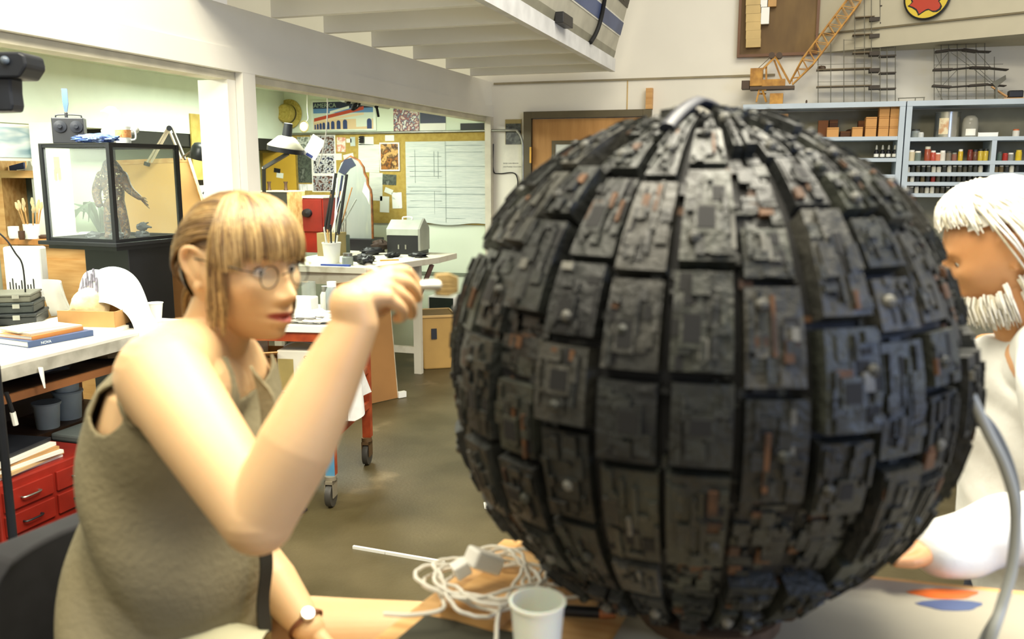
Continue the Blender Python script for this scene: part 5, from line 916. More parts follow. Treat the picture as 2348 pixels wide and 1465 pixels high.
t = T('wall_photo', 'small dark photo in a tan mount beside the door', 'photo', AY(1177, 331, YB)); a = AY(1159, 274, YB - .0005); b = AY(1196, 331, YB - .0005); m_ = MB(); m_.bb((a.x, YB - .006, b.z), (b.x, YB - .0006, a.z)); m_.build('mount', M('tan_mount', 'a3925f', .7), t, local=False); m_ = MB(); m_.bb((a.x + .004, YB - .0075, b.z), (b.x - .004, YB - .0061, a.z - .035)); m_.build('print', ramp_mat('photo_black', ['0c0c0c', '1c1c1a', '5c6058', '101010'], 20, .3), t, local=False)
t = T('wall_notice', 'white paper notice with two lines of black lettering beside the door', 'notice', AY(1175, 400, YB)); a = AY(1152, 330, YB); b = AY(1197, 396, YB); m_ = MB(); m_.bb((a.x, YB - .003, b.z), (b.x, YB - .0006, a.z)); m_.build('sheet', M('notice_white', 'e4e0d0', .7), t, local=False)
for k, s_ in enumerate(('BASIE CAN REACH', 'ANYTHING YOU CAN')): text('lettering', s_, .016, t, world_of(t).inverted() @ Matrix.Translation((a.x + .008, YB - .0035, AY(1155, 376 + 8 * k, YB).z)) @ UPR, flat('black', '15151a'), .0003)
# straps and cords on the header lip
m_ = MB(); m_.tube(smoothpath([AX(798, 238, XP - .15), AX(808, 216, XP - .15), AX(816, 232, XP - .16), AX(810, 250, XP - .15), AX(822, 244, XP - .14), AX(830, 222, XP - .15), AX(845, 222, XP - .14), AX(858, 228, XP - .15), AX(864, 248, XP - .15), AX(868, 268, XP - .15)], 5), [.016] * 40 + [.008] * 6, 8, flat=.35); one('black_strap', m_, RUBBER, 'twisted black strap hanging from the header beam', 'strap', smooth=50)
m_ = MB(); m_.tube([AX(785, 226, XP - .17), AX(890, 243, XP - .17)], .022, 12); one('grey_tube', m_, M('tube_grey', 'b7bba6', .5), 'pale grey tube fixed under the header beam', 'tube', smooth=50)
mg = T('hanging_ring', 'small ring magnifier hanging on a white cord before the hats', 'magnifier', AY(697, 302, 6.5)); c_ = AY(697, 290, 6.5); m_ = MB(); m_.tube([(c_.x + .040 * math.cos(q), c_.y, c_.z + .045 * math.sin(q)) for q in [i * 2 * math.pi / 24 for i in range(24)]], .005, 6, closed=True); m_.build('ring', M('ring_brass', '8f8252', .4), mg, smooth=50, local=False); m_ = MB(); m_.lathe([(.037, 0), (.037, .004)], c_, 24, rot=Rx(math.pi / 2)); m_.build('lens', M('milky_lens', 'd4dcce', .2), mg, local=False); m_ = MB(); m_.tube(smoothpath([Vector((AY(705, 215, 6.5).x, 6.5, 2.249)), AY(704, 250, 6.5), AY(706, 272, 6.5), AY(699, 281, 6.5)], 4), .003, 6); m_.build('cord', WC, mg, smooth=50, local=False)
m_ = MB(); m_.tube(smoothpath([AX(742, 203, XP - .06), AX(748, 214, XP - .12), AX(751, 240, XP - .16), AX(748, 300, XP - .17), AX(740, 345, XP - .2), AX(728, 385, XP - .25)], 5), .0035, 6); one('dangling_string', m_, WC, 'white string dangling from the header beam before the poster', 'string', smooth=50)

# ================================================================ RIGHT-HAND WORKBENCH (seen between the post and the sphere)
WZ = .9; WB = M('painted_bench_wood', 'd6d2bf', .6, scale=8, c2='b9b198', lo=.25, hi=.45); w2 = T('workbench', 'paint-spotted white workbench under the cork board', 'workbench', (-3.15, 5.95, 0))
m_ = MB(); m_.prism([(-.45, -.62), (.36, -.58), (.56, .24), (.56, .62), (-.45, .62)], WZ - .045, WZ, 'xy'); m_.build('bench_top', WB, w2, bevel=.003); m_ = MB(); m_.bb((-.42, -.56, WZ - .13), (.32, -.53, WZ - .046)); m_.build('apron', WB, w2)
for x, y in ((-.40, -.5), (.30, -.5), (.42, .14), (-.40, .5)): m_ = MB(); m_.bb((x - .03, y - .02, 0), (x + .03, y + .02, WZ - .046)); m_.build('leg', WB, w2)
m_ = MB(); m_.bb((-.37, .12, .16), (.39, .16, .21)); m_.build('stretcher', WB, w2)
m_ = MB(); m_.bar((.44, .14, .62), (.52, .2, WZ - .05), .03, .03); m_.build('bracket', M('rusty_bracket', '5a3a28', .5), w2)
m_ = MB(); m_.bb((.1, -.02, .74), (.42, .02, WZ - .0455)); m_.build('cross_rail', M('rail_brown', '8a7244', .6), w2)
def onw(px, Y): p = AY(px, 560, Y); return Vector((p.x, p.y, WZ))
rc = T('drawer_box', 'dark red drawer box with black cup handle on the workbench', 'drawer unit', onw(703, 6.25)); m_ = MB(); m_.box((.03, .15, .22), (.26, .28, .44)); m_.build('body', REDP, rc); m_ = MB(); m_.box((.03, .15, .448), (.27, .30, .016)); m_.build('top', PLASTW, rc); m_ = MB(); m_.box((.03, .004, .30), (.24, .012, .26)); d_ = m_.build('drawer', M('drawer_red', '7a2018', .45, var=.15), rc, bevel=.003); m_ = MB(); m_.lathe([(.0, 0), (.045, 0), (.04, .02), (0, .028)], (.02, -.002, .32), 18, rot=Rx(math.pi / 2), sy=.8); m_.build('cup_handle', BLACK, d_, smooth=50)
db = T('speaker_box', 'dark box with pale wooden edge at the left of the workbench', 'box', onw(630, 6.05)); m_ = MB(); m_.box((0, .12, .245), (.26, .24, .49)); m_.build('body', M('box_dark', '35342a', .6), db); m_ = MB(); m_.box((.138, .12, .245), (.014, .24, .49)); m_.build('edge', PINEH, db); m_ = MB(); m_.box((0, .12, .496), (.29, .25, .01)); m_.build('top', M('box_top_light', 'cfc8ae', .5), db)
for i, px in enumerate((612, 650)): t = T('spool', ('wooden spool with dark ends on the dark box, left', 'wooden spool with dark ends on the dark box, right')[i], 'spool', (onw(px, 6.1).x, 6.17, WZ + .501)); m_ = MB(); m_.lathe([(.018, 0), (.012, .02), (.012, .05), (.018, .07)], seg=14); m_.build('core', DW, t, smooth=40)
WALLP('yellow_folder', 603, 350, 681, 436, M('mustard', 'c29a2c', .7, var=.05), 'mustard yellow folder standing behind the black desk lamp', 'folder', YB - .09, .008, 0); WALLP('dark_sticker', 628, 386, 643, 396, BLACK, 'small black square card on the mustard folder', 'card', YB - .0985, .002, .15); WALLP('pale_sticker', 634, 396, 650, 408, note, 'small pale card under the black square on the folder', 'card', YB - .0985, .002, .15)
# black desk lamp
dl = T('desk_lamp', 'black and silver desk lamp with conical shade', 'lamp', onw(606, 5.75)); dl.location.z = WZ; c_ = AH(655, 338, 6.15); ax = (Vector((.18, 0, 1))).normalized(); q4 = ax.to_track_quat('Z', 'Y').to_matrix()
m_ = MB(); m_.lathe([(.125, 0), (.125, .006), (.06, .07), (.035, .078)], c_, 28, rot=q4, cap=False); m_.build('shade', M('silver_shade', 'b3ae9c', .35, .3), dl, smooth=50, local=False); m_ = MB(); m_.lathe([(.125, -.032), (.126, 0), (.12, -.001), (.118, -.03), (.125, -.032)], c_, 28, rot=q4, cap=False); m_.build('rim', BLACK, dl, smooth=50, local=False); m_ = MB(); m_.lathe([(.034, .078), (.030, .165), (0, .167)], c_, 20, rot=q4, cap=False); m_.build('socket', BLACK, dl, smooth=40, local=False)
j1 = AH(605, 385, 6.2); m_ = MB(); m_.bar(j1, AH(660, 352, 6.16), .03, .022); m_.build('arm', M('arm_grey', '3c3c38', .5), dl, local=False); m_ = MB(); m_.bar((dl.location.x, dl.location.y, WZ + .02), j1, .026, .022); m_.build('arm', MATS['arm_grey'], dl, local=False); m_ = MB(); m_.lathe([(.08, 0), (.08, .02), (.02, .03)], seg=24); m_.build('base', BLACK, dl, smooth=40)
m_ = MB(); p = AH(720, 338, 6.2); m_.box((0, 0, 0), (.10, .002, .155), Ry(.55)); t = one('paper_tag', m_, PAPER, 'tilted white paper tag with blue lettering hanging from the desk lamp', 'tag', p, YAW); m_ = MB(); m_.box((0, -.0018, 0), (.05, .001, .02), Ry(.55)); m_.v = [(v[0] - .034, v[1], v[2] - .055) for v in m_.v]; m_.build('lettering', flat('tagblue', '2a3a78'), t)
# arched panel standing on a dark box
zb = WZ; bx = onw(815, 6.55); m_ = MB(); m_.box((0, .08, .05), (.34, .24, .10)); one('black_case', m_, BLACK, 'low black case under the arched panel on the workbench', 'case', bx, 0, bevel=.006)
bl, br_ = AY(772, 545, 6.55), AY(852, 545, 6.55); tz = AY(812, 360, 6.55).z; w_ = br_.x - bl.x; zb = WZ + .1005; Hh = tz - zb
prof = [(.0, 0), (1, 0), (1, .52), (.98, .60), (.90, .66), (.89, .74), (.82, .80), (.80, .87), (.68, .95), (.45, 1.0), (.2, .93), (.08, .8), (.02, .66), (0, .5)]
ARCH = ramp_mat('weathered_grey', ['a66a2c', '8f9388', '8a8f88', '868c84', '9a9c8c', 'b8762e'], 3.0, .6, (2.2, 1, .5), detail=4); m_ = MB(); m_.prism([(bl.x + w_ * x, zb + Hh * y) for x, y in prof], 6.55, 6.58, 'xz'); t = T('arched_panel', 'tall weathered grey panel with stepped arched top and rust-orange edge', 'panel', ((bl.x + br_.x) / 2, 6.565, zb)); m_.build('panel', ARCH, t, local=False)
m_ = MB(); m_.tube([(bl.x + w_ * x, 6.565, zb + Hh * y) for x, y in prof[1:11]], .014, 8); m_.build('edge_band', M('rust_edge', '8d5220', .7, scale=20, c2='5a3212'), t, smooth=50, local=False)
m_ = MB(); m_.prism([(bl.x + w_ * x, zb + Hh * y) for x, y in ((.12, .82), (.3, .78), (.45, .86), (.62, .9), (.5, .99), (.3, .97))], 6.546, 6.5495, 'xz'); m_.build('dark_paint_patch', M('patch_navy', '20263a', .6), t, local=False); m_ = MB(); m_.prism([(bl.x + w_ * x, zb + Hh * y) for x, y in ((.78, .58), (.9, .5), (.97, .42), (.98, .58), (.86, .70))], 6.546, 6.5495, 'xz'); m_.build('bare_patch', M('patch_white', 'd6cfb8', .7), t, local=False)
# crate of long tools
cr_ = T('tool_crate', 'tan crate packed with long leaning tools and tubes', 'crate', onw(748, 6.0)); m_ = MB(); m_.box((0, .09, .09), (.16, .18, .18)); m_.build('crate', M('crate_tan', '9b8a5c', .7, scale=5, c2='857449'), cr_); rr = random.Random(9)
for k in range(13):
    x = -.055 + .011 * k; L = rr.uniform(.22, .48); m_ = MB(); r_ = rr.choice((.005, .007, .010, .013)); m_.tube([(x, .05 + .06 * rr.random(), .17), (x + .05 + .14 * rr.random(), .08, .17 + L)], [r_, r_ * .9], 8); m_.build('tool', rr.choice((BLACK, M('tool_grey', '8c9088', .4), M('tool_navy', '252c48', .5), PAPER, M('tool_rust', 'a8743a', .6))), cr_, smooth=40)
t = T('grey_can', 'dark grey-green can right of the tool crate', 'can', onw(788, 6.2)); m_ = MB(); m_.lathe([(.05, 0), (.05, .15), (.046, .155), (.044, .15)], seg=20); m_.build('can_body', M('can_green', '4d564c', .5), t, smooth=40)
for k in range(6): m_ = MB(); m_.tube([(-.02 + .008 * k, 0, .12), (-.03 + .012 * k, 0, .30 + .02 * (k % 3))], .004, 6); m_.build('rod', STEEL if k % 2 else PAPER, t)
bk_ = T('paint_bucket', 'white plastic paint pot with brushes on the bench corner', 'paint pot', onw(760, 5.56)); m_ = MB(); m_.lathe([(.052, 0), (.066, .14), (.069, .14), (.069, .15), (.06, .15), (.048, .006)], seg=24); m_.build('pot', PLASTW, bk_, smooth=40)
for k in range(5): a_ = k * 1.3; m_ = MB(); m_.tube([(.02 * math.cos(a_), .02 * math.sin(a_), .01), (.05 * math.cos(a_), .05 * math.sin(a_), .20 + .02 * k)], .006, 6); m_.build('brush', (PLASTW, BLACK, PINEH)[k % 3], bk_, smooth=50)
t = T('glass_jar', 'glass jar with metal lid beside the white paint pot', 'jar', onw(796, 5.48)); m_ = MB(); m_.lathe([(.035, 0), (.04, .01), (.04, .055), (.03, .065)], seg=18); m_.build('jar_body', M('jar_grey', 'a8b0a8', .2, trans=.3), t, smooth=40); m_ = MB(); m_.lathe([(.033, .065), (.033, .085)], seg=18); m_.build('lid', STEEL, t, smooth=40)
m_ = MB(); m_.box((0, 0, .006), (.22, .03, .012)); one('blue_ruler', m_, M('ruler_blue', '3a52a0', .4), 'blue ruler lying along the front edge of the workbench', 'ruler', onw(768, 5.40), .02)
rr = random.Random(11); kinds = (('goggles', 'black goggles'), ('glove', 'black rubber glove'), ('sunglasses', 'black sunglasses'), ('phone', 'black handset'), ('pouch', 'black leather pouch'), ('cap', 'dark brown cap'))
for k, (px, Y, rx, ry, rz_) in enumerate(((830, 5.75, .09, .06, .025), (852, 6.22, .09, .05, .03), (900, 6.08, .07, .05, .02), (838, 5.55, .07, .05, .035), (958, 6.14, .07, .04, .02), (870, 6.45, .07, .06, .05))):
    m_ = MB(); crumple(m_, (0, 0, rz_), (rx, ry, rz_), .45, 22, 14, -rz_, 2.2, k + 20); p = onw(px, Y); one(kinds[k][0], m_, BLACK if k != 5 else M('cap_brown', '3a2a20', .7), kinds[k][1] + (' left of centre', ' beside the arched panel', ' before the metal tool box', ' nearest the glass jar', ' at the right end', ' behind the black goggles')[k] + ' on the workbench', kinds[k][0], p, k * .8, smooth=60)
m_ = MB(); m_.box((0, 0, .002), (.16, .12, .004)); one('white_card', m_, PAPER, 'white card lying before the metal tool box', 'card', onw(925, 6.02), .3); m_ = MB(); m_.box((0, 0, .004), (.14, .02, .008)); one('pencil', m_, M('pencil_yellow', 'c8962c', .5), 'yellow pencil on the right side of the workbench', 'pencil', onw(892, 5.85), .7)
# house-shaped tool box
tx = T('metal_tool_box', 'grey metal tool box with peaked house-shaped ends', 'tool box', onw(925, 6.33), .06); TBW = .145; m_ = MB(); m_.box((0, .1, .075), (.28, .2, .15)); m_.build('body', BLACK, tx, bevel=.003); m_ = MB(); m_.prism([(-.005, .152), (.205, .152), (.205, .20), (.10, .27), (-.005, .20)], -.14, .125, 'yz'); m_.build('lid', M('lid_grey', 'b3b9ae', .35, .3), tx); m_ = MB(); m_.prism([(-.008, .03), (.208, .03), (.208, .205), (.10, .285), (-.008, .205)], .126, .146, 'yz'); m_.build('end_panel', M('end_grey', '8f8f86', .4, .2), tx, bevel=.003); m_ = MB(); m_.tube(smoothpath([(-.04, .10, .27), (-.035, .10, .29), (.035, .10, .29), (.04, .10, .27)], 3), .006, 6); m_.build('handle', PLASTW, tx, smooth=50)
for x in (-.04, .02): m_ = MB(); m_.box((x, -.003, .06), (.012, .006, .035)); m_.build('latch', STEEL, tx)
# floor things near the bench
hb_ = T('leaning_board', 'brown hardboard sheet leaning upright on the workbench end', 'board', (-2.60, 5.15, 0)); m_ = MB(); A = AZ(912, 912, .004); Bq = A + Vector((-.22, -.42, 0)); up_ = Vector((-.07, .03, .83)); q = [A, Bq, Bq + up_, A + up_]; nn_ = (Bq - A).cross(up_).normalized() * .012; m_.add(q + [p + nn_ for p in q], [(0, 1, 2, 3), (7, 6, 5, 4), (0, 4, 5, 1), (1, 5, 6, 2), (2, 6, 7, 3), (3, 7, 4, 0)]); m_.build('sheet', M('hardboard', '9c6f3c', .7, var=.08, scale=3), hb_, local=False); m_ = MB(); m_.bar(A + nn_, A + up_ + nn_, .014, .02); m_.build('edge_strip', M('edge_pale', 'd8d0b8', .7, scale=20, c2='b0a488'), hb_, local=False); m_ = MB(); m_.bar(A + Vector((.0, 0, .02)), A + Vector((.035, .05, .02)), .03, .04); m_.build('foot', PLASTW, hb_, local=False)
wb_ = T('waste_basket', 'tan plastic waste basket beneath the workbench end', 'waste basket', AZ(972, 842, 0) + Vector((.06, .09, 0)), .55); WBM = M('tan_plastic', 'c09a58', .45, var=.05); m_ = MB()
m_.box((0, 0, .215), (.22, .27, .43), taper=1.28); m_.build('body', WBM, wb_, bevel=.012); m_ = MB()
for c, d in (((0, -.178, .432), (.30, .014, .02)), ((0, .178, .432), (.30, .014, .02)), ((-.146, 0, .432), (.014, .342, .02)), ((.146, 0, .432), (.014, .342, .02))): m_.box(c, d)
m_.build('rim', M('tan_rim', 'cfa968', .4), wb_, bevel=.003); m_ = MB(); m_.box((-.03, -.165, .30), (.045, .004, .10), Rx(-.08)); m_.build('label', BLACK, wb_); m_ = MB(); m_.box((0, 0, .434), (.27, .33, .004)); m_.build('inside_shade', M('basket_inside_shade', '7c6236', .8), wb_)  # flat plate at the rim, painted darker as the basket's shaded inside
tv = AY(1010, 735, 6.85); m_ = MB(); m_.box((0, .1, tv.z / 2), (.30, .22, tv.z)); one('white_crate', m_, PLASTW, 'white crate on the floor at the back wall behind the waste basket', 'crate', (tv.x + .08, 6.78, 0), 0, bevel=.006)
t = T('small_monitor', 'small white monitor with dark screen on the white crate', 'monitor', (tv.x + .03, 6.80, tv.z + .001)); m_ = MB(); m_.box((0, .1, .11), (.26, .2, .22)); m_.build('case', PLASTW, t, bevel=.02); m_ = MB(); m_.box((0, -.001, .125), (.22, .006, .16)); m_.build('screen', M('screen_dark', '23302c', .2), t, bevel=.002)
m_ = MB(); a = AY(958, 625, YB - .02); b = AY(1130, 625, YB - .02); m_.bb((a.x, YB - .032, a.z - .012), (b.x - .1, YB - .0202, a.z + .012)); struct(m_.build('trim_8', M('rail_green', '7d8672', .6)))

# ================================================================ ROLLING CART
ct = T('rolling_cart', 'orange and blue steel cart on casters with a white top', 'cart', (-1.985, 3.45, 0), math.radians(11)); L = .60; Wc = .60
m_ = MB(); m_.bb((-Wc, -.01, .828), (.02, L + .02, .862)); m_.build('top', PLASTW, ct, bevel=.003)
m_ = MB(); m_.bb((-Wc + .02, 0, .785), (0, .025, .827)); m_.build('rail', ORANGE, ct); m_ = MB(); m_.bb((-.025, .03, .785), (0, L - .03, .827)); m_.build('rail', ORANGE, ct)
for x, y in ((-.02, .0), (-.02, L), (-Wc + .02, 0), (-Wc + .02, L)):
    m_ = MB(); m_.bb((x - .022, y - .004, .15), (x + .022, y + .0, .827)); lg = m_.build('leg', BLUEP if y < .1 else ORANGE, ct); m_ = MB(); m_.bb((x + .017, y + .0005, .15), (x + .022, y + .04, .827)); m_.build('flange', ORANGE, lg)
    cs = MB(); cs.lathe([(.028, .13), (.028, .15)], (x, y, 0), 14); cs.bb((x - .022, y - .03, .05), (x - .017, y + .03, .13)); cs.bb((x + .017, y - .03, .05), (x + .022, y + .03, .13)); cs.bb((x - .022, y - .03, .115), (x + .022, y + .03, .13)); cf = cs.build('caster', M('caster_steel', 'a39a86', .4, .5) if y < .1 else M('caster_rust', '6b5236', .5, .4), ct, smooth=40); m_ = MB(); m_.lathe([(.02, -.014), (.056, -.014), (.058, 0), (.056, .014), (.02, .014)], (x, y, .058), 22, rot=Ry(math.pi / 2)); m_.build('wheel', M('wheel_dark', '3d3a34', .5, var=.2), cf, smooth=40)
for z, mt in ((.505, ORANGE), (.315, ORANGE)):
    m_ = MB(); m_.bb((-Wc + .02, .001, z), (-.043, .02, z + .035)); m_.build('rail', mt, ct); m_ = MB(); m_.bb((-.016, .042, z), (.001, L - .005, z + .035)); m_.build('rail', mt, ct); m_ = MB(); m_.bb((-Wc + .03, .021, z + .01), (-.02, L - .01, z + .03)); m_.build('shelf', M('cart_shelf', '6b4a2a', .7, scale=4, c2='50361c'), ct)
def onk(x, y, z=.8625): return Matrix.Rotation(math.radians(11), 4, 'Z') @ Vector((x, y, 0)) + Vector((-1.985, 3.45, z))
t = T('label_box', 'white box with a red label on the cart top', 'box', onk(-.19, .13)); t.rotation_euler.z = .16; m_ = MB(); m_.box((0, 0, .055), (.16, .10, .11)); m_.build('body', PLASTW, t, bevel=.006); m_ = MB(); m_.box((-.035, -.0508, .062), (.07, .001, .045)); m_.build('label', M('label_peach', 'd8b090', .6), t); m_ = MB(); m_.box((-.035, -.0516, .073), (.068, .001, .021)); m_.build('label_red', M('label_red_ink', 'a03424', .5), t)
for i, (x, y, r, h, mt, lb) in enumerate(((-.20, .30, .035, .16, M('clear_glassware', 'b9c2ba', .1, trans=.5), 'tall clear glass behind the red-labelled box'), (-.10, .26, .028, .12, M('jar_white', 'dfe0d8', .3), 'white jar with metal lid behind the red-labelled box'), (-.05, .20, .03, .15, M('bottle_clear', 'a9b4b4', .2, trans=.3), 'capped clear bottle at the right of the cart top'))):
    t = T(('drinking_glass', 'glass_jar', 'bottle')[i], lb, ('glass', 'jar', 'bottle')[i], onk(x, y)); m_ = MB(); m_.lathe([(r * .9, 0), (r, h * .1), (r, h * .85), (r * (.7 if i else .98), h), (r * .6, h)], seg=18); m_.build('body', mt, t, smooth=40)
    if i: m_ = MB(); m_.lathe([(r * .75, h), (r * .75, h + .025)], seg=18); m_.build('lid', (STEEL, PLASTW)[i - 1], t, smooth=40)
m_ = MB(); crumple(m_, (0, 0, .028), (.15, .045, .03), .5, 36, 18, -.028, 4, 31); one('plastic_bag', m_, M('white_film', 'ecebe4', .3, var=.04, bump=.4, bscale=20), 'crumpled white plastic bag lying along the front of the cart top', 'bag', onk(-.12, .055), .18, smooth=60)
cz = .5355
t = T('cardboard_box', 'open cardboard box with raised flap on the cart shelf', 'box', onk(-.405, .18, cz)); t.rotation_euler.z = .2
for c, d in (((0, 0, .005), (.26, .28, .01)), ((0, -.138, .085), (.26, .006, .15)), ((0, .138, .085), (.26, .006, .15)), ((-.128, 0, .085), (.006, .27, .15)), ((.128, 0, .085), (.006, .27, .15))): m_ = MB(); m_.box(c, d); m_.build('side', CARDB, t)
m_ = MB(); m_.bar((0, -.138, .162), (.05, -.24, .20), .24, .005, up=(0, 0, 1)); m_.build('flap', M('card_light', 'c79c62', .8), t); m_ = MB(); m_.bar((-.128, 0, .162), (-.17, -.02, .08), .24, .005, up=(0, 1, 0)); m_.build('flap', CARDB, t)
t = T('manila_carton', 'white and tan printed carton on the cart shelf', 'carton', onk(-.155, .16, cz)); t.rotation_euler.z = .17; m_ = MB(); m_.box((0, 0, .10), (.22, .26, .20)); m_.build('body', M('carton_white', 'd9d6c6', .7, var=.04), t, bevel=.006); m_ = MB(); m_.box((-.068, -.131, .085), (.075, .002, .15)); m_.build('tan_panel', M('tape_tan', 'a3935a', .6), t); m_ = MB(); m_.box((.03, -.131, .075), (.085, .002, .10)); m_.build('address_label', note, t)
for k in range(4): m_ = MB(); m_.box((.01 + .014 * k, -.1325, .07 + .005 * (k % 2)), (.004, .001, .06 - .01 * k)); m_.build('lettering', flat('greyink', '70706a'), t)
text('lettering', 'SNO', .04, t, Matrix.Translation((.02, -.1315, .15)) @ UPR, flat('greyink', '8a8a80'))
m_ = MB(); m_.sheet(10, 4, lambda u, v: (.16 * u, .05 * v, .03 * math.sin(u * 3) * (1 - u * .5) + .012), .0012); one('blue_leaflet', m_, M('pale_blue_paper', 'b9c9da', .6), 'pale blue folded leaflet on the white and tan carton', 'leaflet', onk(-.24, .05, cz + .201), .4, smooth=60)
lathe_thing('red_can', [(.02, 0), (.02, .08), (.017, .082)], M('can_red', 'a02818', .4), 'red can with white lid at the left of the cart shelf', 'can', onk(-.558, .11, cz))
for i in range(3): m_ = MB(); m_.box((0, 0, .012), (.5 - .05 * i, .09, .022)); one('wood_offcut', m_, PINEH, ('front wooden plank on the bottom cart shelf', 'middle wooden plank on the bottom cart shelf', 'rear wooden plank on the bottom cart shelf')[i], 'plank', onk(-.31, .10 + .14 * i, .3455), .19 + .03 * i, 'planks on the cart')
m_ = MB()
def rag(u, v): ww = .07 + .15 * v ** .6; return (.015 + .035 * math.sin(u * 11 + v * 2) * (.3 + v) * .8 + .01 * v, .18 + (u - .5) * ww * 2 + .04 * v, .80 - .44 * v * (1 - .3 * abs(u - .4)))
m_.sheet(30, 24, rag, .004); m_.v = [tuple(Matrix.Rotation(math.radians(11), 3, 'Z') @ Vector(v)) for v in m_.v]; one('hanging_rag', m_, CLOTHW, 'white rag hanging from the right side of the cart', 'rag', (-1.975, 3.47, 0), smooth=60)
# floor bits
a = AZ(810, 1257, 0); b = AZ(1020, 1293, 0); m_ = MB(); m_.bar(a + ZV * .006, a.lerp(b, .36) + ZV * .006, .012); m_.bar(a.lerp(b, .365) + ZV * .006, b + ZV * .006, .012); one('white_stick', m_, PLASTW, 'thin white stick lying on the concrete floor', 'stick')
q = [AZ(705, 1170, 0), AZ(605, 1250, 0), AZ(480, 1225, 0), AZ(600, 1150, 0)]; t = T('floor_mat', 'black ribbed rubber mat on the floor beside the cart', 'mat', (q[0] + q[2]) / 2); m_ = MB(); m_.prism([(p.x, p.y) for p in q], 0.0, .012, 'xy'); m_.build('base', RUBBER, t, local=False)
m_ = MB()
for i in range(14):
    for j in range(10): p = q[0].lerp(q[1], (i + .5) / 14).lerp(q[3].lerp(q[2], (i + .5) / 14), (j + .5) / 10); m_.box((p.x, p.y, .016), (.018, .014, .008), Rz(.6))
m_.build('studs', M('stud_grey', '45433a', .7), t, local=False)
m_ = MB(); m_.box((0, 0, .003), (.05, .07, .006)); m_.box((.005, .0, .007), (.025, .03, .002), m=1); one('paper_scrap', m_, [PAPER, BLACK], 'crumpled white paper scrap on the floor left of the sphere', 'paper scrap', AZ(1122, 1160, 0), .4)

# ================================================================ BLUE SHELVES ON THE RIGHT
SY = 6.75; sz = lambda py: AY(2080, py, SY).z
def shelfunit(x0, x1, levels, label, mids=()):
    t = T('shelf_unit', label, 'shelf unit', ((x0 + x1) / 2, (SY + YB) / 2, 0)); top = 2.033
    for xa in (x0, x1 - .036): m_ = MB(); m_.bb((xa, SY, 0), (xa + .036, YB - .013, top - .036)); m_.build('side', BLUESH, t, local=False)
    m_ = MB(); m_.bb((x0, SY - .002, top - .0355), (x1, YB - .013, top)); m_.build('top', BLUESH, t, local=False); m_ = MB(); m_.bb((x0 + .037, YB - .012, .05), (x1 - .037, YB - .0006, top - .04)); m_.build('back', M('shelf_back', '8a8672', .8), t, local=False)
    for z in levels: m_ = MB(); m_.bb((x0 + .0365, SY + .002, z - .026), (x1 - .0365, YB - .0125, z)); m_.build('shelf_board', BLUESH, t, local=False)
    for x, za, zb_ in mids: m_ = MB(); m_.bb((x, SY + .003, za), (x + .03, YB - .0125, zb_)); m_.build('divider', BLUESH, t, local=False)
    return t
z1 = [sz(312), sz(362), sz(400), sz(440), 1.0, .65, .3]; u1 = shelfunit(-.405, .690, z1, 'pale blue open shelf unit holding small cartons, nearer the door')
z2 = [sz(315), sz(369), sz(395), sz(417), sz(443), 1.05, .7, .35]; xd = AY(2274, 340, SY).x; u2 = shelfunit(.698, 1.80, z2, 'pale blue open shelf unit crowded with paint jars, right of the carton shelf', ((xd, z2[0] - .4, z2[0] - .0265),))
for o_ in [o for o in u2.children if o.name.startswith('divider')]: pass
# cartons
def carton(px0, px1, z, h, label, Y=6.80, c='c79355', d=.14):
    a = AY(px0, 280, Y); b = AY(px1, 280, Y); m_ = MB(); w_ = b.x - a.x - .002; m_.box((0, d / 2, h / 2), (w_, d, h)); o = one('small_carton', m_, M('carton_' + c, c, .75, var=.08, scale=9), label, 'carton', ((a.x + b.x) / 2, Y, z), 0, 'small cartons on the blue shelf', bevel=.002)
    m_ = MB(); m_.box((0, -.0008, h * .86), (w_ * .98, .001, .003)); m_.build('lid_line', M('carton_line', '8a5a2a', .8), o); return o
zc0 = z1[0] + .0005; hC = .068
for r in range(3):
    for c_ in range(2): carton((2015, 2040)[c_], (2039, 2064)[c_], zc0 + r * (hC + .001), hC, ('bottom', 'middle', 'top')[r] + ' small carton in the ' + ('left', 'right') [c_] + ' of the two tall stacks')
for r in range(2): carton(1985, 2011, zc0 + r * (hC + .001), hC, ('lower', 'upper')[r] + ' small carton of the stack of two on the blue shelf')
carton(1955, 1980, zc0, hC, 'single small carton left of the stack of two'); carton(1897, 1925, zc0, hC, 'single small carton just above the sphere')
carton(1928, 1952, zc0, .045, 'low dark carton behind the single cartons', 6.9, '5c3a20'); carton(1876, 1900, zc0 + .0, .125, 'tall brown carton at the back of the blue shelf', 6.92, '7a4a26', .12); carton(1902, 1922, zc0, .13, 'tall dark brown carton at the back of the blue shelf', 6.93, '4f2f1a', .12); carton(1968, 1990, zc0, .12, 'dark brown carton behind the stack of two', 6.94, '6a4020', .11)  # cartons at the back, in darker browns
for k, (p0, p1) in enumerate(((1734, 1757), (1758, 1782), (1783, 1807))): carton(p0, p1, zc0, .17, ('left', 'middle', 'right')[k] + ' tall carton of the row of three near the door', 6.80, 'b98a52')
lathe_thing('brown_tub', [(.04, 0), (.045, .05), (.03, .06)], M('tub_brown', '4a2c18', .5), 'round dark brown tub on the carton shelf', 'tub', (AY(1955, 290, 6.95).x, 6.97, zc0))
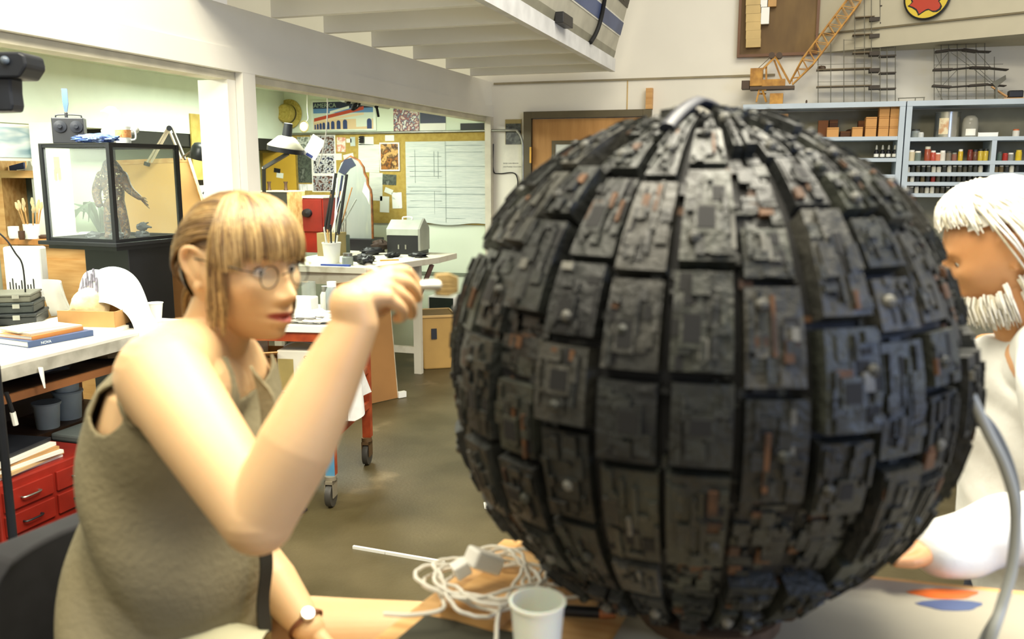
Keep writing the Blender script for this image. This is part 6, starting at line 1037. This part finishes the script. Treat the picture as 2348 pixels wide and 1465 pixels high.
# bottles with droppers
for k in range(5):
    p = AY(2010 + 14 * k, 350, 6.82); t = T('dropper_bottle', ('leftmost', 'second', 'middle', 'fourth', 'rightmost')[k] + ' dark dropper bottle of the row of five behind the sphere', 'bottle', (p.x, 6.84, z1[1] + .0005), 0, 'row of dropper bottles'); m_ = MB(); m_.lathe([(.016, 0), (.016, .045), (.008, .055), (.008, .06)], seg=14); m_.build('body', BLACK, t, smooth=40); m_ = MB(); m_.lathe([(.0165, .008), (.0165, .03)], seg=14, cap=False); m_.build('label', PAPER, t, smooth=40); m_ = MB(); m_.lathe([(.009, .06), (.006, .085), (.003, .092)], seg=12); m_.build('dropper', M('dropper_grey', 'b8b8ac', .4), t, smooth=40)
# canister, dome jar, tray, small jars on the top shelf of unit two
zt2 = z2[0] + .0005; SX = lambda px, Y=6.85: AY(px, 300, Y).x
t = T('metal_canister', 'shiny metal canister with a cream label on the paint shelf', 'canister', (SX(2172), 6.88, zt2)); m_ = MB(); m_.lathe([(.082, 0), (.082, .165), (.085, .167), (.085, .172), (.078, .17)], seg=32); m_.build('body', M('polished_tin', 'a9a79c', .25, .9, var=.2, scale=4), t, smooth=40); m_ = MB(); m_.sheet(8, 2, lambda u, v: (.0835 * math.cos(-2.35 + u * .75), .0835 * math.sin(-2.35 + u * .75), .02 + .11 * v), .001); m_.build('label', ramp_mat('canister_label', ['d8c8a0', 'e4d8b4', 'c89a70', 'e4d8b4'], 20), t, smooth=60)
t = T('dome_jar', 'clear dome-shaped jar with white label beside the metal canister', 'jar', (SX(2224), 6.86, zt2)); m_ = MB(); m_.lathe([(.05, 0), (.052, .09), (.046, .125), (.03, .145), (0, .15)], seg=24); m_.build('dome', M('jar_clear', 'b0aea0', .1, trans=.35), t, smooth=50); m_ = MB(); m_.sheet(8, 2, lambda u, v: (.0535 * math.cos(-2.2 + u * 1.2), .0535 * math.sin(-2.2 + u * 1.2), .01 + .045 * v), .001); m_.build('label', PAPER, t, smooth=60)
t = T('white_tray', 'low white tray on the paint shelf right of the dome jar', 'tray', (SX(2264), 6.86, zt2)); m_ = MB(); m_.box((0, 0, .003), (.12, .09, .006)); m_.build('bottom', PLASTW, t)
for c, d in (((0, -.045, .016), (.12, .003, .026)), ((0, .045, .016), (.12, .003, .026)), ((-.06, 0, .016), (.003, .09, .03)), ((.06, 0, .016), (.003, .09, .03))): m_ = MB(); m_.box(c, d); m_.build('side', PLASTW, t)
def jar(px, z, r, h, body, capc, label, Y=6.81, group=None, capr=.85):
    t = T('paint_jar', label, 'jar', (SX(px, Y), Y, z), 0, group); m_ = MB(); m_.lathe([(r * .95, 0), (r, .004), (r, h * .78), (r * .8, h * .84)], seg=14); m_.build('body', M('jarb_' + body, body, .25, var=.1), t, smooth=40); m_ = MB(); m_.lathe([(r * capr, h * .80), (r * capr, h), (r * capr * .9, h * 1.01)], seg=14); m_.build('cap', M('jarc_' + capc, capc, .4, var=.03), t, smooth=40); return t
jar(2100, zt2, .03, .06, '9aa09a', '3c3c38', 'clear jar with dark cap at the left of the upper paint shelf', 6.9); jar(2112, zt2, .02, .035, 'c8cac4', 'd8d8d0', 'short pale jar at the left of the upper paint shelf'); jar(2330, zt2, .022, .05, 'd8d4c8', 'c86a3a', 'white jar with orange cap at the right of the upper paint shelf', 6.86)
zt3 = z2[1] + .0005; spec = ((2094, .023, .075, 'cfc2a0', 'ece8dc', 'cream jar with white cap, first in the paint jar row'), (2109, .022, .068, '6f7a70', 'ece8dc', 'grey-green jar with white cap, second in the paint jar row'), (2131, .021, .098, '9a4a30', 'dcd8c4', 'tall rust jar with cream cap in the paint jar row'), (2144, .018, .07, 'b04a38', 'eceae2', 'red and white jar in the paint jar row'), (2155, .018, .055, 'c87a5a', 'f0eee6', 'small pink jar with white cap in the paint jar row'), (2166, .019, .07, 'd8d2c4', 'f0eee6', 'white jar with domed white cap in the paint jar row'), (2180, .018, .065, '7a7060', '4a4a44', 'brown jar with dark cap in the paint jar row'), (2193, .017, .055, '8a5a4a', '8a8a80', 'dull pink jar with grey cap in the paint jar row'), (2207, .016, .078, 'c8a82c', 'eceade', 'yellow bottle with tall white cap in the paint jar row'), (2229, .018, .075, '6a2a1c', '7a2a1c', 'dark red bottle in the paint jar row'), (2241, .018, .075, '5a3a28', '22242a', 'brown bottle with black cap in the paint jar row'), (2253, .017, .08, 'c2a83a', '2a2c26', 'yellow jar with dark cap, left of the yellow pair'), (2265, .017, .08, 'c2a83a', '2a2c26', 'yellow jar with dark cap, right of the yellow pair'), (2297, .018, .06, '4a5a50', '4a4c48', 'dark green jar right of the shelf divider'), (2310, .018, .05, 'a02a20', 'b03428', 'bright red jar right of the shelf divider'), (2323, .019, .052, '8a8a84', 'eceae2', 'grey jar with white cap right of the shelf divider'), (2341, .02, .07, 'd2b42c', 'd8bc3c', 'yellow jar at the right edge of the paint shelf'))
for q in spec: jar(q[0], zt3, q[1], q[2], q[3], q[4], q[5], 6.81, 'paint jars on the blue shelf')
rr = random.Random(17)
for lv, zz in ((2, z2[2]), (3, z2[3]), (4, z2[4])):
    for k in range(22 if lv < 4 else 12):
        px = 2088 + 12 * k; 
        if abs(px - 2275) < 9: continue
        cc_ = rr.choice(('8a2a20', '4a4a40', 'd8d4c4', '2a2c2a', '6a5a3a')) if px > 2285 or lv == 3 and px < 2150 else rr.choice(('3a3a32', '4a4638', '2c2e2a', 'c8c4b4'))
        cap_ = rr.choice(('d8d4c4', '3a3c3a', '8a8a80')); CN = {'8a2a20': 'red', '4a4a40': 'grey', 'd8d4c4': 'white', '2a2c2a': 'black', '6a5a3a': 'brown', '3a3a32': 'charcoal', '4a4638': 'olive', '2c2e2a': 'black', 'c8c4b4': 'cream', '3a3c3a': 'dark', '8a8a80': 'grey'}
        jar(px, zz + .0005, .015, .045, cc_, cap_, 'tiny %s paint bottle with %s cap in the %s packed row' % (CN[cc_], CN[cap_], ('upper', 'middle', 'lowest')[lv - 2]), 6.80, 'tiny paint bottles packed in low rows')

# ================================================================ ON TOP OF THE SHELVES
G = lambda x, y, Y=6.88: AY(x, y, Y); ZT = 2.0335
YC = M('crane_yellow', 'c28f3c', .6, scale=18, c2='9a6a26'); YD = M('crane_dark', '4a3826', .6)
cr = T('crane_model', 'yellow model crane with a long lattice boom standing on the shelf', 'crane model', Vector((G(1765, 236).x, 6.88, ZT)))
def bars(nm, segs, w, mt, par, Y=6.88): m_ = MB(); [m_.bar(G(*a, Y + da), G(*b, Y + db), w) for a, b, da, db in segs]; return m_.build(nm, mt, par, local=False)
g0 = G(1730, 236); m_ = MB(); m_.bb((G(1765, 236).x, 6.83, ZT), (G(1795, 236).x, 6.95, G(1780, 215).z)); m_.build('base_block', YC, cr, local=False)
bars('support_legs', [((1734, 234), (1741, 205), -.05, -.04), ((1757, 234), (1748, 205), -.05, -.04), ((1734, 234), (1741, 205), .05, .04), ((1757, 234), (1748, 205), .05, .04), ((1741, 205), (1757, 207), -.04, -.04), ((1741, 205), (1757, 207), .04, .04), ((1742, 215), (1755, 215), -.04, .04)], .012, YC, cr)
m_ = MB(); m_.bb((G(1720, 208).x, 6.82, G(1770, 206).z), (G(1822, 200).x, 6.95, G(1770, 199).z)); m_.build('turntable', YD, cr, local=False)
m_ = MB(); m_.bb((G(1746, 199).x, 6.83, G(1770, 198.5).z), (G(1800, 199).x, 6.94, G(1770, 183).z)); m_.bb((G(1720, 199).x, 6.82, G(1735, 198.5).z), (G(1748, 199).x, 6.95, G(1735, 158).z)); m_.build('engine_house', YC, cr, local=False)
m_ = MB(); m_.bb((G(1701, 199).x, 6.83, G(1710, 205).z), (G(1719, 199).x, 6.94, G(1710, 186).z)); m_.build('counterweight', YD, cr, local=False)
bars('a_frame', [((1742, 165), (1778, 130), -.04, -.02), ((1742, 165), (1778, 130), .04, .02), ((1778, 130), (1812, 192), -.02, -.04), ((1778, 130), (1812, 192), .02, .04), ((1775, 138), (1795, 190), 0, 0), ((1757, 150), (1757, 182), 0, 0)], .013, YC, cr)
m_ = MB()
for px in (1770, 1787): m_.lathe([(.022, -.04), (.022, .04)], G(px, 128), 14, rot=Rx(math.pi / 2))
m_.build('sheave', YD, cr, smooth=40, local=False)
m_ = MB(); [m_.tube([G(1735, 160, 6.86 + .03 * k), G(1770, 128, 6.86 + .03 * k)], .002, 4) for k in range(3)]; m_.build('cables', YD, cr, local=False)
b0, b1 = G(1814, 192), G(2012, -70); ax = (b1 - b0).normalized(); nx_ = Vector((-ax.z, 0, ax.x)); LB = (b1 - b0).length; m_ = MB(); hw = lambda t: .012 + .030 * min(1, t * 5)
for s1 in (-1, 1):
    for s2 in (-1, 1): pts = [b0 + ax * LB * t + nx_ * s1 * hw(t) + Vector((0, s2 * hw(t), 0)) for t in (0, .2, .6, 1)]; [m_.bar(pts[i], pts[i + 1], .010) for i in range(3)]
m_.build('boom_chords', YC, cr, local=False); m_ = MB(); nb_ = 26
for i in range(nb_):
    t0, t1 = i / nb_, (i + 1) / nb_
    for s2 in (-1, 1): s_ = 1 if i % 2 else -1; m_.bar(b0 + ax * LB * t0 + nx_ * s_ * hw(t0) + Vector((0, s2 * hw(t0), 0)), b0 + ax * LB * t1 - nx_ * s_ * hw(t1) + Vector((0, s2 * hw(t1), 0)), .005)
    for s1 in (-1, 1): s_ = 1 if i % 2 else -1; m_.bar(b0 + ax * LB * t0 + nx_ * s1 * hw(t0) + Vector((0, s_ * hw(t0), 0)), b0 + ax * LB * t1 + nx_ * s1 * hw(t1) + Vector((0, -s_ * hw(t1), 0)), .005)
m_.build('boom_lacing', YC, cr, local=False)
SCM = M('scaffold_wire', '5d5a4c', .5, .3); PLK = M('scaffold_plank', '3a3228', .7)
sa = T('scaffold_model', 'wire scaffold model with stacked dark platforms right of the crane', 'scaffold model', (G(1965, 236).x, 6.9, ZT))
def poles(par, xs, ytops, Ys, r=.0028):
    for x, yt in zip(xs, ytops):
        for Y in Ys: m_ = MB(); g = G(x, 236, Y); m_.tube([(g.x, Y, ZT), (G(x, yt, Y).x, Y, G(x, yt, Y).z)], r, 5); m_.build('pole', SCM, par, local=False)
poles(sa, (1876, 1905, 1935, 1960, 1982, 1998, 2018, 2034, 2053), (110, 100, 90, 30, -20, -30, -30, -40, -40), (6.86, 6.97))
for x0, x1, y in ((1872, 1998, 199), (1872, 1998, 160), (1955, 2000, 121), (1955, 2000, 80), (1960, 2005, 40)): m_ = MB(); m_.bb((G(x0, y).x, 6.855, G(x0, y).z - .004), (G(x1, y).x, 6.975, G(x0, y).z + .003)); m_.build('ledge', PLK if False else M('plank_mid', '6a5c44', .7), sa, local=False)
for y in (201, 162, 124, 84, 46): m_ = MB(); m_.bb((G(1993, y).x, 6.85, G(1993, y).z - .012), (G(2016, y).x, 6.96, G(1993, y).z + .014)); m_.build('platform', PLK, sa, local=False)
for y in (204, 168, 129, 92, 54, 15): m_ = MB(); m_.bb((G(2017, y).x, 6.855, G(2017, y).z - .004), (G(2054, y).x, 6.965, G(2017, y).z + .005)); m_.build('platform', PLK, sa, local=False)
bars('rail_wires', [((1874, 148), (1990, 146), 0, 0), ((1874, 188), (1990, 186), 0, 0), ((1958, 110), (2050, 108), 0, 0), ((1958, 70), (2050, 68), 0, 0), ((1935, 92), (1960, 92), 0, 0)], .003, SCM, sa, 6.86)
m_ = MB(); crumple(m_, G(1884, 156), (.028, .02, .016), .4, 14, 10, None, 3, 40); m_.build('debris', YD, sa, smooth=60, local=False)
sb = T('scaffold_model', 'dense wire scaffold model with sagging planks near the right edge', 'scaffold model', (G(2220, 234).x, 6.9, ZT))
poles(sb, (2142, 2158, 2175, 2195, 2215, 2238, 2258, 2280), (110, 70, 66, 62, 64, 70, 80, 130), (6.86, 6.97), .0024)
for k, (y, x0, x1) in enumerate(((197, 2138, 2305), (158, 2140, 2310), (117, 2144, 2270), (80, 2150, 2262))):
    for i in range(4):
        xa = x0 + (x1 - x0) * i / 4; xb = x0 + (x1 - x0) * (i + 1) / 4; m_ = MB(); m_.bar(G(xa, y + 3 * math.sin(i * 1.6 + k)), G(xb, y + 3 * math.sin((i + 1) * 1.6 + k)), .09, .006 + .007 * (i in (0, 2)), up=(0, 1, 0) if False else None); m_.build('plank', PLK, sb, local=False)
bars('cross_braces', [((2142, 117), (2160, 158), 0, 0), ((2145, 197), (2165, 236), 0, 0), ((2200, 117), (2290, 200), 0, 0), ((2180, 120), (2235, 160), 0, 0), ((2240, 120), (2275, 158), 0, 0), ((2142, 158), (2175, 120), .09, .09), ((2160, 197), (2195, 160), .09, .09), ((2142, 188), (2300, 186), 0, 0), ((2142, 149), (2300, 147), 0, 0), ((2150, 210), (2300, 208), 0, 0), ((2150, 222), (2300, 220), 0, 0), ((2235, 160), (2280, 197), .09, .09)], .003, SCM, sb, 6.86)
t = T('toy_wagon', 'small dark model wagon with wire frame at the right end of the shelf top', 'model', (G(2325, 232).x, 6.86, ZT)); m_ = MB(); m_.box((0, 0, .035), (.09, .06, .05)); m_.build('body', BLACK, t, bevel=.008); m_ = MB(); m_.box((-.005, 0, .005), (.14, .09, .010)); m_.build('deck', PINE, t); m_ = MB(); m_.bar((-.05, -.02, .02), (-.15, -.01, .09), .008); m_.bar((-.05, .02, .02), (-.15, .01, .09), .008); m_.build('drawbar', PINE, t)
m_ = MB(); m_.prism([(-.03, 0), (.05, .05), (.055, .02), (0, -.03)], -.01, .01, 'xz'); g = G(2285, 190, 6.84); m_.bar((.0, 0, -.02), (.01, 0, -(g.z - ZT) + .002), .012); one('model_vane', m_, M('vane_grey', '6f6e62', .6), 'grey angled vane on a thin post near the scaffold model', 'model', g)
m_ = MB(); [m_.tube([G(x, 236, 6.83) * Vector((1, 1, 0)).length * 0 + Vector((G(x, 236, 6.83).x, 6.83, ZT)), Vector((G(x, 236, 6.83).x, 6.83, ZT + .022))], .003, 5) for x in (2060, 2098, 2118)]; m_.bar((G(2058, 236, 6.83).x, 6.83, ZT + .024), (G(2120, 236, 6.83).x, 6.83, ZT + .026), .006); one('wire_trestle', m_, SCM, 'low wire trestle lying between the two scaffold models', 'model')
m_ = MB(); m_.lathe([(.005, 0), (.007, .02), (.004, .03)], seg=10); one('small_peg', m_, YD, 'tiny dark peg standing on the shelf right of the crane', 'peg', (G(1849, 236).x, 6.86, ZT), smooth=40)
# framed relief board above the crane
fb = T('relief_board', 'brown framed board with tan and white wooden strips high on the back wall', 'board', G(1787, 118, YB - .02)); a = G(1704, -60, YB - .03); b = G(1868, 119, YB - .03)
m_ = MB(); m_.bb((a.x, YB - .03, b.z), (b.x, YB - .0006, a.z)); m_.build('panel', M('board_brown', '7c6238', .7, scale=3, c2='60492a', stretch=(2, 1, .6)), fb, local=False)
m_ = MB()
for x0, x1, zz0, zz1 in ((a.x - .02, a.x, b.z - .02, a.z), (b.x, b.x + .02, b.z - .02, a.z), (a.x, b.x, b.z - .02, b.z)): m_.bb((x0, YB - .05, zz0), (x1, YB - .0006, zz1))
m_.build('frame', M('board_frame', '6a4526', .5), fb, local=False)
def blk(x0, y0, x1, y1, mt, nm): p, q = G(x0, y0, YB - .06), G(x1, y1, YB - .06); m_ = MB(); m_.bb((p.x, YB - .075, q.z), (q.x, YB - .0305, p.z)); m_.build(nm, mt, fb, local=False)
for k in range(8): blk(1711, -45 + k * 19.3, 1744, -27 + k * 19.3, M('strip_tan', 'c9ad72', .6, var=.1), 'strip')
blk(1746, -40, 1761, 16, PLASTW, 'block'); blk(1746, 18, 1763, 55, PLASTW, 'block'); blk(1762, -40, 1780, 15, M('block_tan', 'b98f55', .6), 'block')
# round sign on the projecting panel
pa = AY(1868, 122, YB - .03); pb2 = AY(2348, 86, YB - .6); sl_ = (pb2.y - pa.y) / (pb2.x - pa.x); g = None
for it in range(200):
    Yt = YB - .03 - it * .004; g = AY(2127, -8, Yt)
    if Yt <= pa.y + sl_ * (g.x - pa.x) - .018: break
sg_ = T('round_sign', 'round yellow sign with a red splash emblem and black rim', 'sign', g, math.atan(sl_)); rS = .152
m_ = MB(); m_.lathe([(rS, 0), (rS, .012), (rS * .93, .016), (rS * .93, .012)], seg=40, rot=Rx(math.pi / 2)); m_.build('rim', BLACK, sg_, smooth=40); m_ = MB(); m_.lathe([(0, .0125), (rS * .92, .0125), (rS * .92, .0135), (0, .0135)], seg=40, rot=Rx(math.pi / 2), cap=False); m_.build('yellow_face', M('sign_yellow', 'd0b53a', .5, var=.05), sg_, smooth=40)
def splat(sc, seed, y0, y1, mt, nm): n_ = 44; pts = [(sc * rS * (.78 + .16 * math.sin(a_ * 7 + seed) + .08 * math.sin(a_ * 3)) * math.cos(a_), sc * rS * (.62 + .12 * math.sin(a_ * 6 + seed)) * math.sin(a_) - .01) for a_ in [i * 2 * math.pi / n_ for i in range(n_)]]; m_ = MB(); m_.prism(pts, y0, y1, 'xz'); m_.build(nm, mt, sg_)
splat(1.06, 1, -.0146, -.0138, BLACK, 'emblem_outline'); splat(.95, 1, -.0156, -.0148, M('sign_red', 'b03a24', .5, var=.03), 'emblem')
# painted panel standing on the loft edge
e0 = AY(1415, 137, 6.6); e1 = AY(1454, -8, 6.6); lp_ = T('loft_panel', 'grey panel with a white-edged blue stripe standing on the loft edge', 'panel', (-1.35, 5.2, 2.3755)); bx0 = Vector((-1.340, 0, 2.3795)); dv = Vector((e1.x - e0.x, 0, e1.z - e0.z)).normalized(); nv_ = Vector((dv.z, 0, -dv.x))
def lpan(y0, y1, w0, w1, th0, th1, mt, nm):
    vs = []
    for t_ in (th0, th1):
        for y, w_ in ((y0, w0), (y1, w0), (y1, w1), (y0, w1)): p = bx0 + dv * w_ + nv_ * t_; vs.append((p.x, y, p.z))
    m_ = MB(); m_.add(vs, [(0, 1, 2, 3), (7, 6, 5, 4), (0, 4, 5, 1), (1, 5, 6, 2), (2, 6, 7, 3), (3, 7, 4, 0)]); m_.build(nm, mt, lp_, local=False)
lpan(3.0, 6.60, 0, .9, -.02, 0, M('panel_paint_grey', 'b9b5a2', .5), 'panel'); lpan(3.0, 6.60, .0, .05, .0003, .002, M('panel_base_grey', '8a8774', .5), 'base_band'); lpan(4.95, 6.60, .155, .265, .0003, .003, M('stripe_white', 'e4e2d6', .5), 'stripe_border'); lpan(4.97, 6.60, .165, .255, .0032, .005, M('stripe_blue', '56658c', .5, scale=3, c2='3f4c70'), 'blue_stripe')  # base band is a darker grey along the panel's lower edge
lpan(5.55, 6.60, .36, .8, .0003, .004, M('vent_dark', '3a3428', .6), 'dark_vent')
for k in range(8): lpan(5.7 + .1 * k, 5.74 + .1 * k, .38, .75, .0043, .008, M('vent_rib', '57503f', .6), 'vent_rib')
m_ = MB(); q_ = bx0 + nv_ * .03 + dv * .025; m_.box((q_.x, 5.0, q_.z), (.05, .22, .06)); one('black_block', m_, BLACK, 'black block sitting on the loft edge before the grey panel', 'block', bevel=.003)
m_ = MB(); pts = [bx0 + nv_ * .018 + dv * w_ + Vector((0, y, 0)) for w_, y in ((.0, 5.75), (.06, 5.82), (.14, 5.86), (.25, 5.84), (.45, 5.75), (.7, 5.7))]; m_.tube(smoothpath(pts, 5), .014, 8); one('black_hose', m_, RUBBER, 'black hose draped down the grey panel on the loft', 'hose', smooth=50)
